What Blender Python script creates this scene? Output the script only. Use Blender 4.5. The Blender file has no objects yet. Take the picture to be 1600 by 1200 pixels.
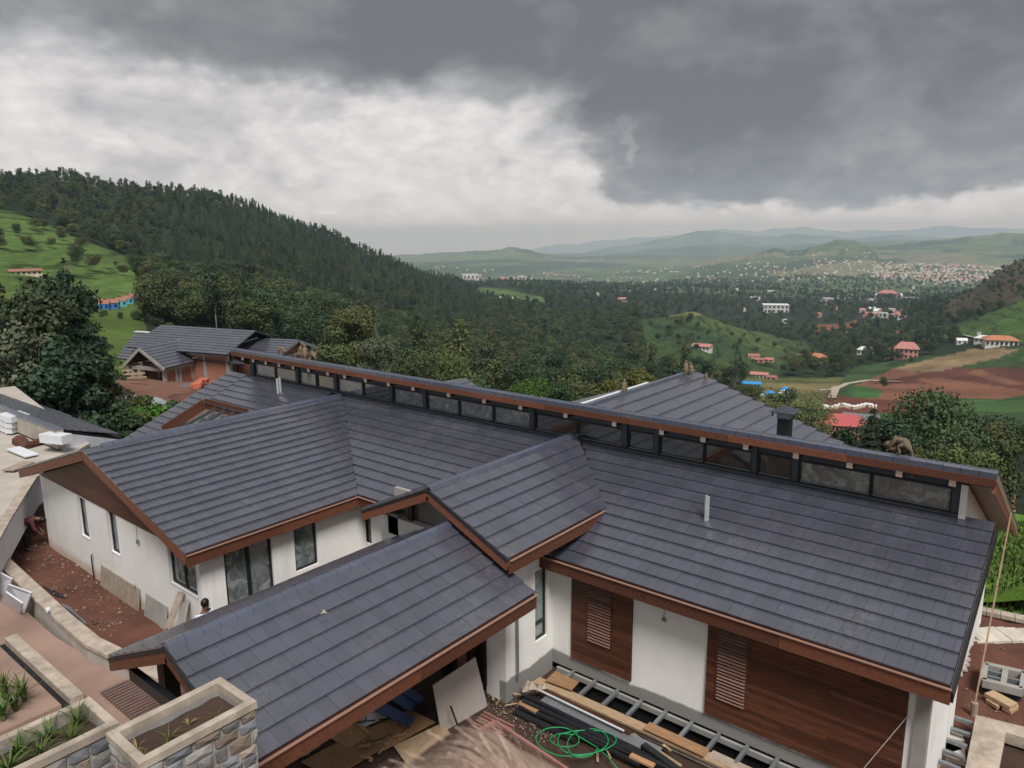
import bpy, math, random
import numpy as np
from mathutils import Vector, Matrix, noise as mnoise
random.seed(7); rng = np.random.default_rng(7)
R = math.radians
C = bpy.context.scene.collection
SC = bpy.context.scene

# ------------------------------------------------------------ camera, light, exposure
HC = 10.4                      # eye height above the terrace (m)
FPX, HY, AZ, ROLL = 1175.0, 363.5, 39.32, 0.54
_th = math.atan((600 - HY) / FPX); _a = R(AZ); _r = R(ROLL)
_fwd = Vector((-math.sin(_a) * math.cos(_th), math.cos(_a) * math.cos(_th), -math.sin(_th)))
_rt = Vector((math.cos(_a), math.sin(_a), 0)); _up = _rt.cross(_fwd)
CR = _rt * math.cos(_r) - _up * math.sin(_r); CU = _up * math.cos(_r) + _rt * math.sin(_r)
EYE = Vector((0, 0, HC))
cam = bpy.data.cameras.new('camera'); camo = bpy.data.objects.new('camera', cam); C.objects.link(camo)
cam.sensor_width = 36; cam.lens = FPX / 1600 * 36; cam.clip_start = 0.05; cam.clip_end = 80000
cam.dof.use_dof = True; cam.dof.focus_distance = 16; cam.dof.aperture_fstop = 8.0
M = Matrix((CR, CU, -_fwd)).transposed().to_4x4(); M.translation = EYE
camo.matrix_world = M
SC.camera = camo

SC.view_settings.view_transform = 'Standard'; SC.view_settings.look = 'None'
SC.view_settings.exposure = 1.0; SC.view_settings.gamma = 1; SC.view_settings.use_curve_mapping = False
SC.render.engine = 'CYCLES'
SC.cycles.use_denoising = True
SC.cycles.max_bounces = 6; SC.cycles.diffuse_bounces = 3; SC.cycles.glossy_bounces = 3
SC.cycles.transparent_max_bounces = 12; SC.cycles.volume_bounces = 0; SC.cycles.transmission_bounces = 3

def ray(px, py):
    return _fwd * FPX + CR * (px - 800) - CU * (py - 600)
def at(px, py, ax, val):
    """world point seen at a pixel of the photograph, on the plane axis=val (metres)"""
    d = ray(px, py); return EYE + d * ((val - EYE[ax]) / d[ax])
def atr(px, py, r):
    d = ray(px, py); return EYE + d * (r / math.hypot(d.x, d.y))
def proj(P):
    v = Vector(P) - EYE; k = v.dot(_fwd)
    return (800 + FPX * v.dot(CR) / k, 600 - FPX * v.dot(CU) / k, k)
S = 1.85
def u(x, y, z): return Vector((S * x, S * y, HC + S * z))
def on_plane(px, py, P, n):
    d = ray(px, py); n = Vector(n); return EYE + d * ((Vector(P) - EYE).dot(n) / d.dot(n))

# sun: placed high behind us to light the facing walls; a wide weak disc
HAZE = 7e-5
SUN_EL, SUN_AZ = 55.0, -AZ + 165     # azimuth measured from +Y, clockwise positive
sd = Vector((math.sin(R(SUN_AZ)) * math.cos(R(SUN_EL)), math.cos(R(SUN_AZ)) * math.cos(R(SUN_EL)), math.sin(R(SUN_EL))))
sl = bpy.data.lights.new('sun', 'SUN'); sl.energy = 1.9; sl.angle = R(20); sl.color = (1, .98, .95)
so = bpy.data.objects.new('sun', sl); C.objects.link(so); so.rotation_euler = sd.to_track_quat('Z', 'Y').to_euler(); so.location = (0, 0, 60)

# ------------------------------------------------------------ node helpers
class NT:
    def __init__(s, tree): s.t = tree; s.n = tree.nodes; s.l = tree.links
    def new(s, typ, **kw):
        n = s.n.new(typ)
        for k, v in kw.items():
            if k.startswith('i_'):
                key = k[2:].replace('_', ' ')
                for i in n.inputs:
                    if i.name.lower() == key.lower(): i.default_value = v; break
            else: setattr(n, k, v)
        return n
    def link(s, a, b): s.l.new(a, b)
    def math(s, op, a, b=None, c=None, clamp=False):
        n = s.n.new('ShaderNodeMath'); n.operation = op; n.use_clamp = clamp
        for i, v in enumerate((a, b, c)):
            if v is None: continue
            if isinstance(v, (int, float)): n.inputs[i].default_value = v
            else: s.l.new(v, n.inputs[i])
        return n.outputs[0]
    def vmath(s, op, a, b=None):
        n = s.n.new('ShaderNodeVectorMath'); n.operation = op
        for i, v in enumerate((a, b)):
            if v is None: continue
            if isinstance(v, (tuple, list)): n.inputs[i].default_value = v
            elif isinstance(v, (int, float)): n.inputs[3].default_value = v
            else: s.l.new(v, n.inputs[i])
        return n.outputs[0]
    def noise(s, vec, scale, detail=4, rough=.55, dist=0):
        n = s.n.new('ShaderNodeTexNoise'); n.inputs['Scale'].default_value = scale
        n.inputs['Detail'].default_value = detail; n.inputs['Roughness'].default_value = rough; n.inputs['Distortion'].default_value = dist
        if vec is not None: s.l.new(vec, n.inputs['Vector'])
        return n.outputs['Fac']
    def ramp(s, fac, pts, interp='LINEAR'):
        n = s.n.new('ShaderNodeValToRGB'); n.color_ramp.interpolation = interp; e = n.color_ramp.elements
        while len(e) < len(pts): e.new(.5)
        for el, (p, c) in zip(e, pts): el.position = p; el.color = tuple(c) + ((1,) if len(c) == 3 else ())
        s.l.new(fac, n.inputs[0]); return n.outputs[0]
    def mix(s, fac, a, b, mode='MIX'):
        n = s.n.new('ShaderNodeMix'); n.data_type = 'RGBA'; n.blend_type = mode
        for i, v in ((0, fac), (6, a), (7, b)):
            if isinstance(v, (int, float)): n.inputs[i].default_value = v
            elif isinstance(v, (tuple, list)): n.inputs[i].default_value = tuple(v) + ((1,) if len(v) == 3 else ())
            else: s.l.new(v, n.inputs[i])
        return n.outputs[2]
    def mapr(s, v, a, b, c=0, d=1):
        n = s.n.new('ShaderNodeMapRange'); s.l.new(v, n.inputs[0])
        for i, x in enumerate((a, b, c, d)): n.inputs[i + 1].default_value = x
        n.interpolation_type = 'SMOOTHSTEP'
        return n.outputs[0]

# ------------------------------------------------------------ sky
world = bpy.data.worlds.new('World'); SC.world = world; world.use_nodes = True; world.cycles.sampling_method = 'MANUAL'; world.cycles.sample_map_resolution = 256
W = NT(world.node_tree); W.n.clear()
tc = W.new('ShaderNodeTexCoord'); D = tc.outputs['Generated']
sky = W.new('ShaderNodeTexSky', sky_type='NISHITA', sun_disc=False, sun_elevation=R(SUN_EL), sun_rotation=R(SUN_AZ))
sep = W.new('ShaderNodeSeparateXYZ'); W.link(D, sep.inputs[0])
# elevation in degrees; azimuth right of the view direction, in degrees
dz = sep.outputs[2]
el = W.math('MULTIPLY', W.math('ARCSINE', dz), 57.3)
def dotv(v):
    n = W.n.new('ShaderNodeVectorMath'); n.operation = 'DOT_PRODUCT'; W.link(D, n.inputs[0]); n.inputs[1].default_value = v; return n.outputs['Value']
fx = dotv((math.cos(_a), math.sin(_a), 0)); fy = dotv((-math.sin(_a), math.cos(_a), 0))
azd = W.math('MULTIPLY', W.math('ARCTAN2', fx, fy), 57.3)
# cloud-plane coordinates so that clouds flatten towards the horizon
inv = W.math('DIVIDE', 1.0, W.math('ADD', W.math('MAXIMUM', dz, 0.0), 0.16))
cmb = W.new('ShaderNodeCombineXYZ'); W.link(W.math('MULTIPLY', fx, inv), cmb.inputs[0]); W.link(W.math('MULTIPLY', fy, inv), cmb.inputs[1])
CP = cmb.outputs[0]
cm2 = W.new('ShaderNodeCombineXYZ'); W.link(W.math('MULTIPLY', azd, .05), cm2.inputs[0]); W.link(W.math('MULTIPLY', el, .085), cm2.inputs[1])
AP = cm2.outputs[0]
w1 = W.math('SUBTRACT', W.noise(AP, 1.5, 5, .6), .5); w2 = W.math('SUBTRACT', W.noise(W.vmath('ADD', AP, (7.3, 2.1, 4.)), 1.5, 5, .6), .5)
w3 = W.math('SUBTRACT', W.noise(AP, 5, 3, .5), .5); w4 = W.math('SUBTRACT', W.noise(W.vmath('ADD', AP, (1.3, 9.1, 2.)), 5, 3, .5), .5)
azw = W.math('ADD', azd, W.math('ADD', W.math('MULTIPLY', w1, 15), W.math('MULTIPLY', w3, 3.4)))
elw = W.math('ADD', el, W.math('ADD', W.math('MULTIPLY', w2, 7), W.math('MULTIPLY', w4, 2.2)))
def blob(px, py, sx, sy, soft=1.6):
    """ellipse centred where the photograph shows it; sx, sy in degrees"""
    d = ray(px, py).normalized(); a0 = math.degrees(math.atan2(d.dot(Vector((math.cos(_a), math.sin(_a), 0))), d.dot(Vector((-math.sin(_a), math.cos(_a), 0)))))
    e0 = math.degrees(math.asin(d.z))
    x = W.math('MULTIPLY', W.math('SUBTRACT', azw, a0), 1 / sx); y = W.math('MULTIPLY', W.math('SUBTRACT', elw, e0), 1 / sy)
    q = W.math('ADD', W.math('MULTIPLY', x, x), W.math('MULTIPLY', y, y))
    return W.mapr(q, .45 / soft, 1.5 * soft, 1, 0)
base = W.noise(CP, 1.1, 6, .62, .3)
fine = W.noise(AP, 5.5, 6, .66, .6)
fine2 = W.noise(W.vmath('MULTIPLY', AP, (1, 1.15, 1)), 11, 4, .5, .3)
bright = W.math('ADD', .52, W.math('MULTIPLY', W.math('SUBTRACT', base, .5), .38))     # a brightness field 0..1
# lower sky lighter, higher sky darker
bright = W.math('ADD', bright, W.mapr(elw, 2, 20, .12, -.10))
bright = W.math('ADD', bright, W.mapr(el, 58, 80, 0, .65))  # unseen zenith brightened to put sheen on the roof tiles
bright = W.math('ADD', bright, W.mapr(elw, -.5, 3.2, .16, 0))
bright = W.math('ADD', bright, W.mapr(fy, .2, -.6, 0, .22))
def add(b, k):
    global bright
    bright = W.math('ADD', bright, W.math('MULTIPLY', b, k))
add(blob(730, 290, 9, 7), .24)          # glow behind the thin cloud
add(blob(860, 260, 3.2, 4.6, 1.3), .24); add(blob(590, 215, 3, 2, 1.4), .14); add(blob(770, 330, 6, 1.8, 1.4), .16)
add(blob(300, 240, 24, 8.5), .27)           # pale grey bank left
add(blob(50, 228, 5.5, 1.7, 1.1), .16)
add(blob(330, 25, 18, 2.9), -.30)           # dark sheet top left
add(blob(440, 70, 8, 2.0), -.20)
add(blob(1270, 195, 20, 6.4), -.28)         # heavy mass right
add(blob(1050, 250, 8, 5.2, 1.2), -.14)
add(blob(1150, 60, 22, 4.6), -.20)
add(blob(760, 70, 9, 4), -.16)
add(blob(1330, 350, 20, 1.7, 1.2), .70)     # light strip over the hills
add(blob(800, 385, 12, 1.0, 1.1), .16)
add(blob(975, 225, .5, .8, 1.5), .20)       # a hole
add(blob(900, 300, 1.6, 2.6, 1.3), .18)
edge = W.math('SUBTRACT', fine, .5); edge2 = W.math('SUBTRACT', fine2, .5)
vo = W.new('ShaderNodeTexVoronoi', feature='SMOOTH_F1'); vo.inputs['Scale'].default_value = 3.0; vo.inputs['Detail'].default_value = 3; vo.inputs['Roughness'].default_value = .62; vo.inputs['Lacunarity'].default_value = 2.3; vo.inputs['Smoothness'].default_value = .25
wv = W.new('ShaderNodeVectorMath'); wv.operation = 'ADD'; cw_ = W.new('ShaderNodeCombineXYZ'); W.link(W.math('MULTIPLY', w1, .9), cw_.inputs[0]); W.link(W.math('ADD', W.math('MULTIPLY', w2, .9), W.math('MULTIPLY', w4, .12)), cw_.inputs[1]); W.link(AP, wv.inputs[0]); W.link(cw_.outputs[0], wv.inputs[1]); W.link(wv.outputs[0], vo.inputs['Vector'])
bright = W.math('ADD', bright, W.math('MULTIPLY', W.math('SUBTRACT', W.noise(W.vmath('ADD', AP, (3.3, 5.7, 1.)), 2.4, 3, .55, .5), .5), .95))
bright = W.mapr(bright, -.2, 1.16, .06, .95)
puff = W.mapr(vo.outputs['Distance'], .1, .6, .42, -.5)
bright = W.math('ADD', bright, W.math('MULTIPLY', puff, W.mapr(bright, .15, .8, .30, .62)))
det = W.math('ADD', W.math('MULTIPLY', edge, .20), W.math('MULTIPLY', edge2, .13))
# more relief where bright
bright = W.math('ADD', bright, W.math('MULTIPLY', det, W.mapr(bright, .15, .8, 1.0, 1.9)))
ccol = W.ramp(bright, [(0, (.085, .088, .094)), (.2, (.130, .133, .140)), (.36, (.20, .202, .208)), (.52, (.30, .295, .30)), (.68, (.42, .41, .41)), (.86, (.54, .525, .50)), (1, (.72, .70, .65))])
# gaps of the blue sky low over the hills and in the hole
gap = W.math('MULTIPLY', W.mapr(bright, .86, 1.02, 0, 1), W.mapr(el, -1, 12, .55, .25))
skyc = W.vmath('SCALE', sky.outputs[0], .11)
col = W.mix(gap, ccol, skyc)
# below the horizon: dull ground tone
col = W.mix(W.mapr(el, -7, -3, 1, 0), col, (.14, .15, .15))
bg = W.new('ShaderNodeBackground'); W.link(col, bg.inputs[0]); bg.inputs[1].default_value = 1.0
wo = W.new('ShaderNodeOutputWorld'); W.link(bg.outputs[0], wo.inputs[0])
# ------------------------------------------------------------ materials
MATS = {}
def mat(name, col, rough=.7, var=.25, scale=6, bump=.15, bscale=30, spec=.4, col2=None, island=0, stretch=None, metal=0, coords='Object', streak=0, coat=0):
    m = bpy.data.materials.new(name); m.use_nodes = True; T = NT(m.node_tree); b = T.n['Principled BSDF']
    tcn = T.new('ShaderNodeTexCoord'); v = tcn.outputs[coords]
    if stretch: v = T.vmath('MULTIPLY', v, stretch)
    f = T.noise(v, scale, 6, .6)
    c2 = col2 or tuple(c * (1 - var) for c in col); c1 = col if col2 else tuple(min(1, c * (1 + var * .6)) for c in col)
    c = T.ramp(f, [(.3, c2), (.7, c1)])
    if island:
        g = T.new('ShaderNodeNewGeometry'); oi = T.new('ShaderNodeObjectInfo')
        r = T.math('FRACT', T.math('ADD', g.outputs['Random Per Island'], oi.outputs['Random']))
        k = T.mapr(r, 0, 1, 1 - island, 1 + island)
        c = T.vmath('MULTIPLY', c, None); n = c.node; n.operation = 'SCALE'; T.link(k, n.inputs[3])
        c = n.outputs[0]
    if streak:
        s2 = T.noise(T.vmath('MULTIPLY', v, (1, 1, .12)), 2.2, 5, .6)
        c = T.mix(T.mapr(s2, .5, .75, 0, streak), c, tuple(x * .45 for x in col))
    T.link(c, b.inputs['Base Color'])
    b.inputs['Roughness'].default_value = rough; b.inputs['Specular IOR Level'].default_value = spec; b.inputs['Metallic'].default_value = metal
    b.inputs['Coat Weight'].default_value = coat
    if bump:
        bn = T.new('ShaderNodeBump'); bn.inputs['Strength'].default_value = bump; bn.inputs['Distance'].default_value = .02
        T.link(T.noise(v, bscale, 5, .6), bn.inputs['Height']); T.link(bn.outputs[0], b.inputs['Normal'])
    MATS[name] = m; return m

def tile_mat(name, col, island=.16):
    m = mat(name, col, rough=.42, var=.12, scale=.9, bump=.12, bscale=60, spec=.5, island=island)
    T = NT(m.node_tree); b = T.n['Principled BSDF']
    tcn = T.new('ShaderNodeTexCoord'); v = tcn.outputs['Object']
    r = T.mapr(T.noise(v, 1.6, 6, .65), .3, .75, .20, .33); b.inputs['Specular IOR Level'].default_value = 1.0; b.inputs['IOR'].default_value = 1.65; b.inputs['Coat Weight'].default_value = .7; b.inputs['Coat Roughness'].default_value = .22; T.link(r, b.inputs['Roughness'])
    # pale dusty bloom in patches, also painting in uneven sky sheen
    old = b.inputs['Base Color'].links[0].from_socket
    dust_sheen = T.math('MULTIPLY', T.mapr(T.noise(v, .55, 7, .7), .48, .72, 0, 1), T.mapr(T.noise(v, 9, 5, .7), .35, .7, 0, .42))
    T.link(T.mix(dust_sheen, old, (.20, .185, .17)), b.inputs['Base Color'])
    return m

def plaster(name, col, dirt=.35, zband=None):
    m = mat(name, col, rough=.85, var=.09, scale=.9, bump=.12, bscale=9, spec=.2, streak=.26)
    if zband:
        T = NT(m.node_tree); b = T.n['Principled BSDF']; old = b.inputs['Base Color'].links[0].from_socket
        tcn = T.new('ShaderNodeTexCoord'); sp = T.new('ShaderNodeSeparateXYZ'); T.link(tcn.outputs['Object'], sp.inputs[0])
        z = T.math('ADD', sp.outputs[2], T.math('MULTIPLY', T.math('SUBTRACT', T.noise(tcn.outputs['Object'], 1.1, 6, .65), .5), zband[2]))
        k = T.mapr(z, zband[0], zband[1], 1, 0)
        T.link(T.mix(k, old, zband[3]), b.inputs['Base Color'])
    return m

def wood(name, col, col2, along=(.6, .6, 9), island=.2, rough=.55, scale=2.2):
    m = mat(name, col, rough=rough, col2=col2, scale=scale, stretch=along, bump=.1, bscale=14, island=island, spec=.35)
    return m

def glass(name, tint=(.03, .045, .045), dust_sheen=.4, rough=.06, dcol=(.25, .27, .26)):
    m = bpy.data.materials.new(name); m.use_nodes = True; T = NT(m.node_tree); b = T.n['Principled BSDF']
    tcn = T.new('ShaderNodeTexCoord'); v = tcn.outputs['Object']
    f = T.math('MULTIPLY', T.mapr(T.noise(v, 2.3, 6, .7, 1.0), .35, .75, 0, 1), dust_sheen)
    f = T.math('ADD', f, T.math('MULTIPLY', T.mapr(T.noise(T.vmath('MULTIPLY', v, (3, 3, .5)), 6, 5, .7, 2), .55, .8, 0, 1), dust_sheen * .6), clamp=True)
    T.link(T.mix(f, tint, dcol), b.inputs['Base Color'])
    T.link(T.mapr(f, 0, 1, rough, .5), b.inputs['Roughness'])
    b.inputs['Specular IOR Level'].default_value = 1.0; b.inputs['IOR'].default_value = 1.8
    MATS[name] = m; return m

tile_mat('roof_tile', (.062, .063, .084), .09); tile_mat('ridge_tile', (.062, .072, .108), .05)
plaster('white_plaster', (.80, .785, .745), zband=(.28, .36, .35, (.25, .24, .225)))
plaster('clean_plaster', (.80, .785, .745))
plaster('wing_plaster', (.80, .785, .745), zband=(.15, .6, .5, (.58, .47, .38)))
plaster('lilac_plaster', (.62, .62, .68))
wood('fascia_wood', (.16, .060, .032), (.095, .034, .020), (9, 9, 9), .28); wood('cladding_wood', (.125, .044, .022), (.055, .020, .011), (1.2, 1.2, 14), .3)
wood('soffit_wood', (.16, .068, .042), (.10, .042, .027), (9, 1.2, 9), .2); wood('louver_wood', (.26, .15, .115), (.17, .09, .07), (1, 1, 12))
wood('dark_wood', (.03, .014, .010), (.016, .009, .007), (1, 1, 6))
wood('plywood', (.42, .24, .12), (.27, .145, .075), (1.5, 5, 1.5), .25, .8); wood('raw_timber', (.46, .33, .20), (.30, .20, .12), (2, 9, 2), .2, .8)
wood('weathered_board', (.40, .33, .26), (.27, .21, .165), (2, 2, 2), .15, .85)
mat('fascia_cap', (.30, .175, .13), .5, .1)
mat('rafter_tip', (.75, .58, .50), .6, .1)
mat('soffit_board', (.20, .15, .10), .6, .12, stretch=(1, 6, 6), scale=2)
mat('dark_metal', (.014, .015, .018), .45, .2, spec=.5); mat('grey_post', (.045, .055, .065), .55, .15)
mat('galvanised', (.30, .32, .34), .38, .15, scale=12, metal=.6); mat('zinc', (.45, .46, .47), .4, .15, metal=.3)
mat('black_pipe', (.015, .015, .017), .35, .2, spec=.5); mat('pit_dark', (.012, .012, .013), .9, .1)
mat('concrete', (.30, .285, .26), .9, .22, scale=1.5, bump=.25, bscale=14); mat('pale_concrete', (.42, .38, .33), .9, .22, scale=1.1, bump=.2, streak=.3)
mat('coping', (.40, .335, .27), .9, .4, scale=3, bump=.3, bscale=18)
mat('white_slab', (.62, .63, .66), .7, .1, scale=2); mat('blue_panel', (.012, .055, .16), .45, .25)
mat('pink_paint', (.32, .15, .125), .6, .2); mat('green_hose', (.012, .26, .08), .45, .1, bump=0)
mat('brick', (.27, .115, .075), .9, .3, scale=5, island=.25); mat('brick_mortar', (.30, .22, .18), .95, .2)
mat('stone', (.24, .225, .21), .9, .35, scale=3, bump=.5, bscale=12, island=.35); mat('mortar', (.33, .31, .28), .95, .25, bump=.4)
mat('stone_b', (.27, .205, .16), .9, .35, scale=3, bump=.5, bscale=12, island=.35); mat('stone_c', (.17, .175, .19), .9, .35, scale=3, bump=.5, bscale=12, island=.3)
mat('pale_stone', (.52, .47, .40), .85, .2, scale=3, island=.12)
mat('terracotta', (.33, .10, .06), .8, .25, island=.2, scale=2); mat('orange_paint', (.50, .13, .07), .5, .15)
mat('red_roof', (.42, .085, .08), .6, .15, scale=.6); mat('black_cloth', (.012, .012, .014), .9, .3); mat('white_cloth', (.62, .64, .72), .9, .1); mat('maroon_cloth', (.10, .03, .035), .9, .2)
mat('skin', (.14, .07, .045), .6, .1, bump=0); mat('black_hair', (.008, .007, .007), .5, .3)
mat('plaster_board', (.45, .40, .36), .85, .12, scale=1.4)
glass('window_glass', (.08, .10, .10), .9, .05, (.36, .39, .38)); glass('dusty_sheen_glass', (.12, .13, .13), 1.0, .12, (.34, .36, .35)); glass('clear_glass', (.02, .022, .022), .12)  # pale film and tints also paint reflected sky into the panes
glass('green_glass', (.13, .17, .155), .6, .15, (.30, .34, .32))

# leaves
def leaf_mat(name, col, col2, rough=.75, hue=.35):
    m = bpy.data.materials.new(name); m.use_nodes = True; T = NT(m.node_tree); b = T.n['Principled BSDF']
    oi = T.new('ShaderNodeObjectInfo'); g = T.new('ShaderNodeNewGeometry'); tcn = T.new('ShaderNodeTexCoord')
    f = T.noise(tcn.outputs['Object'], .55, 4, .6)
    f = T.math('ADD', T.math('MULTIPLY', f, .7), T.math('MULTIPLY', g.outputs['Random Per Island'], .35))
    c = T.ramp(f, [(.3, col), (.75, col2)])
    k = T.mapr(oi.outputs['Random'], 0, 1, 1 - hue, 1 + hue); v = T.new('ShaderNodeVectorMath'); v.operation = 'SCALE'; T.link(c, v.inputs[0]); T.link(k, v.inputs[3])
    warm = T.math('FRACT', T.math('MULTIPLY', oi.outputs['Random'], 7.31))
    c = T.mix(T.mapr(warm, .45, 1, 0, .45), v.outputs[0], (.075, .070, .022))
    T.link(c, b.inputs['Base Color']); b.inputs['Roughness'].default_value = rough; b.inputs['Specular IOR Level'].default_value = .25
    MATS[name] = m
leaf_mat('leaf_dark', (.020, .043, .018), (.056, .092, .036)); leaf_mat('leaf_olive', (.045, .062, .018), (.105, .122, .040), hue=.25)
leaf_mat('leaf_pine', (.015, .034, .019), (.036, .062, .030), hue=.35); leaf_mat('leaf_bright', (.035, .085, .012), (.08, .17, .025), hue=.15)
leaf_mat('leaf_yellow', (.06, .075, .016), (.13, .14, .03), hue=.2); leaf_mat('leaf_grey', (.05, .06, .032), (.12, .13, .08), hue=.2)
leaf_mat('leaf_light', (.060, .080, .028), (.125, .145, .058), hue=.15); leaf_mat('grass_blade', (.05, .10, .02), (.12, .19, .05), hue=.2)
mat('bark', (.10, .08, .06), .9, .3, scale=4, stretch=(1, 1, .2)); mat('pale_bark', (.30, .27, .22), .9, .25, scale=4, stretch=(1, 1, .2))


# ------------------------------------------------------------ mesh collector
ORG = {}
class MB:
    def __init__(s): s.v = []; s.f = []
    def add(s, vs, fs):
        n = len(s.v); s.v += [tuple(p) for p in vs]; s.f += [tuple(i + n for i in f) for f in fs]; return s
    def box(s, c, d, M=None):
        x, y, z = d[0] / 2, d[1] / 2, d[2] / 2; c = Vector(c)
        vs = [Vector((a, b, e)) for e in (-z, z) for a, b in ((-x, -y), (x, -y), (x, y), (-x, y))]
        vs = [c + (M @ p if M is not None else p) for p in vs]
        return s.add(vs, [(3, 2, 1, 0), (4, 5, 6, 7), (0, 1, 5, 4), (1, 2, 6, 5), (2, 3, 7, 6), (3, 0, 4, 7)])
    def box2(s, a, b):
        a = Vector(a); b = Vector(b); return s.box((a + b) / 2, tuple(abs(x) for x in (b - a)))
    def beam(s, p, q, w, h, up=(0, 0, 1), off=(0, 0)):
        p = Vector(p); q = Vector(q); d = (q - p).normalized(); up = Vector(up)
        sx = d.cross(up)
        if sx.length < 1e-4: sx = d.cross(Vector((1, 0, 0)))
        sx.normalize(); uz = sx.cross(d)
        o = sx * off[0] + uz * off[1]
        vs = [b + o + sx * x + uz * z for b in (p, q) for x, z in ((-w / 2, -h / 2), (w / 2, -h / 2), (w / 2, h / 2), (-w / 2, h / 2))]
        return s.add(vs, [(3, 2, 1, 0), (4, 5, 6, 7), (0, 1, 5, 4), (1, 2, 6, 5), (2, 3, 7, 6), (3, 0, 4, 7)])
    def slab(s, pts, t):
        """polygon pts (CCW seen from its normal) thickened by t below"""
        pts = [Vector(p) for p in pts]; n = Vector((0, 0, 0))
        for i in range(len(pts)): n += pts[i].cross(pts[(i + 1) % len(pts)])
        n.normalize(); k = len(pts)
        return s.add(pts + [p - n * t for p in pts], [tuple(range(k)), tuple(range(2 * k - 1, k - 1, -1))] + [(i, k + i, k + (i + 1) % k, (i + 1) % k) for i in range(k)])
    def tube(s, pts, r, n=6, taper=None, cap=True):
        pts = [Vector(p) for p in pts]; rings = []
        for i, p in enumerate(pts):
            d = (pts[min(i + 1, len(pts) - 1)] - pts[max(i - 1, 0)]).normalized()
            a = d.orthogonal() if i == 0 else (pa - d * pa.dot(d))
            a.normalize(); pa = a; b = d.cross(a)
            rr = r if taper is None else r * (1 + (taper - 1) * i / (len(pts) - 1))
            if isinstance(r, (list, tuple)): rr = r[i]
            rings.append([p + (a * math.cos(2 * math.pi * k / n) + b * math.sin(2 * math.pi * k / n)) * rr for k in range(n)])
        vs = [q for ring in rings for q in ring]; fs = []
        for i in range(len(pts) - 1):
            for k in range(n): fs.append((i * n + k, i * n + (k + 1) % n, (i + 1) * n + (k + 1) % n, (i + 1) * n + k))
        if cap: fs += [tuple(range(n - 1, -1, -1)), tuple(range((len(pts) - 1) * n, len(pts) * n))]
        return s.add(vs, fs)
    def build(s, name, m, parent=None, **props):
        me = bpy.data.meshes.new(name)
        o0 = ORG.get(parent.name, Vector((0, 0, 0))) if parent is not None else Vector((0, 0, 0))
        loc = props.pop('loc', None); smooth = props.pop('smooth', False)
        base = o0 if parent is not None else (Vector(loc) if loc is not None else Vector((0, 0, 0)))
        me.from_pydata([(x - base.x, y - base.y, z - base.z) for x, y, z in s.v], [], s.f); me.update()
        for mm in (m if isinstance(m, (list, tuple)) else [m]): me.materials.append(MATS[mm] if isinstance(mm, str) else mm)
        if smooth: me.shade_smooth()
        o = bpy.data.objects.new(name, me); C.objects.link(o)
        if parent is not None: o.parent = parent
        else: o.location = base
        ORG[o.name] = base
        for k, v in props.items(): o[k] = v
        return o

def thing(name, label, cat, loc, group=None, rotz=0):
    o = bpy.data.objects.new(name, None); C.objects.link(o); o.location = loc; o.empty_display_size = .3
    o.rotation_euler = (0, 0, rotz)
    o['label'] = label; o['category'] = cat
    if group: o['group'] = group
    ORG[o.name] = Vector(loc); return o
def tag(o, label, cat, group=None):
    o['label'] = label; o['category'] = cat
    if group: o['group'] = group
    return o
def copy_tree(o, parent=None):
    c = o.copy(); C.objects.link(c)
    if parent is not None: c.parent = parent
    for ch in list(o.children): copy_tree(ch, c)
    return c

def clip(poly, conv):
    """Sutherland-Hodgman, both lists of (s,t), conv counter-clockwise"""
    out = poly
    for i in range(len(conv)):
        ax, ay = conv[i]; bx, by = conv[(i + 1) % len(conv)]
        inp = out; out = []
        if not inp: break
        f = lambda p: (bx - ax) * (p[1] - ay) - (by - ay) * (p[0] - ax)
        for j in range(len(inp)):
            p, q = inp[j], inp[(j + 1) % len(inp)]; fp, fq = f(p), f(q)
            if fp >= 0: out.append(p)
            if (fp >= 0) != (fq >= 0):
                t = fp / (fp - fq); out.append((p[0] + (q[0] - p[0]) * t, p[1] + (q[1] - p[1]) * t))
    return out

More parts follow.
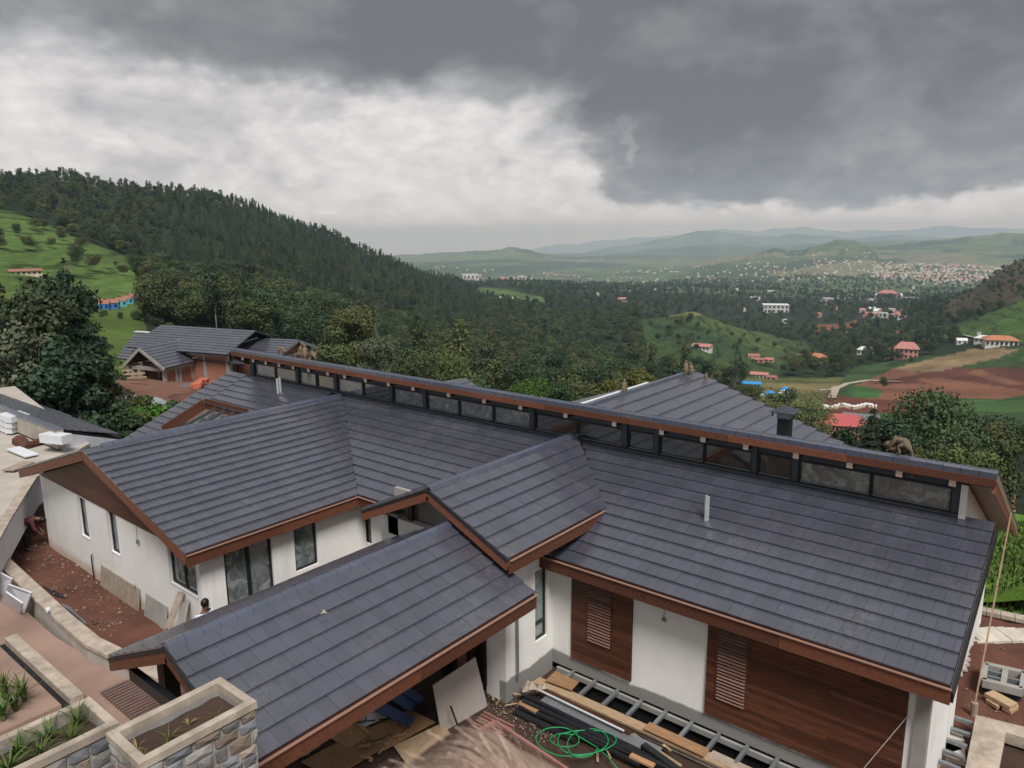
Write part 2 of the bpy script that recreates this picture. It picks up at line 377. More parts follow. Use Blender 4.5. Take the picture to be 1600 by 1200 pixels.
TILES = []      # candidates for single tiles: (size in the picture, roof object, verts, faces, full frame)
COURSE, TW = .352, .235
def tiled(roof, P0, e, uv, poly, course=COURSE, tw=TW, lift=.048, single=True, mname='roof_tile', bond=True, joined='tile_field'):
    """roof tiles over a convex polygon in (s,t); e along the eave, uv up the slope"""
    e = Vector(e).normalized(); uv = Vector(uv).normalized(); n = e.cross(uv)
    s0 = min(p[0] for p in poly); s1 = max(p[0] for p in poly); t0 = min(p[1] for p in poly); t1 = max(p[1] for p in poly)
    J = MB()
    for i in range(int(math.ceil((t1 - t0) / course))):
        ta = t0 + i * course; off = (tw / 2 if (i % 2 and bond) else 0)
        for j in range(-1, int((s1 - s0) / tw) + 2):
            sa = s0 + j * tw + off; g = .0018
            wob = random.uniform(-.0025, .0025); wob2 = random.uniform(-.002, .003)
            rect = [(sa + g, ta), (sa + tw - g, ta), (sa + tw - g, ta + course + .02), (sa + g, ta + course + .02)]
            c = clip(rect, poly)
            if len(c) < 3: continue
            area = abs(sum(c[k][0] * c[(k + 1) % len(c)][1] - c[(k + 1) % len(c)][0] * c[k][1] for k in range(len(c)))) / 2
            if area < .003: continue
            top = [Vector(P0) + e * a + uv * b + n * (lift * (1 - (b - ta) / (course + .02)) + .006 + wob + wob2 * ((a - sa) / tw)) for a, b in c]
            bot = [Vector(P0) + e * a + uv * b + n * (-.004) for a, b in c]
            k = len(c); fs = [tuple(range(k))] + [(q, k + q, k + (q + 1) % k, (q + 1) % k) for q in range(k)]
            if single:
                pr = [proj(p) for p in top]
                if all(p[2] > .3 for p in pr):
                    ar = abs(sum(pr[q][0] * pr[(q + 1) % k][1] - pr[(q + 1) % k][0] * pr[q][1] for q in range(k))) / 2
                    cx = sum(p[0] for p in pr) / k; cy = sum(p[1] for p in pr) / k
                    facing = (EYE - top[0]).dot(n) > 0
                    if facing and 0 < cx < 1600 and 0 < cy < 1200 and ar > 40:
                        TILES.append((ar, roof, J, top + bot, fs, len(J.v), mname)); continue
            J.add(top + bot, fs)
    return J, roof, mname, joined
FIELDS = []
# ------------------------------------------------------------ the big house
house = thing('hillside_house', 'large white house with dark tiled roofs and brown fascias filling the foreground', 'house', u(-5, 7.3, -5.62))
EZ = -4.0
# --- main slope
mp = .424                                            # rise per run of the main roof
YE, YS = 7.114, 9.2
mroof = MB().slab([u(-12.2, YE, EZ - .012), u(-.82, YE, EZ - .012), u(-.82, YS, -3.116 - .012), u(-12.2, YS, -3.116 - .012)], .10).build('main_roof', 'dark_wood', house)
FIELDS.append(tiled(mroof, u(-12.2, YE, EZ), (1, 0, 0), (0, 1, mp), [((12.2 - 8.946) * S, 0), (11.38 * S, 0), (11.38 * S, 2.086 * math.hypot(1, mp) * S), ((12.2 - 11.92) * S, 2.086 * math.hypot(1, mp) * S)]))
# left part beyond the wing, with the open glazed court in it
lroof = MB()
def mz(y): return EZ + mp * (y - YE)
XL = -16.05
strips = [((XL, 6.25), (XL + .75, YS)), ((XL + .75, 8.1), (-12.2, YS)), ((XL + .75, 6.25), (-12.2, 7.15)), ((-13.6, 7.15), (-12.2, 8.1))]
for (x0, y0), (x1, y1) in strips:
    lroof.slab([u(x0, y0, mz(y0) - .012), u(x1, y0, mz(y0) - .012), u(x1, y1, mz(y1) - .012), u(x0, y1, mz(y1) - .012)], .10)
lroof = lroof.build('side_roof', 'dark_wood', house)
hh = math.hypot(1, mp)
for (x0, y0), (x1, y1) in strips:
    FIELDS.append(tiled(lroof, u(x0, y0, mz(y0)), (1, 0, 0), (0, 1, mp), [(0, 0), ((x1 - x0) * S, 0), ((x1 - x0) * S, (y1 - y0) * hh * S), (0, (y1 - y0) * hh * S)], tw=.9, bond=False))
MB().beam(u(XL + .78, 8.12, mz(8.1)), u(-13.6, 8.12, mz(8.1)), .06, .42).beam(u(XL + .78, 7.15, mz(7.15)), u(XL + .78, 8.1, mz(8.1)), .06, .4).build('court_fascia', 'fascia_wood', lroof)
for k in range(5):
    x = XL + 1.0 + k * .36
    MB().beam(u(x, 7.15, mz(7.15) - .06), u(x + .25, 8.1, mz(8.1) - .04), .08, .12).build('court_rafter', 'grey_post', lroof)
MB().slab([u(XL + .8, 7.15, mz(7.15) - .16), u(-13.6, 7.15, mz(7.15) - .16), u(-13.6, 8.1, mz(8.1) - .16), u(XL + .8, 8.1, mz(8.1) - .16)], .02).build('court_glazing', 'window_glass', lroof)

FH = .155                                            # fascia height, units
def fascia(parent, p, q, out, h=FH, label=None, name='fascia', cap=True):
    """board hanging below a roof edge p-q (units), set out by 'out' (a unit vector)"""
    P, Q = u(*p), u(*q); o = Vector(out) * .03
    L = (Q - P).length; n = max(1, int(L / 2.6))
    for i in range(n):
        a = P.lerp(Q, i / n); b = P.lerp(Q, (i + 1) / n); b2 = b - (Q - P).normalized() * .011
        MB().beam(a + o - Vector((0, 0, h * S / 2)), b2 + o - Vector((0, 0, h * S / 2)), .05, h * S).build(name, 'fascia_wood', parent)
    if cap: MB().beam(P + o * 2.3 + Vector((0, 0, .004)), Q + o * 2.3 + Vector((0, 0, .004)), .045, .022).build('gutter_lip', 'fascia_cap', parent)

fascia(mroof, (-8.946, YE, EZ - .01), (-7.6, YE, EZ - .01), (0, -1, 0))
fascia(mroof, (-5.413, YE, EZ - .01), (-.80, YE, EZ - .01), (0, -1, 0))
MB().beam(u(-.80, YE, EZ - .1), u(-.80, YS, -3.116 - .1), .05, .26).build('verge_board', 'dark_metal', mroof)

# --- clerestory wall and top roof
YW = 9.2; ZF = -2.471; YF = 8.907
cw = MB().box2(u(-15.25, YW + .03, -3.6), u(-1.16, YW + .12, -3.10)).box2(u(-15.25, YW + .02, -2.80), u(-1.16, YW + .12, -2.62)).build('clerestory_wall', 'grey_post', house)
MB().beam(u(-15.25, YW - .03, -3.10), u(-1.14, YW - .03, -3.10), .10, .05).build('sill_flashing', 'zinc' if 0 else 'grey_post', cw)
panes = [(398, 428, 1), (430, 461, 0), (468, 492, 1), (495, 520.5, 0), (528, 564.5, 1), (567.5, 606.5, 0), (615, 659, 1), (668, 714.5, 1), (718.5, 768, 1), (772, 826, 1), (837, 899, 0), (903, 970, 0), (982.5, 1019.5, 0), (1032, 1097.5, 0), (1101.5, 1172, 0), (1186, 1234.5, 0), (1251, 1358, 2), (1364, 1484, 2)]
def wx(px):  # x on the clerestory plane of a pixel column
    py = 577 + (px - 398) * (775 - 577) / (1484 - 398.); return at(px, py, 1, YW * S).x
zt, zb = HC + S * -2.83, HC + S * -3.07
prev = None
for a, b, k in panes:
    xa, xb = wx(a), wx(b); y = (YW + .03) * S
    win = MB(); t = .045
    win.box2((xa - t, y - .03, zt), (xb + t, y + .05, zt + t)).box2((xa - t, y - .03, zb - t), (xb + t, y + .05, zb)).box2((xa - t, y - .03, zb), (xa, y + .05, zt)).box2((xb, y - .03, zb), (xb + t, y + .05, zt))
    w = win.build('window', 'dark_metal', cw)
    MB().box2((xa, y + .01, zb), (xb, y + .02, zt)).build('pane', ['clear_glass', 'window_glass', 'dusty_sheen_glass'][k], w)
    MB().box2((xa - .006, y - .036, zb - .012), (xb + .006, y - .031, zb)).build('glazing_bead', 'zinc', w)
    MB().box2((xa - t, y + .052, zt + t), (xb + t, y + .10, HC + S * -2.64)).build('lintel_panel', 'dark_metal', w)
    if prev is not None and xa - prev > .15:
        MB().box2((prev + .05, y - .08, HC + S * -3.13), (xa - .05, y + .06, HC + S * -2.66)).build('post', 'grey_post', cw)
    prev = xb
MB().box2((prev + .05, YW * S - .06, HC + S * -3.16), (prev + .28, YW * S + .1, HC + S * -2.66)).build('post', 'grey_post', cw)
MB().box2((wx(392), YW * S - .04, HC + S * -3.16), (wx(398) - .05, YW * S + .1, HC + S * -2.7)).build('post', 'grey_post', cw)
# roof above: rises towards us, falls away behind
ptch = .50; YB = 12.2
def bz(y): return ZF - ptch * (y - YF)
X0, X1 = -15.376, -.823
tr = MB().slab([u(X0, YF + .04, bz(YF + .04) - .015), u(X1, YF + .04, bz(YF + .04) - .015), u(X1, YB, bz(YB) - .015), u(X0, YB, bz(YB) - .015)], .16).build('upper_roof', 'soffit_board', house)
J = tiled(tr, u(X1, YB, bz(YB)), (-1, 0, 0), (0, -1, ptch), [(0, 0), (14.553 * S, 0), (14.553 * S, (YB - YF) * math.hypot(1, ptch) * S), (0, (YB - YF) * math.hypot(1, ptch) * S)], single=False, lift=.055); FIELDS.append(J)
n = int((X1 - X0) * S / .305)
capv = []
for i in range(n):
    xa = X0 + (X1 - X0) * i / n; xb = X0 + (X1 - X0) * (i + 1) / n
    m = MB(); f = -.012; z1 = ZF; z0 = ZF - .075
    pr = [(YF - .03, z0), (YF - .03, z1 - .01), (YF + .0, z1 + .008), (YF + .12, bz(YF + .12) + .03)]
    vs = [u(x, y, z + random.uniform(-.0015, .0015)) for x in (xa + .002, xb - .002) for y, z in pr]
    m.add(vs, [(0, 1, 5, 4)[::-1], (1, 2, 6, 5)[::-1], (2, 3, 7, 6)[::-1], (0, 3, 2, 1), (4, 5, 6, 7)]); capv.append(m.build('ridge_cap', 'ridge_tile', tr))
fascia(tr, (X0, YF - .01, ZF - .072), (X1, YF - .01, ZF - .072), (0, -1, 0), h=.085, cap=False)
MB().beam(u(X0 + .02, YF + .12, ZF - .16), u(X1 - .02, YF + .12, ZF - .16), .30, .10).build('ridge_beam', 'fascia_wood', tr)
for px in (378, 394.5, 414.5, 435, 457, 481, 511, 537.5, 570, 606, 644.5, 700, 755.5, 812.5, 883, 959, 1033, 1098, 1165, 1243.5, 1327.5, 1405, 1488.7):
    py = 562 + (px - 394.5) * (748.5 - 562) / (1488.7 - 394.5)
    x = at(px, py, 1, YF * S).x
    r = MB().box2((x - .06, (YF + .02) * S, HC + S * (ZF - .235)), (x + .06, YW * S + .1, HC + S * (ZF - .17))).build('rafter', 'dark_wood', tr)
    MB().box2((x - .062, (YF + .005) * S, HC + S * (ZF - .237)), (x + .062, (YF + .02) * S, HC + S * (ZF - .168))).build('rafter_end', 'rafter_tip', r)
# right end: white gable wall under the soffit, barge board
MB().slab([u(-1.10, 9.14, -5.6), u(-1.10, 12.0, -5.6), u(-1.10, 12.0, bz(12) - .14), u(-1.10, 9.14, bz(9.14) - .15)], .12).build('side_wall', 'clean_plaster', house)
MB().beam(u(X1 - .02, YF, ZF - .17), u(X1 - .02, YB, bz(YB) - .1), .06, .24).build('verge_board', 'fascia_wood', tr)
MB().beam(u(X0 + .02, YF, ZF - .17), u(X0 + .02, YB, bz(YB) - .1), .06, .24).build('verge_board', 'fascia_wood', tr)

# --- left wing
EX, EWY, RX, RZ = -8.946, 4.30, -11.844, -3.138
LX = -14.742; wp = (RZ - EZ) / (EX - RX)
wroof = MB()
wroof.slab([u(EX, EWY, EZ - .012), u(EX, 9.1, EZ - .012), u(RX, 9.1, RZ - .012), u(RX, EWY, RZ - .012)], .09)
wroof.slab([u(RX, EWY, RZ - .012), u(RX, 9.1, RZ - .012), u(LX, 9.1, EZ - .012), u(LX, EWY, EZ - .012)], .09)
wroof = wroof.build('wing_roof', 'soffit_wood', house)
wl = (EX - RX) * math.hypot(1, wp) * S; L9 = (9.1 - EWY) * S
# valley: the wing slope ends where it meets the main slope
vy = (9.2 - YE) * S
FIELDS.append(tiled(wroof, u(EX, EWY, EZ), (0, 1, 0), (-1, 0, wp), [(0, 0), ((YE - EWY) * S, 0), ((9.147 - EWY) * S, wl), (0, wl)]))
FIELDS.append(tiled(wroof, u(LX, 9.1, EZ), (0, -1, 0), (1, 0, wp), [(0, 0), (L9, 0), (L9, wl), (0, wl)]))
n = 30
for i in range(n):
    ya = EWY + .28 + (9.1 - EWY - .28) * i / n; yb = EWY + .28 + (9.1 - EWY - .28) * (i + 1) / n - .004
    if i > n * .99: break
    pr = [(-.075, -.022), (-.055, .035), (0, .058), (.055, .035), (.075, -.022)]
    vs = [u(RX + a, y, RZ + b) for y in (ya, yb) for a, b in pr]
    MB().add(vs, [(q, q + 1, q + 6, q + 5) for q in range(4)] + [(4, 3, 2, 1, 0), (5, 6, 7, 8, 9)]).build('ridge_cap', 'ridge_tile', wroof)
MB().beam(u(EX, YE, EZ + .004), u(RX, 9.147, RZ + .004), .05, .02).build('valley_flashing', 'dark_metal', wroof)
fascia(wroof, (EX, EWY, EZ - .01), (EX, YE, EZ - .01), (1, 0, 0))
for sgn, xe in ((1, EX), (-1, LX)):
    MB().beam(u(RX, EWY + .01, RZ - .085), u(xe, EWY + .01, EZ - .085), .05, .24).build('verge_board', 'fascia_wood', wroof)
MB().beam(u(LX, EWY, EZ - .08), u(LX, 9, EZ - .08), .05, .26).build('fascia', 'fascia_wood', wroof)

def wall(name, P, Q, z0, z1, openings=(), m='white_plaster', th=.2, parent=house, z1b=None):
    """vertical wall from P to Q (plan points in metres), outer face on P-Q, thickness behind; openings (s0,s1,za,zb) in metres"""
    P = Vector((P[0], P[1], 0)); Q = Vector((Q[0], Q[1], 0)); d = Q - P; L = d.length; d.normalize(); nn = Vector((-d.y, d.x, 0)) * th
    ss = sorted({0, L} | {o[0] for o in openings} | {o[1] for o in openings}); zs = sorted({z0, z1} | {o[2] for o in openings} | {o[3] for o in openings})
    mb = MB()
    for i in range(len(ss) - 1):
        run = None
        for k in range(len(zs) - 1):
            sm = (ss[i] + ss[i + 1]) / 2; zm = (zs[k] + zs[k + 1]) / 2
            hole = any(o[0] < sm < o[1] and o[2] < zm < o[3] for o in openings)
            if not hole:
                if run is None: run = zs[k]
                end = zs[k + 1]
            if run is not None and (hole or k == len(zs) - 2):
                a = P + d * ss[i]; b = P + d * ss[i + 1]
                vs = [a, b, b + nn, a + nn]; vs = [v + Vector((0, 0, run)) for v in vs] + [v + Vector((0, 0, end)) for v in vs]
                mb.add(vs, [(3, 2, 1, 0), (4, 5, 6, 7), (0, 1, 5, 4), (1, 2, 6, 5), (2, 3, 7, 6), (3, 0, 4, 7)]); run = None
    w = mb.build(name, m, parent)
    return w, P, d, nn

def window(w, s0, s1, za, zb, mull=(), glz='window_glass', inset=.06, t=.06, transom=(), trim=None, name='window'):
    obj, P, d, nn = w; nd = nn.normalized()
    def pt(s, z, o): return P + d * s + nd * o + Vector((0, 0, z))
    fr = MB()
    def bar(sa, sb, a, b, o0, o1):
        vs = [pt(sa, a, o0), pt(sb, a, o0), pt(sb, a, o1), pt(sa, a, o1), pt(sa, b, o0), pt(sb, b, o0), pt(sb, b, o1), pt(sa, b, o1)]
        fr.add(vs, [(3, 2, 1, 0), (4, 5, 6, 7), (0, 1, 5, 4), (1, 2, 6, 5), (2, 3, 7, 6), (3, 0, 4, 7)])
    o0, o1 = inset, inset + .07
    bar(s0, s1, za, za + t, o0, o1); bar(s0, s1, zb - t, zb, o0, o1); bar(s0, s0 + t, za + t, zb - t, o0, o1); bar(s1 - t, s1, za + t, zb - t, o0, o1)
    for ms in mull: bar(ms - t * .7, ms + t * .7, za + t, zb - t, o0 - .01, o1)
    for mz_ in transom: bar(s0 + t, s1 - t, mz_ - t * .6, mz_ + t * .6, o0 - .005, o1)
    f = fr.build(name, 'dark_metal', obj)
    cuts = [s0 + t] + sorted(mull) + [s1 - t]
    for i in range(len(cuts) - 1):
        MB().add([pt(cuts[i], za + t, inset + .035), pt(cuts[i + 1], za + t, inset + .035), pt(cuts[i + 1], zb - t, inset + .035), pt(cuts[i], zb - t, inset + .035)], [(0, 1, 2, 3)]).build('pane', glz, f)
    if trim:
        tb = MB(); g = trim
        for (sa, sb, a, b) in ((s0 - g, s1 + g, za - g, za), (s0 - g, s0, za, zb), (s1, s1 + g, za, zb)):
            vs = [pt(sa, a, -.012), pt(sb, a, -.012), pt(sb, a, .0), pt(sa, a, .0), pt(sa, b, -.012), pt(sb, b, -.012), pt(sb, b, 0), pt(sa, b, 0)]
            tb.add(vs, [(3, 2, 1, 0), (4, 5, 6, 7), (0, 1, 5, 4), (1, 2, 6, 5), (2, 3, 7, 6), (3, 0, 4, 7)])
        tb.build('window_surround', 'lilac_plaster', f)
    return f

def vplane(px, py, P, d):
    """point on the vertical plane through P along d"""
    return on_plane(px, py, P, (-d[1], d[0], 0))
# wing gable wall (slightly skewed to the roof, as in the photograph)
zt_w = HC + S * (EZ - .17)
c1 = at(310, 884, 2, zt_w); 
A = Vector((-27.33, 8.55, 0)); B = Vector((EX * S - .32, 8.42, 0))
dd = (B - A).normalized()
def ops(w_P, w_d, quads):
    out = []
    for (xl, yt, xr, yb, y2) in quads:
        a = vplane(xl, yt, w_P, w_d); b = vplane(xr, yb, w_P, w_d)
        out.append(((a - w_P).to_2d().dot(w_d.to_2d()), (b - w_P).to_2d().dot(w_d.to_2d()), b.z, a.z))
    return out
wg_open = ops(A, dd, [(121, 775, 141, 843, 0), (167, 797, 188.5, 869, 0), (260, 838, 310.5, 935, 0)])
z_gw = HC + S * -5.75
gw = wall('gable_wall', A, B, z_gw - .6, zt_w + .06, wg_open, 'wing_plaster')
for k, o in enumerate(wg_open): window(gw, *o, mull=(((o[0] + o[1]) / 2,) if k == 2 else ()), t=.05, trim=.035)
# wood-clad gable above, leaning out to the roof edge
MB().slab([u(LX, EWY + .03, EZ - .06), u(RX, EWY + .03, RZ - .06), u(RX, 4.7, RZ - .06), u(LX, 4.7, EZ - .06)], -.01).slab([u(RX, EWY + .03, RZ - .06), u(EX, EWY + .03, EZ - .06), u(EX, 4.7, EZ - .06), u(RX, 4.7, RZ - .06)], -.01).build('soffit', 'soffit_wood', wroof)
apex = u(RX, EWY + .06, RZ - .14)
n_b = 16
cl = MB()
def cladline(k):   # board between wall head and verge
    f = k / n_b
    lo = A.lerp(B, f) + Vector((0, 0, zt_w)); 
    top = lo.z + (S * (RZ - EZ)) * max(0, 1 - abs(lo.x - apex.x) / ((EX - RX) * S)) * 1.0 + .08
    return Vector((lo.x, lo.y, zt_w)), Vector((lo.x, lo.y - .02, top))
gb = None
rows = 12; hmax = S * (RZ - EZ) + .05
base_gable = MB()
for k in range(rows):
    za = k * hmax / rows; zb2 = (k + 1) * hmax / rows - .003
    def span(z):
        half = (EX - RX) * S * (1 - z / hmax); xc = RX * S
        return max(A.x, xc - half), min(B.x, xc + half)
    xa, xb = span(za); xa2, xb2 = span(zb2)
    def pp(x, z, off): 
        f = (x - A.x) / (B.x - A.x); q = A.lerp(B, f); return Vector((q.x, q.y - off, zt_w + z))
    o = .03
    vs = [pp(xa, za, o), pp(xb, za, o), pp(xb2, zb2, o), pp(xa2, zb2, o), pp(xa, za, 0), pp(xb, za, 0), pp(xb2, zb2, 0), pp(xa2, zb2, 0)]
    m = MB().add(vs, [(0, 1, 2, 3), (0, 4, 5, 1), (3, 2, 6, 7), (4, 7, 6, 5)]); m.build('cladding_board', 'soffit_wood', gw[0])
# wing side wall (facing the portico)
Bq = Vector((B.x, B.y, 0)); Wd = Vector((0, 1, 0)); xs = B.x
sopen = ops(Bq, Wd, [(349, 866, 429, 908, 0), (458, 822, 498, 880, 0)])
sopen = [(sopen[0][0], sopen[0][1], HC + S * -5.33, zt_w - .03), (sopen[1][0], sopen[1][1], sopen[1][2], zt_w - .03)]
sw = wall('wing_side_wall', (xs, B.y), (xs, YE * S + .25), z_gw - .6, zt_w + .06, sopen, 'wing_plaster', th=-.2) if 0 else None
def wall_y(name, x, y0, y1, z0, z1, openings, m, th):
    """wall facing +x on plane x"""
    return wall(name, (x, y0), (x, y1), z0, z1, openings, m, th)
sw = wall_y('wing_side_wall', xs, B.y, (YE + .25) * S, z_gw - .6, zt_w + .06, sopen, 'wing_plaster', .2)
window(sw, *sopen[0], mull=((sopen[0][0] + sopen[0][1]) / 2,), t=.07); window(sw, *sopen[1], t=.06)
# --- main front wall, left part (between wing and entrance block)
YP = 7.369 * S
z_plinth = HC + S * -5.613
fw_x0 = xs; x_ent = -5.384 * S
P0 = Vector((fw_x0, YP, 0)); dX = Vector((1, 0, 0))
fo = ops(P0, dX, [(568, 790, 581, 851, 0)])
fo = [(fo[0][0], fo[0][1], fo[0][2], zt_w - .05)]
fw = wall('front_wall', (fw_x0, YP), (x_ent - 2.2 * 1, YP), z_plinth - .5, zt_w + .06, fo, 'clean_plaster'); window(fw, *fo[0], glz='green_glass', t=.05)
# front wall, right part with the clad panels
xe = at(1432, 1100, 1, YP).x
fr = wall('terrace_wall', (x_ent, YP), (xe, YP), z_plinth, zt_w + .06, (), 'white_plaster')
# --- entrance block under the upper gable: wall with the slim window faces +x
y_en = at(790, 1000, 0, x_ent).y
wo_ = ops(Vector((x_ent, y_en, 0)), Vector((0, 1, 0)), [(836, 894, 855, 992, 0)])
eb = wall_y('entrance_side_wall', x_ent, y_en, YP, z_plinth - .3, HC + S * -3.75, wo_, 'white_plaster', .2)
window(eb, *wo_[0], glz='green_glass', transom=(wo_[0][2] + .42,), t=.05)
# entrance front wall (dark recess) and upper box
ef = wall('entrance_front_wall', (-7.6 * S, y_en), (x_ent - .42, y_en), z_plinth - .3, HC + S * -3.75, [(.9, 3.5, z_plinth - .3, z_plinth + 2.3)], 'clean_plaster')
MB().box2((x_ent - .42, y_en, z_plinth - .3), (x_ent - .2 , y_en + .2, HC + S * -3.75)).build('white_pier', 'clean_plaster', house)
MB().box2((-7.55 * S, y_en + 1.6, z_plinth), (-5.5 * S, y_en + 1.7, z_plinth + 2.6)).build('lobby_shade', 'pit_dark', house)  # near-black panel painted in for the shaded lobby depth
MB().box2((-7.45 * S, y_en, HC + S * -4.0), (-7.25 * S, YP, HC + S * -3.7)).build('return_wall', 'concrete', house)
MB().box2((-7.1 * S, 6.45 * S, HC + S * -4.2), (-7.02 * S, 6.5 * S, HC + S * -3.5)).build('gable_stud', 'dark_metal', house)
MB().box2((-7.48 * S, y_en + .3, HC + S * -4.2), (x_ent - .25, y_en + .4, HC + S * -3.4)).build('gable_infill', 'concrete', house)
# door leaf + frames in recess
dr = MB().box2((-6.75 * S, y_en + .12, z_plinth), (-6.35 * S, y_en + .18, z_plinth + 2.25)).build('door', 'dark_wood', house)
for x in (-6.9, -6.28, -5.95, -5.75): MB().box2((x * S, y_en - .04, z_plinth), (x * S + .1, y_en + .1, z_plinth + 2.3)).build('door_frame', 'dark_wood', house)

# --- generic small gabled roofs along Y
def gable_roof(name, xl, xr, ze, rx, rz, y0, y1, cap_r=.06, front=True, single=True, capstep=.30, clipR=None, tw=TW, fl=None):
    pr = (rz - ze) / (xr - rx); pl = (rz - ze) / (rx - xl)
    g = MB()
    g.slab([u(xr, y0, ze - .012), u(xr, y1, ze - .012), u(rx, y1, rz - .012), u(rx, y0, rz - .012)], .08)
    g.slab([u(rx, y0, rz - .012), u(rx, y1, rz - .012), u(xl, y1, ze - .012), u(xl, y0, ze - .012)], .08)
    g = g.build(name, 'dark_wood', house)
    lr = (xr - rx) * math.hypot(1, pr) * S; ll = (rx - xl) * math.hypot(1, pl) * S; L = (y1 - y0) * S
    polyR = clipR(lr, L) if clipR else [(0, 0), (L, 0), (L, lr), (0, lr)]
    FIELDS.append(tiled(g, u(xr, y0, ze), (0, 1, 0), (-1, 0, pr), polyR, single=single, tw=tw))
    FIELDS.append(tiled(g, u(xl, y1, ze), (0, -1, 0), (1, 0, pl), [(0, 0), (L, 0), (L, ll), (0, ll)], single=single, tw=tw))
    n = int(L / capstep)
    for i in range(n):
        ya = y0 + (y1 - y0) * i / n; yb = y0 + (y1 - y0) * (i + 1) / n - .003
        q = [(-cap_r * 1.2, -.02), (-cap_r * .8, .03), (0, .05), (cap_r * .8, .03), (cap_r * 1.2, -.02)]
        dz2 = random.uniform(-.002, .002)
        vs = [u(rx + a, y, rz + b + dz2) for y in (ya, yb) for a, b in q]
        MB().add(vs, [(k, k + 1, k + 6, k + 5) for k in range(4)] + [(4, 3, 2, 1, 0), (5, 6, 7, 8, 9)]).build('ridge_cap', 'ridge_tile', g)
    if front:
        for xe_ in (xl, xr):
            MB().beam(u(rx, y0 + .01, rz - .085), u(xe_, y0 + .01, ze - .085), .05, .22).build('verge_board', 'fascia_wood', g)
            MB().beam(u(rx, y0 - .004, rz - .022), u(xe_, y0 - .004, ze - .022), .03, .05).build('verge_flashing', 'dark_metal', g)
    fascia(g, (xr, y0, ze - .01), (xr, (y1 if fl is None else fl), ze - .01), (1, 0, 0))
    MB().beam(u(xl, y0, ze - .08), u(xl, y1, ze - .08), .05, .24).build('fascia', 'fascia_wood', g)
    return g
UGL, UGR, UGZ, URX, URZ, UY0 = -7.55, -5.036, -3.593, -6.30, -3.03, 6.05
# right slope ends at the valley with the main roof
yv0 = YE + (UGZ - EZ) / mp; yv1 = YE + (URZ - EZ) / mp
ug = gable_roof('porch_gable_roof', UGL, UGR, UGZ, URX, URZ, UY0, 9.4, clipR=lambda lr, L: [(0, 0), ((yv0 - UY0) * S + .03, 0), ((min(yv1, 9.2) - UY0) * S + .03, lr), (0, lr)], fl=yv0)
ENX, ENZ, ENY0, ENY1, ENL, ERX, ERZ = -4.77, -3.972, 2.62, 6.192, -7.198, -5.98, -3.42
en = gable_roof('portico_roof', ENL, ENX, ENZ, ERX, ERZ, ENY0, ENY1, tw=.262)
# white stub under the gable corner, downpipe
MB().box2(u(-5.40, 6.08, -4.0), u(-5.16, 6.32, -3.80)).build('soffit_box', 'clean_plaster', house)
MB().tube([at(808, 958, 0, x_ent + .06), at(809, 1060, 0, x_ent + .06)], .035).build('downpipe', 'galvanised', house)
# portico posts
for px, py, yy in ((262, 1052, 2.9),):
    p = at(px, py, 1, (ENY0 + .35) * S); MB().box2((p.x - .13, p.y - .12, -2.2), (p.x + .13, p.y + .14, HC + S * (ENZ + .10))).build('portico_post', 'dark_wood', house)
MB().box2((ENX * S - .35, ENY0 * S + .5, -2.2), (ENX * S - .1, ENY0 * S + .75, HC + S * ENZ - .1)).build('portico_post', 'dark_wood', house)
MB().beam(u(-7.0, ENY0 + .12, -4.12), u(-5.95, ENY0 + .12, -4.12), .12, .22).build('portico_beam', 'dark_metal', house)
MB().box2((x_ent - 1.0, y_en - .55, -.3), (x_ent - .85, y_en - .4, HC + S * ENZ + .1)).build('portico_post', 'fascia_wood', house)

# --- clad shutters panels on terrace wall
def panel(pxl, pxr, pyl, ptop, pbot, lv=None, zb=None):
    a = at(pxl, pyl, 1, YP - .04); b = at(pxr, pyl, 1, YP - .04)
    z1 = zt_w; z0 = zb
    P = MB().box2((a.x, YP - .03, z0), (b.x, YP - .005, z1)).build('clad_panel', 'dark_wood', fr[0])
    lx0 = lx1 = None
    if lv: lx0 = at(lv[0], pyl, 1, YP - .04).x; lx1 = at(lv[1], pyl, 1, YP - .04).x
    n = 24 if lv else 10; h = (z1 - z0) / n
    for i in range(n):
        za = z0 + i * h; zb_ = za + h - .004
        segs = [(a.x, b.x)]
        if lv and za > z0 + lv[2]: segs = [(a.x, lx0), (lx1, b.x)]
        for s0, s1 in segs:
            # boards of random lengths
            s = s0
            while s < s1 - .01:
                e2 = min(s1, s + random.choice((1.6, 2.1, 2.6)))
                if s1 - e2 < .4: e2 = s1
                MB().box2((s, YP - .055, za), (e2 - .003, YP - .03, zb_)).build('cladding_board', 'cladding_wood', P)
                s = e2
    if lv:
        L = MB().box2((lx0, YP - .05, z0 + lv[2]), (lx0 + .03, YP - .075, z1)).box2((lx1 - .03, YP - .05, z0 + lv[2]), (lx1, YP - .075, z1)).build('louver_frame', 'cladding_wood', P)
        k = 0; z = z0 + lv[2] + .03
        while z < z1 - .03:
            mt = 'louver_wood'
            c = Vector(((lx0 + lx1) / 2, YP - .075, z)); Mx = Matrix.Rotation(R(28), 3, 'X')
            MB().box(c, (lx1 - lx0 - .06, .050, .012), Mx).build('louver_slat', mt, L); z += .075; k += 1
z_p = HC + S * -5.42
panel(893, 988, 960, 0, 0, (918, 957, .62), z_p)
panel(1104, 1425, 1040, 0, 0, (1120, 1169, .45), z_p)
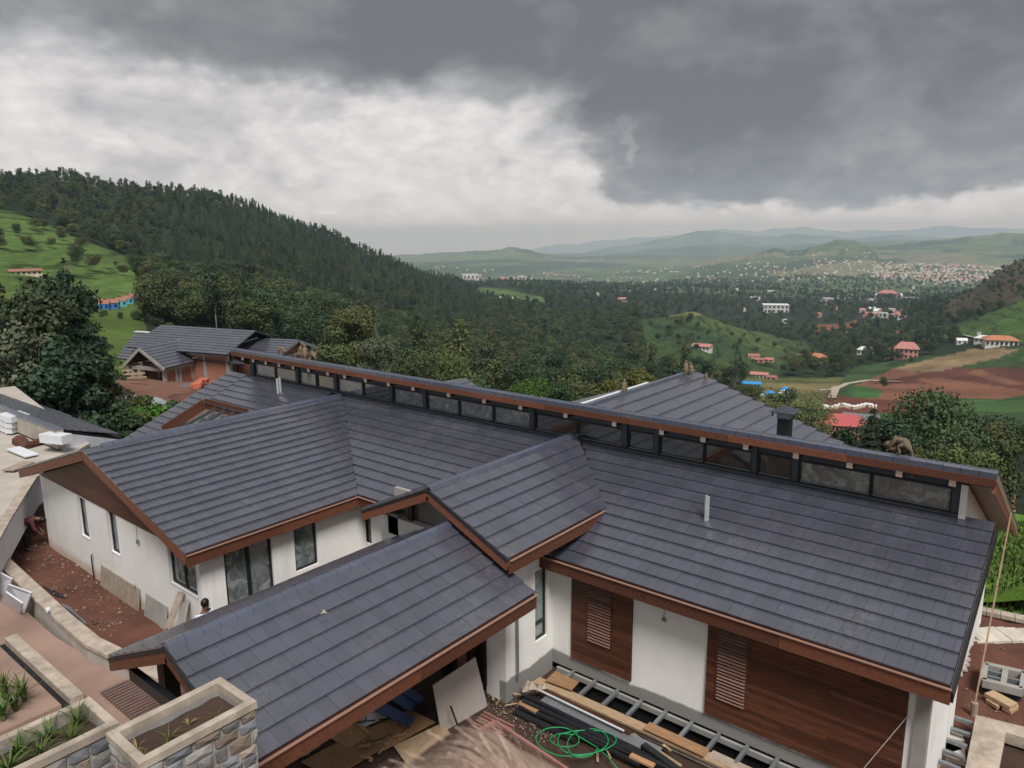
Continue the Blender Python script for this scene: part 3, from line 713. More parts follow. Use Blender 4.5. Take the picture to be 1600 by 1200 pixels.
# right end return of the wall (concrete edge) and end wall
MB().box2((xe, YP - .05, z_plinth - .6), (xe + .22, YP + .2, zt_w + .05)).build('corner_pier', 'concrete', house)
MB().box2((xe + .02, YP + .2, z_plinth - .6), (xe + .2, 9.3 * S, zt_w + .05)).build('end_wall', 'clean_plaster', house)
MB().box2((fw_x0 + .02, YP + .3, z_plinth - 1), (xe - .05, 9.0 * S, zt_w - .3)).build('interior', 'pit_dark', house)  # near-black block painted in for the unlit rooms

# roof furniture
def pipe_on_roof(px, pyb, pyt, r=.035):
    b = on_plane(px, pyb, u(-5, YE, EZ), (0, -mp, 1)); 
    k = (b - EYE).dot(_fwd); h = (pyb - pyt) * k / FPX
    return b, h
vp = MB()
b1, h1 = pipe_on_roof(1102, 815, 772); vp.tube([b1 - Vector((0, 0, .1)), b1 + Vector((0, 0, h1))], .035, 8)
b2, h2 = pipe_on_roof(1105.5, 814, 774); vp.tube([b2 - Vector((0, 0, .1)), b2 + Vector((0, 0, h2))], .03, 8); vp.build('vent_pipe', 'zinc', house, label='pair of pale vent pipes on the broad slope')
vp = MB()
b1, h1 = pipe_on_roof(434.5, 616, 591); vp.tube([b1 - Vector((0, 0, .1)), b1 + Vector((0, 0, h1))], .045, 8)
b1, h1 = pipe_on_roof(438.5, 614, 589); vp.tube([b1 - Vector((0, 0, .1)), b1 + Vector((0, 0, h1))], .045, 8); vp.build('vent_pipe', 'zinc', house, label='pair of pale vent pipes near the far end')
# wall lamps stubs / wires
for (px, py, plane, v) in ((1038, 968, 1, YP - .02),):
    p = at(px, py, plane, v); MB().tube([p + Vector((0, 0, .28)), p + Vector((0, -.03, .1)), p], .008).box(p, (.09, .06, .07)).build('wall_lamp', 'galvanised', house)
p = vplane(217, 846, A, dd) + Vector((0, -.03, 0)); MB().tube([p + Vector((0, 0, .45)), p + Vector((0, -.01, .12)), p], .007).box(p, (.11, .05, .11)).build('wall_lamp', 'galvanised', house)
p = vplane(147, 880, A, dd) + Vector((0, -.06, 0)); MB().tube([p + Vector((0, 0, -.75)), p, p + Vector((.02, 0, .25)), p + Vector((.1, 0, .33))], .02).build('conduit', 'black_pipe', house)
p = vplane(219, 930, A, dd) + Vector((0, -.06, 0)); MB().tube([p + Vector((0, 0, -.5)), p, p + Vector((0, 0, .25)), p + Vector((-.1, 0, .33)), p + Vector((-.16, 0, .2))], .02).build('conduit', 'concrete', house)
# ------------------------------------------------------------ the yard
GZ = -.3
mat('red_earth', (.115, .046, .030), .95, .4, scale=.8, bump=.7, bscale=7); mat('dark_earth', (.055, .032, .022), .95, .4, scale=1.5, bump=.7, bscale=9)
mat('drive_paving', (.28, .185, .145), .9, .25, scale=.8, bump=.3, bscale=9, streak=.2); mat('gravel', (.20, .145, .115), .95, .3, scale=3, island=.5)
mat('lawn', (.09, .18, .02), .95, .35, scale=3, bump=.8, bscale=25)
def ground_sheet(name, poly, z, m, relief=0, step=.35, kind='structure', skirt=.0):
    """sheet over a polygon with gentle relief"""
    xs = [p[0] for p in poly]; ys = [p[1] for p in poly]; x0, x1, y0, y1 = min(xs), max(xs), min(ys), max(ys)
    nx = max(2, int((x1 - x0) / step)); ny = max(2, int((y1 - y0) / step)); mb = MB(); idx = {}
    for i in range(nx):
        for j in range(ny):
            r0 = [(x0 + (x1 - x0) * (i + a) / nx, y0 + (y1 - y0) * (j + b) / ny) for a, b in ((0, 0), (1, 0), (1, 1), (0, 1))]
            c = clip(poly, r0)
            if len(c) < 3: continue
            f = []
            for p in c:
                k = (round(p[0], 3), round(p[1], 3))
                if k not in idx:
                    zz = z + relief * (mnoise.noise(Vector((k[0] * .7, k[1] * .7, 3))) + .5 * mnoise.noise(Vector((k[0] * 2.3, k[1] * 2.3, 7))))
                    idx[k] = len(mb.v); mb.v.append((k[0], k[1], zz))
                f.append(idx[k])
            f = [q for n, q in enumerate(f) if q != f[n - 1]]
            if len(f) > 2: mb.f.append(tuple(f))
    o = mb.build(name, m, smooth=bool(relief)); o['kind'] = kind; return o
PITY0, PITY1, PITX0, PITX1 = 12.93, YP - .02, -9.75, -2.6
GZ2 = .12
ground_sheet('earth', [(-31, 7.0), (-15.4, 7.0), (-15.4, 14), (-31, 14)], GZ2, 'red_earth', .07, .3)
ground_sheet('earth', [(-15.4, 5.5), (-9.7, 5.5), (-9.7, 14), (-15.4, 14)], GZ + .10, 'dark_earth', .04, .3)
ground_sheet('earth', [(-9.7, 5.5), (-1.9, 5.5), (-1.9, PITY0 - .02), (-9.7, PITY0 - .02)], GZ + .12, 'dark_earth', .05, .25)
ground_sheet('earth', [(-1.98, 5.5), (9, 5.5), (12, 24), (-3, 24.2), (-3.5, 17.5), (-1.98, 16.8)], GZ, 'red_earth', .10, .25)
ground_sheet('earth', [(-31, 6), (-30, 14), (-29, 30), (-10, 40), (14, 34), (14, 24), (-3, 24), (-3.6, 18), (-6, 20), (-28, 20)], GZ - .3, 'red_earth', .1, 1.2) if 0 else None
ground_sheet('base_ground', [(-45, -25), (30, -25), (30, 24), (12, 30), (-14, 30), (-45, 26)], -3.2, 'dark_earth', 0, 3.5)
# the drive and its low wall
ground_sheet('driveway', [(-30, 1.5), (-14.2, 1.5), (-14.2, 6.3), (-17.0, 6.35), (-20, 6.1), (-23.3, 6.15), (-30, 6.2)], .5, 'drive_paving', .015, .4)
mat('grate_rib', (.16, .10, .085), .7, .2)
ret = thing('retaining_wall', 'curved low concrete wall with tan coping between the drive and the red earth', 'wall', (-20, 6.3, -.3))
pts = [(-31, 6.55), (-28, 6.62), (-25.4, 6.6), (-22.4, 6.45), (-20, 6.34), (-18.2, 6.3), (-16.6, 6.5), (-15.4, 6.7)]
for i in range(len(pts) - 1):
    a, b = Vector((*pts[i], 0)), Vector((*pts[i + 1], 0)); b2 = b - (b - a).normalized() * .01
    MB().beam(a + Vector((0, 0, .20)), b2 + Vector((0, 0, .20)), .26, 1.35).build('wall_segment', 'pale_concrete', ret)
    MB().beam(a + Vector((0, 0, .91)), b2 + Vector((0, 0, .91)), .36, .09).build('coping', 'coping', ret)
# channel with tan kerb beside the drive
kb = thing('drain_channel', 'tan kerb along a dark drain slot in the drive', 'kerb', (-18.5, 5.2, .5))
for i in range(5):
    x = -20.6 + i * .8
    MB().box2((x, 5.18, .5), (x + .79, 5.45, .66)).build('kerb_stone', 'coping', kb)
MB().box2((-20.6, 5.02, .45), (-16.6, 5.17, .51)).build('slot', 'pit_dark', kb)
MB().box2((-22, 1.5, .5), (-16.6, 5.0, .62)).build('paved_bed', 'drive_paving', kb)
# ribbed grating under the portico edge
gr = thing('ground_grating', 'brown ribbed grating on the drive below the portico end', 'grating', (-15, 6.6, .5))
for i in range(30):
    x = -16.5 + i * .115
    MB().box2((x, 5.75, .5), (x + .055, 8.2, .58)).build('rib', 'grate_rib', gr)
MB().box2((-16.7, 5.6, .49), (-12.9, 8.4, .505)).build('tray', 'drive_paving', gr)

# stone planters below us
def planter(x0, x1, y0, y1, zt, label, seed, plants):
    t = thing('stone_planter', label, 'planter', (x0, y0, zt - 3))
    w = .10
    for (a, b, c, d) in ((x0, y0, x1, y0 + w), (x0, y1 - w, x1, y1), (x0, y0 + w, x0 + w, y1 - w), (x1 - w, y0 + w, x1, y1 - w)):
        MB().box2((a, b, zt - .09), (c, d, zt)).build('coping_stone', 'coping', t)
    MB().box2((x0 + .03, y0 + .03, zt - 4.5), (x1 - .03, y1 - .03, zt - .30)).build('core', 'mortar', t)
    s = MB(); 
    ground = MB(); nx = 14; ny = 22
    for i in range(nx + 1):
        for j in range(ny + 1):
            x = x0 + w + (x1 - x0 - 2 * w) * i / nx; y = y0 + w + (y1 - y0 - 2 * w) * j / ny
            ground.v.append((x, y, zt - .17 + .03 * mnoise.noise(Vector((x * 5, y * 5, seed)))))
    for i in range(nx):
        for j in range(ny):
            a = i * (ny + 1) + j; ground.f.append((a, a + ny + 1, a + ny + 2, a + 1))
    ground.build('soil', 'dark_earth', t, smooth=True)
    MB().box2((x0 + .035, y0 + .035, zt - .32), (x0 + w, y1 - .035, zt - .09)).box2((x1 - w, y0 + .035, zt - .32), (x1 - .035, y1 - .035, zt - .09)).box2((x0 + w, y0 + .035, zt - .32), (x1 - w, y0 + w, zt - .09)).box2((x0 + w, y1 - w, zt - .32), (x1 - w, y1 - .035, zt - .09)).build('inner_lining', 'concrete', t)
    # random rubble facing on the two visible sides, one stone each
    rr = random.Random(seed)
    def face(P, e, L):
        z = zt - .10; n = Vector((e.y, -e.x, 0))
        while z > zt - 1.5:
            h = rr.uniform(.09, .20); s_ = 0
            while s_ < L:
                wd = rr.uniform(.14, .36); wd = min(wd, L - s_)
                if wd > .05:
                    g = .011; c = [(s_ + g, z - h + g), (s_ + wd - g, z - h + g), (s_ + wd - g, z - g), (s_ + g, z - g)]
                    # chipped corners, uneven face
                    pl = []
                    for q in range(4):
                        a, b = Vector(c[q]), Vector(c[(q + 1) % 4]); f = rr.uniform(.06, .2)
                        pl += [a.lerp(b, f) + Vector((rr.uniform(-.008, .008), rr.uniform(-.008, .008))), a.lerp(b, 1 - rr.uniform(.06, .2)) + Vector((rr.uniform(-.008, .008), rr.uniform(-.008, .008)))]
                    o = [rr.uniform(.008, .028) for _ in pl]; cc = Vector((sum(p.x for p in pl) / 8, sum(p.y for p in pl) / 8))
                    pt = lambda p, off: P + e * p.x + Vector((0, 0, p.y)) + n * off
                    vs = [pt(p, 0) for p in pl] + [pt(p.lerp(cc, .12), of) for p, of in zip(pl, o)] + [pt(cc, max(o) + rr.uniform(.0, .02))]
                    fs = [(q, (q + 1) % 8, 8 + (q + 1) % 8, 8 + q) for q in range(8)] + [(8 + q, 8 + (q + 1) % 8, 16) for q in range(8)]
                    MB().add(vs, fs).build('stone', rr.choice(['stone', 'stone', 'stone_b', 'stone_c']), t)
                s_ += wd
            z -= h
    face(Vector((x1 - .03, y0, 0)), Vector((0, 1, 0)), y1 - y0); face(Vector((x0, y0 + .03, 0)), Vector((1, 0, 0)), x1 - x0)
    return t
plA = planter(-8.22, -7.42, 2.86, 4.24, 5.0, 'stone planter with bare soil and a few sprouts at the portico corner', 3, 0)
plB = planter(-9.08, -8.30, .6, 3.04, 5.0, 'stone planter full of grassy plants at the lower left corner', 5, 1)
mat('straw_leaf', (.30, .24, .10), .8, .3)
def tuft(loc, n, h, m, label, cat='plant', group=None, spread=.5, seed=0, w=.012):
    rr = random.Random(seed); mb = MB(); L = Vector(loc)
    for _ in range(n):
        an = rr.uniform(0, 6.28); d = Vector((math.cos(an), math.sin(an), 0)); hh = h * rr.uniform(.6, 1.1); sp_ = spread * rr.uniform(.3, 1); b0 = L + d * rr.uniform(0, .04)
        prev = None; side = Vector((-d.y, d.x, 0))
        for k in range(6):
            f = k / 5; p = b0 + d * sp_ * h * f * f * 1.2 + Vector((0, 0, hh * (f - .45 * f * f * sp_ * 1.6))); ww = w * (1 - f) ** .7 + .0008
            cur = (p - side * ww, p + side * ww)
            if prev: i = len(mb.v); mb.add([prev[0], prev[1], cur[1], cur[0]], [(0, 1, 2, 3)])
            prev = cur
    o = mb.build('grassy_plant', m, loc=loc); tag(o, label, cat, group); return o
GP = 'strappy plants in the left planter'
for k in range(9):
    y = 1.55 + k * .155; x = -8.70 + (.12 if k % 2 else -.14)
    tuft((x, y, 4.84), 26, .30 + .08 * random.random(), 'grass_blade', 'strappy green plant in the row filling the left planter', group=GP, seed=k, spread=.7)
for k, (x, y, h, m) in enumerate(((-7.78, 3.35, .20, 'leaf_yellow'), (-7.86, 3.62, .10, 'straw_leaf'), (-7.75, 3.9, .10, 'leaf_yellow'), (-7.9, 3.05, .16, 'straw_leaf'), (-7.66, 3.0, .14, 'grass_blade'))):
    tuft((x, y, 4.84), 9, h, m, ['curling yellow-green shoot in the middle of the bare planter', 'small dry shoot behind the curling one in the bare planter', 'yellow sprout near the portico corner of the bare planter', 'dry stalk at the near end of the bare planter', 'green tuft in the near corner of the bare planter'][k], seed=20 + k, spread=.9, w=.007)
for k, (px, py) in enumerate(((8, 1090), (25, 1110), (5, 1125), (38, 1095))):
    p = at(px, py, 2, .65); tuft(p, 30, .75, 'grass_blade', 'leafy green plant in the bed at the left edge', group='plants in the bed at the left edge', seed=40 + k, spread=.6, w=.03)

# terrace frame over the dark pit
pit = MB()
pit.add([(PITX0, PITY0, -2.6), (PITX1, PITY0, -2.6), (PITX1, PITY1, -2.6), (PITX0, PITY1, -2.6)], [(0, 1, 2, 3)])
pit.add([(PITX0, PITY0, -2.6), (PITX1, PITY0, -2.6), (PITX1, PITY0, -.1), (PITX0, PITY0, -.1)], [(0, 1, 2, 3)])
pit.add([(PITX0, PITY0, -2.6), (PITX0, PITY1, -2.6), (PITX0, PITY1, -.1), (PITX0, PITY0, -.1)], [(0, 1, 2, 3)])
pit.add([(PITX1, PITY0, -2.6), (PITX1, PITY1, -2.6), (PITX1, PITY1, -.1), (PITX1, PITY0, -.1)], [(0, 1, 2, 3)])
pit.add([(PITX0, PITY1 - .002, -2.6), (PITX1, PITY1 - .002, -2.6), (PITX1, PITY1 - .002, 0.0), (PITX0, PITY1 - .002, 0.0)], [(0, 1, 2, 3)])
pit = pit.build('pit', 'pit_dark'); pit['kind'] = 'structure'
tf = thing('terrace_frame', 'galvanised joists bridging the dark pit below the clad wall', 'frame', (-6, 13, 0))
MB().box2((PITX0, YP - .12, -.12), (PITX1 + .6, YP - .055, -.0)).build('wall_ledger', 'concrete', tf); MB().box2((PITX0, PITY0 - .25, -.13), (PITX1 + 1.0, PITY0 - .06, .0)).build('outer_kerb', 'coping', tf)
for i in range(15):
    x = -9.25 + i * .615; MB().beam((x, PITY0 - .08, .025), (x + .0, YP - .10, .055), .075, .075).build('joist', 'galvanised', tf)
def board(name, corners, z, th, m, label, cat, group=None, dz=(0, 0, 0, 0)):
    pts = [at(px, py, 2, z + dd_z) for (px, py), dd_z in zip(corners, dz)]
    n = (pts[1] - pts[0]).cross(pts[2] - pts[0])
    if n.z < 0: pts.reverse()
    o = MB().slab([p - Vector(pts[0]) * 0 for p in pts], th).build(name, m, loc=tuple(sum(pts, Vector()) / len(pts))); return tag(o, label, cat, group)
board('plywood_sheet', [(868, 1048), (905, 1065), (893, 1078), (852, 1063)], .13, .02, 'plywood', 'orange plywood scrap over the first joists by the inner corner', 'board')
board('plywood_sheet', [(1015, 1128), (1108, 1170), (1100, 1182), (1005, 1138)], .13, .02, 'plywood', 'orange plywood sheet lying across the middle joists', 'board')
# long timbers and pipes lying parallel to the terrace
def stick(name, a, b, z, w, h, m, label, cat, group=None, tube=False, z2=None):
    A_, B_ = at(*a, 2, z), at(*b, 2, z if z2 is None else z2); mb = MB()
    if tube: mb.tube([A_, B_], w / 2, 10)
    else: mb.beam(A_, B_, w, h)
    return tag(mb.build(name, m, loc=tuple((A_ + B_) / 2)), label, cat, group)
stick('timber_plank', (838, 1063), (1245, 1245), .03, .26, .05, 'raw_timber', 'long raw timber plank along the outer edge of the joists', 'plank')
stick('timber_plank', (838, 1073), (985, 1145), .10, .10, .06, 'cladding_wood', 'dark red plank with a pale edge beside the long timber', 'plank')
stick('white_batten', (842, 1078), (975, 1142), .15, .03, .03, 'white_slab', 'thin white batten lying on the dark red plank', 'batten')
stick('steel_sheet', (850, 1090), (1030, 1175), .05, .30, .012, 'galvanised', 'grey metal sheet strip between the planks and the black pipes', 'sheet')
for i in range(3):
    stick('black_pipe', (822 - i * 5, 1088 + i * 8), (1040 + 14 * i, 1196 + i * 8), .02 + .05 * (i % 2), .12, .12, 'black_pipe', ['black pipe nearest the terrace joists', 'middle one of the long black pipes', 'black pipe nearest the green hose'][i], 'pipe', 'long black pipes', tube=True)
stick('steel_beam', (818, 1104), (1000, 1195), .0, .09, .05, 'dark_metal', 'dark steel strip outside the black pipes', 'beam')
stick('timber_plank', (812, 1098), (840, 1112), .06, .16, .05, 'plywood', 'orange end of a plank under the black pipes', 'plank')
stick('timber_plank', (985, 1180), (1022, 1197), .06, .12, .05, 'plywood', 'short orange plank piece at the bottom edge beside the pipes', 'plank')
stick('timber_plank', (985, 1150), (1060, 1200), .03, .22, .04, 'raw_timber', 'pale timber plank running off the bottom edge', 'plank')
stick('black_hose', (805, 1112), (900, 1158), -.12, .16, .16, 'black_cloth', 'black rolled membrane in the mud beside the pipes', 'roll', tube=True)
stick('steel_beam', (1005, 1165), (1075, 1215), .10, .14, .10, 'black_pipe', 'black square beam at the bottom edge', 'beam')
stick('timber_plank', (1110, 1178), (1190, 1215), .05, .25, .03, 'weathered_board', 'grey board across the joists near the bottom edge', 'plank')
# green hose coils
hp = []
for i in range(150):
    f = i / 149; an = f * 3.6 * 6.283; cx_, cy_ = 895 + 22 * math.sin(f * 9), 1166 + 5 * math.cos(f * 5); rx_ = 38 - 9 * math.sin(f * 13); ry_ = 19 + 5 * math.sin(f * 7)
    p = at(cx_ + rx_ * math.cos(an), cy_ + ry_ * math.sin(an), 2, 0); hp.append(Vector((p.x, p.y, .06 + .07 * abs(math.sin(f * 17)))))
for (px, py) in ((900, 1150), (930, 1168), (950, 1185), (975, 1210)): p = at(px, py, 2, 0); hp.append(Vector((p.x, p.y, -.05 if py > 1190 else .03)))
h_ = MB().tube(hp, .012, 6).build('garden_hose', 'green_hose', loc=tuple(hp[0]), smooth=True); tag(h_, 'tangled bright green hose lying over the pipes', 'hose')
# leaning grey board, short rod
b0, b1 = at(690, 1145, 2, -.2), at(762, 1104, 2, -.2); t0, t1 = at(677, 1071, 2, .85), at(743, 1027, 2, 1.0)
lb = MB().slab([b0, b1, t1, t0], .03).build('leaning_board', 'plaster_board', loc=tuple(b0)); tag(lb, 'large square beige board leaning by the porch', 'board')
p0_, p1_ = at(704, 1103, 2, .45), at(716, 1136, 2, 0.0)
tag(MB().beam(p0_ , p1_ , .03, .03).build('metal_rod', 'dark_metal', loc=tuple(p1_)), 'short dark rod against the leaning beige board', 'rod')
# porch floor: plywood sheets and blue panels
for k, (cs, m, lb_) in enumerate((
 ([(470, 1190), (560, 1142), (612, 1160), (520, 1215)], 'plywood', 'large plywood sheet on the porch floor at the bottom edge'),
 ([(512, 1150), (560, 1128), (590, 1140), (545, 1168)], 'plywood', 'small plywood sheet under the portico eave'),
 ([(566, 1142), (640, 1108), (680, 1128), (600, 1172)], 'plywood', 'plywood sheet between the blue panels and the viewer'),
 ([(615, 1165), (690, 1130), (720, 1165), (640, 1200)], 'raw_timber', 'pale plywood sheet at the foot of the leaning board'),
 ([(450, 1168), (478, 1153), (500, 1165), (472, 1182)], 'weathered_board', 'small pale board near the near corner of the portico'))):
    board('plywood_sheet', cs, -.12 + .012 * k, .018, m, lb_, 'board', 'sheets on the porch floor')
board('white_sheet', [(545, 1122), (590, 1108), (612, 1118), (566, 1136)], -.06, .01, 'white_slab', 'white sheet with a coiled cable on the porch floor', 'sheet')
for k, (cs, lb_) in enumerate((([(596, 1083), (612, 1076), (652, 1098), (640, 1112)], 'blue panel farther under the portico'), ([(572, 1103), (590, 1093), (648, 1122), (638, 1134)], 'blue panel nearer the viewer under the portico'), ([(618, 1072), (632, 1068), (664, 1090), (654, 1098)], 'short blue panel nearest the porch door'))):
    board('blue_panel', cs, .02 + .03 * k, .03, 'blue_panel', lb_, 'panel', 'blue panels under the portico')
hp = [at(560 + 12 * math.cos(t / 3.), 1122 + 7 * math.sin(t / 3.), 2, -.03) for t in range(26)] + [at(600, 1124, 2, -.06), at(625, 1115, 2, -.06)]
tag(MB().tube(hp, .012, 5).build('cable_coil', 'black_pipe', loc=tuple(hp[0])), 'thin dark cable coiled on the white sheet', 'cable')
# porch plant in a pot
pp_ = at(715, 1050, 2, 0); pp_ = Vector((-11.9, 11.9, -.2))
pt_ = thing('potted_plant', 'yellow-green plant standing in the dark porch', 'plant', pp_)
MB().tube([pp_, pp_ + Vector((0, 0, .35))], .14, 10, 1.3).build('pot', 'black_pipe', pt_)
lf = MB()
for k in range(16):
    an = k * 2.4; d = Vector((math.cos(an), math.sin(an), 0)); s_ = pp_ + Vector((0, 0, .4 + k * .06)); tip = s_ + d * .28 + Vector((0, 0, .22)); sd_ = Vector((-d.y, d.x, 0)) * .06
    lf.add([s_, s_.lerp(tip, .5) + sd_, tip, s_.lerp(tip, .5) - sd_], [(0, 1, 2, 3)])
lf.build('leaves', 'leaf_yellow', pt_); 
# debris: rubble and bottle bits
rb = MB(); rr = random.Random(4)
def rock(mb, c, r, rr):
    c = Vector(c); vs = [c + Vector((rr.uniform(.6, 1) * r * a, rr.uniform(.6, 1) * r * b, rr.uniform(.5, .9) * r * e)) for a, b, e in ((1, 0, 0), (-1, 0, 0), (0, 1, 0), (0, -1, 0), (0, 0, 1), (0, 0, -1))]
    mb.add(vs, [(0, 2, 4), (2, 1, 4), (1, 3, 4), (3, 0, 4), (2, 0, 5), (1, 2, 5), (3, 1, 5), (0, 3, 5)])
for _ in range(900):
    px, py = rr.uniform(760, 870), rr.uniform(1050, 1160)
    p = at(px, py, 2, GZ + .14); 
    if p.y < PITY0 - .1: rock(rb, p, rr.uniform(.01, .035), rr)
for _ in range(700):
    p = Vector((rr.uniform(-29, -19.5), rr.uniform(7.2, 9.6), GZ2 + .02)); rock(rb, p, rr.uniform(.01, .05) * (1 if rr.random() < .9 else 2), rr)
for _ in range(500):
    p = Vector((rr.uniform(-1.9, 1.0), rr.uniform(16, 22), GZ + .03)); rock(rb, p, rr.uniform(.01, .035), rr)
g_ = rb.build('gravel', 'gravel'); g_['kind'] = 'stuff'; g_['label'] = 'small stones and rubble scattered over the earth'
# crumpled sack on the plank heap
sk = MB(); c0 = at(825, 1072, 2, .15)
for k in range(5): rock(sk, c0 + Vector((.09 * k, -.16 * math.sin(k * 1.3), .05 * (k % 3))), .22 - .02 * k, random.Random(k))
tag(sk.build('cement_sack', 'weathered_board', loc=tuple(c0)), 'crumpled pale sack at the inner corner above the pipes', 'sack')
# pink trestle and mesh railing at the bottom
rl = thing('pink_railing', 'pink painted mesh railing at the bottom edge', 'railing', at(775, 1135, 2, 0))
Pa, Pb, Pc = at(775, 1128, 2, .6), at(905, 1215, 2, .6), at(708, 1165, 2, .6)
MB().beam(Pa, Pb, .06, .06).build('top_rail', 'pink_paint', rl); MB().beam(Pa, Pc, .10, .06).build('top_rail', 'pink_paint', rl)
for k in range(14):
    q = Pa.lerp(Pb, (k + .5) / 14); MB().beam(q, q - Vector((0, 0, .6)), .012, .012, up=(1, 0, 0)).build('mesh_bar', 'pink_paint', rl)
for k in range(5):
    dz_ = Vector((0, 0, -.12 * (k + 1))); MB().beam(Pa + dz_, Pb + dz_, .010, .010).build('mesh_bar', 'pink_paint', rl)
for k in range(7):
    a_ = at(728 + k * 7, 1108 + k * 5, 2, GZ + .2); b_ = at(760 + k * 8, 1120 + k * 6, 2, GZ + .2)
    
rk = thing('ribbed_floor_grate', 'pinkish ribbed grate beside the leaning board', 'grating', at(745, 1135, 2, -.1))
for k in range(8):
    a_ = at(728 + k * 4, 1142 - k * 4.2, 2, -.1); b_ = at(775 + k * 4, 1165 - k * 4.2, 2, -.1); MB().beam(a_, b_, .04, .04).build('rib', 'pink_paint', rk)

# boards leaning on the gable wall
def lean(px0, py0, px1, py1, h, m, label, wide=0, out=.35, z0=.12):
    n = Vector((dd.y, -dd.x, 0)); a = vplane(px0, py0, A + n * (out + .04), dd); b = vplane(px1, py1, A + n * (out + .04), dd); a.z = b.z = z0
    o = MB().slab([a, b, b - n * out + Vector((0, 0, h)), a - n * out + Vector((0, 0, h))], .03).build('leaning_board', m, loc=tuple(a)); tag(o, label, 'board', 'boards leaning on the gable wall'); return o
lean(157, 922, 215, 952, .62, 'weathered_board', 'long low board leaning on the gable wall beside the conduit', out=.1)
lean(224, 955, 256, 972, .62, 'concrete', 'grey framed board leaning on the wall below the corner window', out=.12)
lean(242, 966, 254, 973, .40, 'weathered_board', 'small board in front of the grey framed one', out=.05)
n_w = Vector((dd.y, -dd.x, 0)); a_, b_ = vplane(262, 982, A + n_w * .55, dd), vplane(283, 925, A + n_w * .06, dd)
tag(MB().beam(a_, b_ , .26, .04, up=(0, -1, .3)).build('leaning_plank', 'weathered_board', loc=tuple(a_)), 'narrow plank slanting up against the wall corner', 'plank')
a_, b_ = vplane(283, 976, A + n_w * .4, dd), vplane(290, 940, A + n_w * .08, dd)
tag(MB().beam(a_, b_ , .30, .04, up=(0, -1, .3)).build('leaning_plank', 'concrete', loc=tuple(a_)), 'short grey plank beside the slanting narrow one', 'plank')
# slabs stacked on the low wall at the left edge
for k, (q, zz, lb_) in enumerate(((((0, 895), (18, 905), (10, 935), (-20, 915)), .55, 'white slab at the left edge of the leaning stack'), (((17, 912), (53, 925), (42, 957), (12, 935)), .55, 'large white slab leaning on the curved wall'), (((18, 922), (44, 940), (40, 956), (11, 938)), .55, 'small white slab in front of the large one'))):
    lo1, lo2 = at(*q[3], 2, .5), at(*q[2], 2, .5); hi1, hi2 = at(*q[0], 2, 1.25), at(*q[1], 2, 1.2)
    off = Vector((0, -.07 * k, 0))
    o = MB().slab([lo1 + off, lo2 + off, hi2 + off, hi1 + off], .04).build('leaning_slab', 'white_slab', loc=tuple(lo1)); tag(o, lb_, 'slab', 'white slabs on the curved wall')
# dark sheet and grey strips behind the low wall
tag(MB().tube([at(68, 922, 2, 0), at(110, 945, 2, 0), at(150, 980, 2, 0)], .13, 7, .8).build('black_membrane', 'black_cloth', loc=tuple(at(68, 922, 2, 0))), 'black membrane lying behind the curved low wall', 'membrane')
for k in range(3): stick('metal_strip', (98 + k * 4, 944 + k * 2), (128 + k * 3, 968 + k * 3), .35, .05, .02, 'galvanised', 'grey metal strip beside the black membrane', 'strip', 'grey strips behind the low wall')
stick('white_offcut', (114, 998), (132, 1006), .53, .05, .03, 'white_slab', 'small white offcut on the drive', 'offcut')
tag(MB().box(at(75, 953, 2, 1.0), (.14, .1, .1)).tube([at(75, 953, 2, 1.0), at(75, 953, 2, 1.12)], .03).build('paint_can', 'white_slab', loc=tuple(at(75, 953, 2, 1.0))), 'small white can standing on the coping', 'can')

# ---------- upper left deck, white fascia, dark recess below
dk = thing('upper_deck', 'raised concrete deck with a curved white fascia at the left edge', 'deck', (-30, 9, 1.8))
edge = [(-23.0, 5.6), (-25.6, 6.9), (-27.9, 8.1), (-29.6, 9.0), (-31.4, 10.4)]
dpts = [(-50, 2), (-23.5, 2)] + edge + [(-33.2, 12.4), (-50, 15)]
MB().slab([Vector((x, y, 1.85)) for x, y in dpts], .10).build('deck_slab', 'pale_concrete', dk)
for i in range(len(edge) - 1):
    a, b = Vector((*edge[i], 0)), Vector((*edge[i + 1], 0))
    MB().beam(a + Vector((.03, 0, 1.40)), b + Vector((.03, 0, 1.40)), .12, 1.05).build('white_fascia', 'white_slab', dk)
    MB().beam(a + Vector((0, 0, 1.94)), b + Vector((0, 0, 1.94)), .30, .07).build('coping', 'coping', dk)
MB().box2((-36, 8.6, -1), (-30.6, 12, 1.7)).build('back_wall', 'concrete', dk)
MB().box2((-27.3, 6.7, -1), (-26.9, 7.15, 1.0)).build('brick_pier', 'brick', dk)
# parapet + next roof
def quadroof(name, parent, P, m='roof_tile', th=.1, course=.4, tw=1.4):
    o = MB().slab(P, th).build(name, 'dark_metal', parent)
    e = (P[1] - P[0]); L = e.length; e.normalize(); n = e.cross(P[3] - P[0]).normalized(); uv = n.cross(e)
    s = lambda q: ((q - P[0]).dot(e), (q - P[0]).dot(uv))
    FIELDS.append(tiled(o, P[0] + n * .014, e, uv, [s(q) for q in P], course=course, tw=tw, single=False, bond=False, lift=course * .1)); return o
nh = thing('neighbour_house', 'low house with striped grey roof behind the deck at the left edge', 'house', at(90, 690, 2, 1.5))
A_, B_ = at(-60, 612, 2, 2.7), at(97, 672, 2, 2.7); Cc, Dd = at(190, 684, 2, 1.5), at(-60, 590, 2, 1.5)
quadroof('roof', nh, [A_, B_, Cc, Dd][::1] if (B_ - A_).cross(Dd - A_).z > 0 else [B_, A_, Dd, Cc])
MB().slab([B_ + Vector((0, 0, -.12)), B_ + Vector((0, 0, -1.6)), Cc + Vector((0, 0, -.9)), Cc + Vector((0, 0, -.1))], .15).build('gable_wall', 'lilac_plaster', nh)
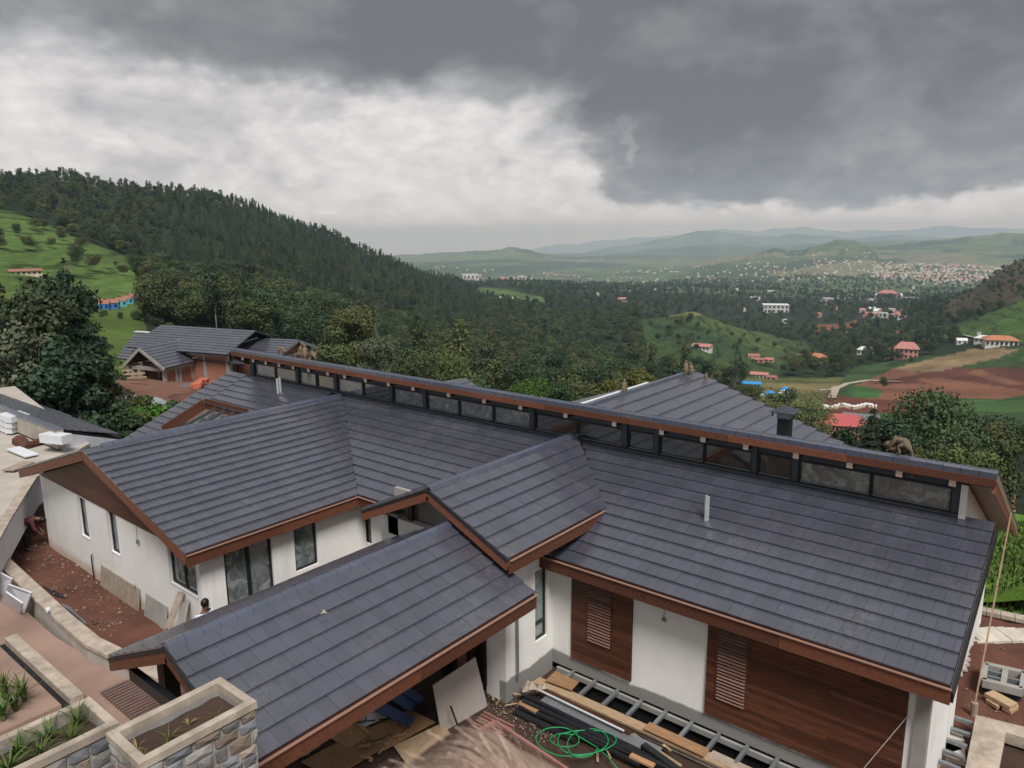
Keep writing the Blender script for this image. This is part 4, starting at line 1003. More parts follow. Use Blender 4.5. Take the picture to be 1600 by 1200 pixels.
MB().slab([at(105, 692, 2, 1.55), at(105, 702, 2, 1.2), at(135, 702, 2, 1.2), at(125, 694, 2, 1.5)], -.05).build('window', 'pit_dark', nh)
MB().beam(A_ + Vector((0, -.1, -.35)), B_ + Vector((0, -.1, -.35)), .3, .8).build('parapet', 'pale_concrete', nh)
MB().beam(A_ + Vector((0, -.1, .03)), B_ + Vector((0, -.1, .03)), .34, .06).build('coping', 'ridge_tile', nh)
MB().box(B_ + Vector((.1, -.3, -.25)), (1.2, .5, .35), Matrix.Rotation(R(20), 3, 'Z')).build('pier_cap', 'white_slab', nh)
bs = thing('block_stack', 'grey stack of perforated blocks on the deck', 'stack', at(15, 675, 2, 1.9))
for i in range(3):
    for j in range(2):
        for k in range(3):
            c = ORG['block_stack'] + Vector((-.5 + i * .42 + .1 * k, j * .42, .16 + k * .26)); MB().box(c, (.40, .40, .25), Matrix.Rotation(R(25), 3, 'Z')).build('block', 'white_slab', bs)
tag(MB().tube([at(30, 690, 2, 1.9), at(45, 700, 2, 1.9), at(62, 690, 2, 2.0)], .3, 7, .6).build('dirt_heap', 'red_earth', loc=tuple(at(45, 700, 2, 1.9))), 'small heap of red dirt on the deck', 'heap')
for k, (a, b, lb_) in enumerate((((20, 700), (50, 712), 'pale board lying on the deck beside the dirt heap'), ((12, 735), (45, 722), 'long board along the deck edge'))):
    stick('deck_board', a, b, 1.95, .5, .05, 'weathered_board' if k else 'white_slab', lb_, 'board')

# ---------- right side yard
sy = thing('stair_frame', 'steel stair frame of parallel bars between the end wall and the slab', 'stairs', (-1.9, 17, 0))
for k in range(7):
    a = at(1463 - k * 6.5, 1112 + k * 16.5, 2, 0); b = at(1521 - k * 5, 1131 + k * 18, 2, 0); MB().beam(a, b, .09, .07).build('tread_bar', 'galvanised', sy)
a, b = at(1463, 1108, 2, -.06), at(1415, 1225, 2, -.06); MB().beam(a, b, .06, .16).build('stringer', 'dark_metal', sy)
sb = thing('concrete_slab', 'tan concrete slab with a square dark opening at the lower right corner', 'slab', at(1560, 1160, 2, 0))
q = [at(1525, 1117, 2, .12), at(1640, 1152, 2, .12), at(1640, 1166, 2, .12), at(1560, 1146, 2, .12)]
MB().slab([at(1525, 1117, 2, .12), at(1502, 1230, 2, .12), at(1555, 1230, 2, .12), at(1572, 1144, 2, .12)], .25).build('slab_side', 'coping', sb)
MB().slab([at(1525, 1117, 2, .12), at(1572, 1144, 2, .12), at(1660, 1172, 2, .12), at(1660, 1150, 2, .12)], .25).build('slab_head', 'coping', sb)
MB().slab([at(1555, 1235, 2, -.2), at(1660, 1235, 2, -.2), at(1660, 1160, 2, -.2), at(1565, 1140, 2, -.2)], .05).build('sunken_bed', 'dark_earth', sb)
wf = thing('window_frame_crate', 'grey rectangular frame with bars lying in the red earth', 'frame', at(1570, 1060, 2, -.2))
F = [at(1539, 1041, 2, 0), at(1535, 1066, 2, 0), at(1597, 1081, 2, 0), at(1601, 1055, 2, 0)]
for i in range(4): MB().beam(F[i], F[(i + 1) % 4], .14, .18).build('frame_side', 'concrete', wf)
m1, m2 = F[0].lerp(F[3], .52), F[1].lerp(F[2], .52); MB().beam(m1, m2, .12, .17).build('frame_bar', 'concrete', wf)
for f in (.33, .66):
    MB().beam(F[0].lerp(F[1], f), m1.lerp(m2, f), .06, .12).build('frame_bar', 'galvanised', wf)
MB().beam(m1.lerp(m2, .5), F[3].lerp(F[2], .5), .06, .12).build('frame_bar', 'galvanised', wf)
MB().slab([f + Vector((0, 0, -.22)) for f in F], .02).build('hollow', 'pit_dark', wf)
for k, (cs, lb_) in enumerate((([(1538, 1083), (1552, 1078), (1590, 1098), (1578, 1104)], 'longer tan plank on the earth beside the barred frame'), ([(1540, 1092), (1546, 1089), (1566, 1100), (1558, 1104)], 'short tan plank below the longer one'), ([(1566, 1104), (1590, 1099), (1592, 1104), (1580, 1112)], 'tan offcut under the planks'))):
    board('tan_plank', cs, GZ + (.22 if k == 0 else .12), .08, 'raw_timber', lb_, 'plank', 'tan planks on the red earth')
for k, (x, y) in enumerate(((1483, 1150), (1478, 1170), (1492, 1178))):
    c = at(x, y, 2, GZ + .1); o = MB().box(c, (.5, .35, .12), Matrix.Rotation(R(20 + 40 * k), 3, 'Z')).build('stone_slab', 'pale_stone', loc=tuple(c)); tag(o, 'tan stone slab lying under the stair frame', 'stone', 'stones under the stair frame')
# radial stepping stones
pth = thing('stepping_path', 'curved path of pale stone strips in the red earth', 'path', at(1500, 1020, 2, GZ))
pc_ = [(1503, 1052, 1492, 1050), (1509, 1044, 1494, 1043), (1511, 1036, 1495, 1037), (1512, 1028, 1496, 1030), (1510, 1020, 1497, 1024), (1507, 1012, 1499, 1019), (1515, 1004, 1503, 1013), (1523, 1003, 1508, 988), (1535, 1005, 1512, 985), (1548, 1004, 1520, 983), (1561, 1004, 1532, 982), (1575, 1003, 1545, 981), (1590, 1003, 1560, 981), (1604, 1003, 1577, 982), (1618, 1003, 1595, 983), (1634, 1005, 1612, 985)]
for k, (xa, ya, xb, yb) in enumerate(pc_):
    a, b = at(xa, ya, 2, GZ + .06), at(xb, yb, 2, GZ + .06); w = .20 if k < 7 else .27
    L = (b - a).length; MB().beam(a, b if L > .5 else a + (b - a).normalized() * .5, w, .07).build('stone_strip', 'pale_stone', pth)
lw = ground_sheet('lawn', [(-3.6, 23.2), (-1.2, 23.6), (4, 24.8), (5, 33), (-6, 33), (-5.5, 25)], GZ + .05, 'lawn', .05, .5)
ek = thing('edging_kerb', 'pale concrete edging strip between the lawn and the red earth', 'kerb', at(1560, 960, 2, GZ))
for k in range(6):
    a, b = at(1520 + k * 22, 951 + k * 4.6, 2, GZ + .1), at(1541 + k * 22, 955.4 + k * 4.6, 2, GZ + .1); MB().beam(a, b, .3, .12).build('edging_stone', 'coping', ek)
gl = MB(); rr = random.Random(9)
for _ in range(9000):
    p = Vector((rr.uniform(-5, 4.5), rr.uniform(23.8, 32), GZ + .05)); an = rr.uniform(0, 6.28); d = Vector((math.cos(an), math.sin(an), 0)) * .05; h = rr.uniform(.08, .22)
    gl.add([p - d, p + d, p + Vector((rr.uniform(-.06, .06), rr.uniform(-.06, .06), h))], [(0, 1, 2)])
g_ = gl.build('lawn_grass', 'grass_blade'); g_['kind'] = 'stuff'
st = at(1521, 1118, 2, GZ)
tag(MB().tube([st, st + Vector((0, 0, .32))], .07, 9).build('cut_post', 'weathered_board', loc=tuple(st)), 'short cut post in the earth beside the slab', 'post')
ropetop = u(-.80, 10.6, bz(10.6) - .1)
tag(MB().tube([ropetop, st + Vector((0, 0, .3))], .018, 5).build('hanging_rope', 'raw_timber', loc=tuple(st)), 'rope running from the upper roof corner down to the cut post', 'rope')
a, b = at(1419, 1118, 1, YP - .1), at(1350, 1200, 1, YP - .8)
tag(MB().tube([a, b], .008, 4).build('thin_wire', 'concrete', loc=tuple(a)), 'thin wire slanting across the clad wall', 'wire')
tag(MB().slab([on_plane(501, 964, u(-5, 3, -3.7), ((ERZ - ENZ) / (ENX - ERX), 0, 1)) * 1 + Vector((0, 0, .05)), on_plane(506, 966, u(-5, 3, -3.7), ((ERZ - ENZ) / (ENX - ERX), 0, 1)) + Vector((0, 0, .1)), on_plane(512, 965, u(-5, 3, -3.7), ((ERZ - ENZ) / (ENX - ERX), 0, 1)) + Vector((0, 0, .08)), on_plane(506, 962, u(-5, 3, -3.7), ((ERZ - ENZ) / (ENX - ERX), 0, 1)) + Vector((0, 0, .12))], .01).build('dry_leaf', 'coping', loc=tuple(on_plane(506, 964, u(-5, 3, -3.7), (.4, 0, 1)))), 'dry curled leaf lying on the portico tiles', 'leaf')
# ------------------------------------------------------------ terrain: hills, valley, far ranges
def az_of(px): return math.atan2(px - 800, FPX / math.cos(_th))          # radians right of the view axis
def tan_el(px, py):
    d = ray(px, py); return d.z / math.hypot(d.x, d.y)
COLS = {
 -400: [(24, 1000), (60, 660), (100, 560), (200, 430), (350, 380), (600, 320), (1000, 285), (1400, 340), (3000, 420), (9000, 392), (20000, 402), (40000, 402)],
 0:    [(24, 1000), (40, 757), (60, 665), (110, 575), (200, 500), (300, 455), (380, 425), (480, 375), (620, 325), (760, 308), (1000, 279), (1300, 330), (3000, 420), (9000, 400), (20000, 402), (40000, 402)],
 100:  [(24, 1000), (40, 757), (60, 662), (110, 575), (200, 512), (300, 470), (380, 440), (480, 395), (600, 350), (760, 316), (1000, 273), (1350, 330), (3000, 420), (9000, 400), (20000, 402), (40000, 402)],
 200:  [(24, 1000), (40, 745), (60, 660), (76, 612), (100, 580), (200, 520), (330, 475), (420, 435), (520, 405), (700, 355), (1000, 296), (1400, 345), (3000, 420), (9000, 400), (20000, 402), (40000, 402)],
 300:  [(24, 1000), (40, 745), (60, 660), (80, 606), (110, 585), (200, 540), (300, 510), (430, 455), (700, 380), (1000, 303), (1400, 355), (3000, 425), (9000, 400), (20000, 402), (40000, 402)],
 400:  [(24, 1000), (40, 745), (60, 665), (85, 612), (120, 600), (220, 550), (320, 500), (450, 450), (720, 392), (1050, 325), (1500, 380), (3000, 425), (9000, 400), (20000, 402), (40000, 402)],
 500:  [(24, 1000), (40, 800), (90, 680), (150, 620), (250, 570), (350, 520), (520, 470), (800, 415), (1150, 362), (1600, 400), (3000, 430), (9000, 402), (20000, 402), (40000, 402)],
 600:  [(24, 1000), (40, 820), (90, 700), (150, 650), (250, 600), (350, 560), (520, 510), (850, 455), (1250, 408), (1700, 425), (3000, 430), (9000, 400), (14000, 404), (20000, 402), (40000, 402)],
 700:  [(24, 1000), (40, 830), (90, 720), (150, 670), (250, 620), (350, 585), (520, 545), (850, 490), (1200, 458), (1550, 440), (2400, 446), (5000, 430), (9000, 393), (13000, 404), (20000, 402), (40000, 402)],
 800:  [(24, 1000), (40, 840), (90, 740), (150, 690), (250, 640), (350, 600), (520, 560), (800, 520), (1150, 487), (1700, 458), (2300, 440), (3200, 446), (5500, 430), (9000, 391), (13000, 398), (20000, 402), (40000, 402)],
 900:  [(24, 1000), (40, 840), (90, 750), (150, 700), (250, 650), (350, 610), (520, 570), (800, 530), (1100, 500), (1500, 470), (2300, 446), (3500, 447), (6000, 430), (9500, 402), (13000, 400), (20000, 402), (40000, 402)],
 1000: [(24, 1000), (40, 840), (90, 760), (150, 710), (250, 655), (350, 615), (480, 585), (620, 550), (800, 515), (900, 497), (1150, 512), (1700, 474), (2500, 450), (4000, 443), (6000, 425), (9000, 404), (14000, 392), (20000, 396), (40000, 396)],
 1090: [(24, 1000), (40, 840), (90, 760), (150, 720), (250, 670), (350, 625), (450, 590), (580, 545), (700, 510), (850, 482), (1100, 510), (1700, 478), (2500, 452), (4000, 440), (5500, 420), (7500, 409), (11000, 396), (20000, 390), (40000, 390)],
 1200: [(24, 1000), (40, 840), (90, 780), (150, 740), (250, 680), (350, 640), (450, 612), (600, 580), (760, 545), (950, 515), (1200, 532), (1800, 486), (2500, 458), (4000, 437), (5500, 412), (6500, 393), (8500, 402), (13000, 384), (20000, 384), (40000, 384)],
 1300: [(24, 1000), (40, 840), (90, 790), (150, 750), (250, 690), (350, 650), (450, 620), (600, 588), (800, 558), (1100, 536), (1500, 505), (2200, 470), (3200, 449), (4500, 425), (5800, 400), (7000, 383), (9000, 395), (14000, 380), (20000, 384), (40000, 384)],
 1400: [(24, 1000), (40, 840), (90, 800), (150, 765), (250, 700), (350, 650), (450, 622), (600, 590), (750, 562), (1000, 535), (1400, 505), (2000, 480), (2800, 458), (4500, 430), (6500, 400), (8500, 385), (11000, 382), (16000, 372), (20000, 380), (40000, 380)],
 1500: [(24, 980), (40, 850), (90, 810), (150, 775), (250, 705), (350, 655), (450, 625), (600, 585), (700, 560), (850, 535), (1100, 500), (1350, 465), (1700, 480), (2800, 460), (4500, 428), (7000, 392), (8500, 371), (11000, 380), (16000, 372), (20000, 380), (40000, 380)],
 1600: [(24, 955), (30, 900), (50, 860), (90, 820), (150, 785), (250, 710), (350, 660), (450, 628), (600, 582), (700, 552), (800, 528), (950, 480), (1200, 440), (1500, 408), (2000, 440), (3000, 455), (5000, 428), (7500, 385), (9000, 366), (12000, 375), (20000, 380), (40000, 380)],
 1750: [(24, 955), (30, 900), (50, 860), (90, 820), (150, 785), (250, 710), (450, 628), (600, 575), (700, 535), (800, 500), (1000, 430), (1300, 350), (1600, 320), (2200, 400), (5000, 428), (9000, 370), (20000, 380), (40000, 380)],
 2100: [(24, 955), (30, 900), (50, 860), (150, 785), (250, 710), (450, 628), (600, 560), (1000, 400), (1400, 270), (2000, 330), (5000, 428), (9000, 370), (20000, 380), (40000, 380)],
}
cpx = sorted(COLS); LR = np.linspace(math.log(24), math.log(40000), 440)
tabz = []
for p_ in cpx:
    c_ = COLS[p_]; lr = [math.log(a) for a, b in c_]
    # interpolate the height over log distance, smoothly
    hz = [HC + a * tan_el(p_, b) for a, b in c_]
    t = np.interp(LR, lr, [z / math.exp(l) for z, l in zip(hz, lr)])     # height / distance is what stays smooth
    k = np.ones(5) / 5; tp = np.pad(t, 2, mode='edge'); t = np.convolve(tp, k, 'valid')
    tabz.append(t)
tabz = np.array(tabz); caz = np.array([az_of(p) for p in cpx])
def fbm(x, y, sc, seed, octv=4, gain=.5):
    out = np.zeros_like(x); a = 1.; tot = 0
    for o in range(octv):
        rs = np.random.default_rng(seed * 31 + o); n = 64; g = rs.random((n, n))
        fx = x / sc * 2 ** o; fy = y / sc * 2 ** o; ix = np.floor(fx).astype(int); iy = np.floor(fy).astype(int)
        tx = fx - ix; ty = fy - iy; tx = tx * tx * (3 - 2 * tx); ty = ty * ty * (3 - 2 * ty)
        v = (g[ix % n, iy % n] * (1 - tx) + g[(ix + 1) % n, iy % n] * tx) * (1 - ty) + (g[ix % n, (iy + 1) % n] * (1 - tx) + g[(ix + 1) % n, (iy + 1) % n] * tx) * ty
        out += (v - .5) * a; tot += a; a *= gain
    return out / tot * 2
def _ci(az):
    # smooth interpolation weights over the columns
    az = np.clip(az, caz[0], caz[-1]); j = np.clip(np.searchsorted(caz, az) - 1, 0, len(caz) - 2)
    f = (az - caz[j]) / (caz[j + 1] - caz[j]); return j, f * f * (3 - 2 * f) * .35 + f * .65
def height(az, r):
    az = np.asarray(az, float); r = np.asarray(r, float)
    lr = np.log(np.clip(r, 24, 39999)); j, f = _ci(az)
    i = (lr - LR[0]) / (LR[1] - LR[0]); i0 = np.clip(i.astype(int), 0, len(LR) - 2); g = i - i0
    a = tabz[j, i0] * (1 - g) + tabz[j, i0 + 1] * g; b = tabz[j + 1, i0] * (1 - g) + tabz[j + 1, i0 + 1] * g
    z = (a * (1 - f) + b * f) * r
    x = np.sin(az - _a) * r; y = np.cos(az - _a) * r
    amp = np.clip((r - 120) / 400, 0, 1)
    z = z + amp * (r ** .5) * .25 * fbm(x, y, 260, 3) + np.clip((r - 4500) / 3000, 0, 1) * 62 * (fbm(x, y, 2600, 5, 6, .56)) * np.clip(r / 10000, .6, 2.6)
    return z
RIDGES = [
 (9000, 1500, 0, [(560, 425), (600, 415), (640, 403), (700, 400), (760, 392), (800, 386), (850, 396), (900, 404), (960, 412), (1040, 428)]),
 (6500, 900, 0, [(1080, 440), (1130, 412), (1170, 396), (1210, 386), (1250, 396), (1290, 380), (1310, 371), (1340, 376), (1380, 392), (1420, 404), (1480, 430)]),
 (8500, 1300, 0, [(1300, 410), (1350, 396), (1400, 383), (1480, 373), (1560, 364), (1600, 361), (1750, 356)]),
 (12500, 1600, 0, [(820, 412), (880, 402), (940, 398), (1000, 390), (1060, 384), (1110, 378), (1160, 384), (1220, 388), (1280, 384), (1400, 388), (1500, 384)]),
 (18000, 2200, 0, [(560, 404), (640, 402), (860, 400), (920, 392), (960, 386), (1000, 380), (1060, 368), (1090, 362), (1120, 359), (1150, 366), (1200, 370), (1240, 363), (1290, 368), (1340, 372), (1400, 368), (1500, 372), (1650, 366)]),
 (30000, 3500, 0, [(850, 384), (900, 380), (1000, 371), (1080, 363), (1130, 357), (1180, 361), (1260, 353), (1320, 358), (1400, 359), (1480, 352), (1540, 355), (1600, 357), (1750, 356)])]
RT = []
for r0, w, base, prof in RIDGES:
    base = HC - r0 * .034
    xs_ = [p[0] for p in prof]; zc = [HC + r0 * tan_el(*p) for p in prof]
    xs_ = [xs_[0] - 80] + xs_ + [xs_[-1] + 120]; zc = [base] + zc + [base if xs_[-1] < 1700 else zc[-1]]
    RT.append((r0, w, base, np.array([az_of(x) for x in xs_]), np.array(zc)))
_h0 = height
def height(az, r):
    az = np.asarray(az, float); r = np.asarray(r, float); z = _h0(az, r)
    if np.max(r) < 4000: return z
    x = np.sin(az - _a) * r; y = np.cos(az - _a) * r
    n_ = fbm(x, y, 1500, 41, 6, .58); n2_ = fbm(x, y, 4200, 42, 3)
    for k, (r0, w, base, ca_, zc) in enumerate(RT):
        c_ = np.interp(az, ca_, zc); c_ = c_ + np.where(c_ > base + 60, r0 * .0030 * fbm(az * 40 + k * 9.1, az * 0 + k, 1.0, 60 + k, 5, .6), 0); q = (r - r0 - n2_ * w * .9) / w
        s_ = np.exp(-np.abs(q) ** 1.5 * (1 + .9 * np.clip(n_, -1, 1)))
        kk = np.clip((c_ - base) / 160, 0, 1)
        q = (r - r0 - n2_ * w * .5) / w
        zz = c_ - (c_ - base) * np.abs(q) ** 1.25 * (1 + .7 * np.clip(n_, -1, 1)) + n_ * 55 * np.clip(np.abs(q), 0, 1) * (r0 / 9000) ** .5 * kk + n_ * 9 * s_ * (r0 / 9000) * kk
        z = np.where(c_ > base + 60, np.maximum(z, zz), z)
    return z
def P_ar(az, r):
    return Vector((math.sin(az - _a) * r, math.cos(az - _a) * r, float(height(az, r))))
def gp(px, r):                  # ground point below a pixel column at a distance
    return P_ar(az_of(px), r)
# grid: fine ahead, coarse elsewhere
azs = np.concatenate([np.linspace(-math.pi, -.80, 40, endpoint=False), np.linspace(-.80, .80, 820), np.linspace(.80, math.pi, 40)[1:]])
rs_ = np.exp(LR)
A2, R2 = np.meshgrid(azs, rs_, indexing='ij')
side = np.clip((np.abs(A2) - .8) / .5, 0, 1)
Z2 = height(A2, R2); 
Z2 = Z2 * (1 - side) + side * (-.4 - R2 * .05 - np.clip(R2 - 3000, 0, 1e9) * -.03)
X2 = np.sin(A2 - _a) * R2; Y2 = np.cos(A2 - _a) * R2
# pixel position of every vertex, for laying out the fields
dxv = np.stack([X2, Y2, Z2 - HC], -1); kf = dxv @ np.array(_fwd); kf = np.where(kf > .1, kf, .1)
PX = 800 + FPX * (dxv @ np.array(CR)) / kf; PY = 600 - FPX * (dxv @ np.array(CU)) / kf
def inside(poly):
    m = np.zeros(PX.shape, bool); n = len(poly)
    for i in range(n):
        (x0, y0), (x1, y1) = poly[i], poly[(i + 1) % n]
        c = ((y0 > PY) != (y1 > PY)) & (PX < (x1 - x0) * (PY - y0) / (y1 - y0 + 1e-9) + x0); m ^= c
    return m
front = np.abs(A2) < .8
colr = np.zeros(PX.shape + (3,)); colr[:] = (.020, .029, .014)
tea = np.zeros(PX.shape)
n1 = fbm(X2, Y2, 400, 11); n2 = fbm(X2, Y2, 90, 12)
def paint(mask, c, t=0, vary=.2):
    colr[mask] = np.array(c) * (1 + vary * n2[mask][:, None]); tea[mask] = t
far = R2 > 2300
paint(far, (.050, .070, .032), 0, .2)
fm = far & (n1 > .05) ; paint(fm, (.085, .115, .05), 0, .3)
fm = (R2 > 4200) & (fbm(X2, Y2, 900, 14, 5, .6) > .08); paint(fm, (.11, .135, .065), 0, .3)
fm = (R2 > 4200) & (R2 < 9000) & (fbm(X2, Y2, 700, 15, 5, .6) > .22) & (PX > 850); paint(fm, (.15, .145, .085), 0, .25)
GREEN = (.068, .112, .026); DGREEN = (.032, .058, .022); SOIL = (.175, .080, .050); SOILD = (.10, .040, .030); STRAW = (.22, .155, .085)
FIELDS_PX = [
 ([(-500, 250), (0, 325), (60, 345), (120, 372), (180, 395), (222, 410), (205, 470), (150, 500), (-400, 500)], (230, 800), GREEN, 1),
 ([(100, 490), (215, 450), (230, 520), (180, 600), (120, 600)], (90, 420), (.075, .115, .025), .4),
 ([(740, 440), (850, 465), (860, 485), (760, 470)], (700, 1900), (.07, .11, .03), .6),
 ([(1000, 480), (1080, 470), (1170, 485), (1240, 520), (1290, 560), (1200, 590), (1010, 600), (1000, 530)], (380, 1060), (.040, .064, .021), 1),
 ([(1010, 505), (1080, 500), (1150, 530), (1190, 550), (1130, 558), (1040, 545)], (380, 1060), DGREEN, 1),
 ([(1080, 500), (1180, 500), (1230, 540), (1230, 555), (1190, 550)], (380, 1060), (.058, .082, .026), 1),
 ([(1030, 475), (1130, 478), (1180, 492), (1040, 495)], (600, 1060), (.115, .12, .045), .6),
 ([(1160, 590), (1330, 590), (1340, 640), (1150, 640)], (380, 720), (.10, .105, .04), .3),
 ([(1170, 598), (1320, 600), (1300, 612), (1180, 618)], (380, 720), (.17, .14, .06), 0),
 ([(1325, 575), (1420, 560), (1700, 530), (1700, 680), (1300, 680), (1300, 620)], (330, 980), (.042, .074, .026), .6),
 ([(1330, 640), (1345, 606), (1375, 590), (1440, 575), (1600, 575), (1700, 640), (1700, 600), (1560, 612), (1460, 600), (1420, 640)], (330, 900), SOILD, 0),
 ([(1335, 605), (1355, 593), (1400, 574), (1425, 580), (1440, 583), (1370, 597)], (330, 980), SOIL, 0),
 ([(1400, 574), (1440, 565), (1520, 545), (1600, 545), (1560, 560), (1470, 580), (1420, 580)], (330, 980), STRAW, .3),
 ([(1345, 600), (1440, 600), (1530, 610), (1600, 618), (1540, 628), (1440, 615), (1400, 640), (1330, 635)], (330, 900), SOIL, 0),
 ([(1430, 592), (1470, 590), (1600, 610), (1700, 612), (1700, 622), (1560, 618), (1480, 608)], (330, 900), (.185, .082, .050), 0),
 ([(1510, 582), (1535, 578), (1545, 583), (1600, 600), (1700, 605), (1570, 600)], (330, 900), SOIL, 0),
 ([(1328, 607), (1350, 603), (1385, 612), (1370, 623), (1335, 622)], (330, 900), (.045, .115, .03), .3),
 ([(1290, 615), (1340, 622), (1460, 628), (1440, 645), (1290, 645)], (330, 900), (.12, .04, .025), 0),
 ([(1480, 622), (1700, 626), (1700, 650), (1490, 645)], (330, 900), (.045, .088, .028), .6),
 ([(1450, 520), (1500, 505), (1600, 470), (1750, 400), (1750, 540), (1590, 535), (1440, 525)], (650, 1400), (.055, .095, .022), .8),
 ([(1460, 480), (1600, 390), (1700, 330), (1750, 400), (1600, 468), (1480, 500)], (850, 2100), (.062, .048, .030), .1),
 ([(1270, 508), (1320, 505), (1370, 492), (1330, 512), (1275, 518)], (1000, 2300), (.17, .075, .04), 0),
 ([(1525, 880), (1620, 890), (1650, 965), (1500, 940)], (20, 60), (.085, .16, .02), 0),
 ([(150, 590), (330, 590), (420, 620), (420, 700), (150, 680)], (50, 95), (.15, .080, .056), 0),
]
for poly, (ra, rb), c, t in FIELDS_PX:
    w_ = 3.0 * fbm(X2, Y2, 60, 21); PXs, PYs = PX, PY; PX = PX + w_ * 2; PY = PY + w_ * .4
    m_ = inside(poly) & (R2 > ra) & (R2 < rb) & front; PX, PY = PXs, PYs
    paint(m_, c, t, .18)
na, nr = A2.shape
vs = np.stack([X2, Y2, Z2], -1).reshape(-1, 3)
ii, jj = np.meshgrid(np.arange(na - 1), np.arange(nr - 1), indexing='ij')
a0 = (ii * nr + jj).ravel(); fs = np.stack([a0, a0 + 1, a0 + nr + 1, a0 + nr], -1)
def fast_mesh(name, vs, fs):
    me = bpy.data.meshes.new(name); me.vertices.add(len(vs)); me.vertices.foreach_set('co', np.asarray(vs, np.float32).ravel())
    n = fs.shape[1]; me.loops.add(fs.size); me.loops.foreach_set('vertex_index', fs.ravel().astype(np.int32))
    me.polygons.add(len(fs)); me.polygons.foreach_set('loop_start', np.arange(0, fs.size, n, dtype=np.int32)); me.polygons.foreach_set('loop_total', np.full(len(fs), n, np.int32))
    me.update(calc_edges=True); me.validate(); return me
me = fast_mesh('terrain', vs, fs); me.shade_smooth()
ca = me.color_attributes.new('soil', 'FLOAT_COLOR', 'POINT')
ca.data.foreach_set('color', np.concatenate([colr.reshape(-1, 3), tea.reshape(-1, 1)], 1).astype(np.float32).ravel())
tm = bpy.data.materials.new('ground_cover'); tm.use_nodes = True; T = NT(tm.node_tree); b = T.n['Principled BSDF']
at_ = T.new('ShaderNodeAttribute', attribute_name='soil'); geo = T.new('ShaderNodeNewGeometry'); pos = geo.outputs['Position']
dd_ = T.new('ShaderNodeVectorMath'); dd_.operation = 'LENGTH'; T.link(pos, dd_.inputs[0]); dist = dd_.outputs['Value']
# tea rows follow the contours
sp = T.new('ShaderNodeSeparateXYZ'); T.link(pos, sp.inputs[0])
rows = T.math('SINE', T.math('ADD', T.math('MULTIPLY', sp.outputs[2], 3.2), T.math('MULTIPLY', T.noise(pos, .03, 4, .6), 26)))
rows2 = T.math('SINE', T.math('ADD', T.math('MULTIPLY', sp.outputs[2], .9), T.math('MULTIPLY', T.noise(pos, .012, 4, .6), 18)))
k = T.math('MULTIPLY', at_.outputs['Alpha'], T.math('ADD', T.mapr(rows, -.2, .9, -.12, .14), T.mapr(rows2, .55, .95, .10, -.45)))
nn = T.math('ADD', T.mapr(T.noise(pos, .02, 6, .65), .3, .7, .72, 1.3), T.math('MULTIPLY', T.math('SUBTRACT', T.noise(pos, .35, 5, .7), .5), .7))
k = T.math('MULTIPLY', nn, T.math('ADD', 1.0, k))
vs_ = T.new('ShaderNodeVectorMath'); vs_.operation = 'SCALE'; T.link(at_.outputs['Color'], vs_.inputs[0]); T.link(k, vs_.inputs[3])
T.link(vs_.outputs[0], b.inputs['Base Color']); b.inputs['Roughness'].default_value = .95; b.inputs['Specular IOR Level'].default_value = .15
bn = T.new('ShaderNodeBump'); bn.inputs['Strength'].default_value = .5; bn.inputs['Distance'].default_value = 1.5; T.link(T.noise(pos, .25, 6, .7), bn.inputs['Height']); T.link(bn.outputs[0], b.inputs['Normal'])
me.materials.append(tm)
terr = bpy.data.objects.new('hills', me); C.objects.link(terr); terr['kind'] = 'structure'
MATS['ground_cover'] = tm
# ---- trees
def leaves_on(clumps, n, size, rg, flat=.0, shell=.55):
    """n leaf sprays (one quad each) over ellipsoid clumps: [(cx,cy,cz,rx,ry,rz)]; returns vertex and face arrays"""
    cl = np.array(clumps); w = (cl[:, 3] * cl[:, 4] * cl[:, 5]) ** .66; w /= w.sum()
    idx = rg.choice(len(cl), n, p=w); c = cl[idx]
    d = rg.normal(size=(n, 3)); d /= np.linalg.norm(d, axis=1)[:, None]
    rad = (shell + (1 - shell) * rg.random(n)) ** .8
    lump = 1 + .18 * np.sin(d[:, 0] * 7 + idx) * np.cos(d[:, 1] * 6 + idx * 2)
    p = c[:, :3] + d * c[:, 3:] * (rad * lump)[:, None]
    nrm = d + rg.normal(size=(n, 3)) * .55; nrm[:, 2] += flat; nrm /= np.linalg.norm(nrm, axis=1)[:, None]
    a = np.cross(nrm, rg.normal(size=(n, 3))); a /= np.linalg.norm(a, axis=1)[:, None]; b = np.cross(nrm, a)
    s = size * (.6 + .8 * rg.random(n))[:, None]
    q = np.stack([p - a * s, p - b * s * .62, p + a * s, p + b * s * .62], 1).reshape(-1, 3)
    return q, np.arange(4 * n).reshape(n, 4)

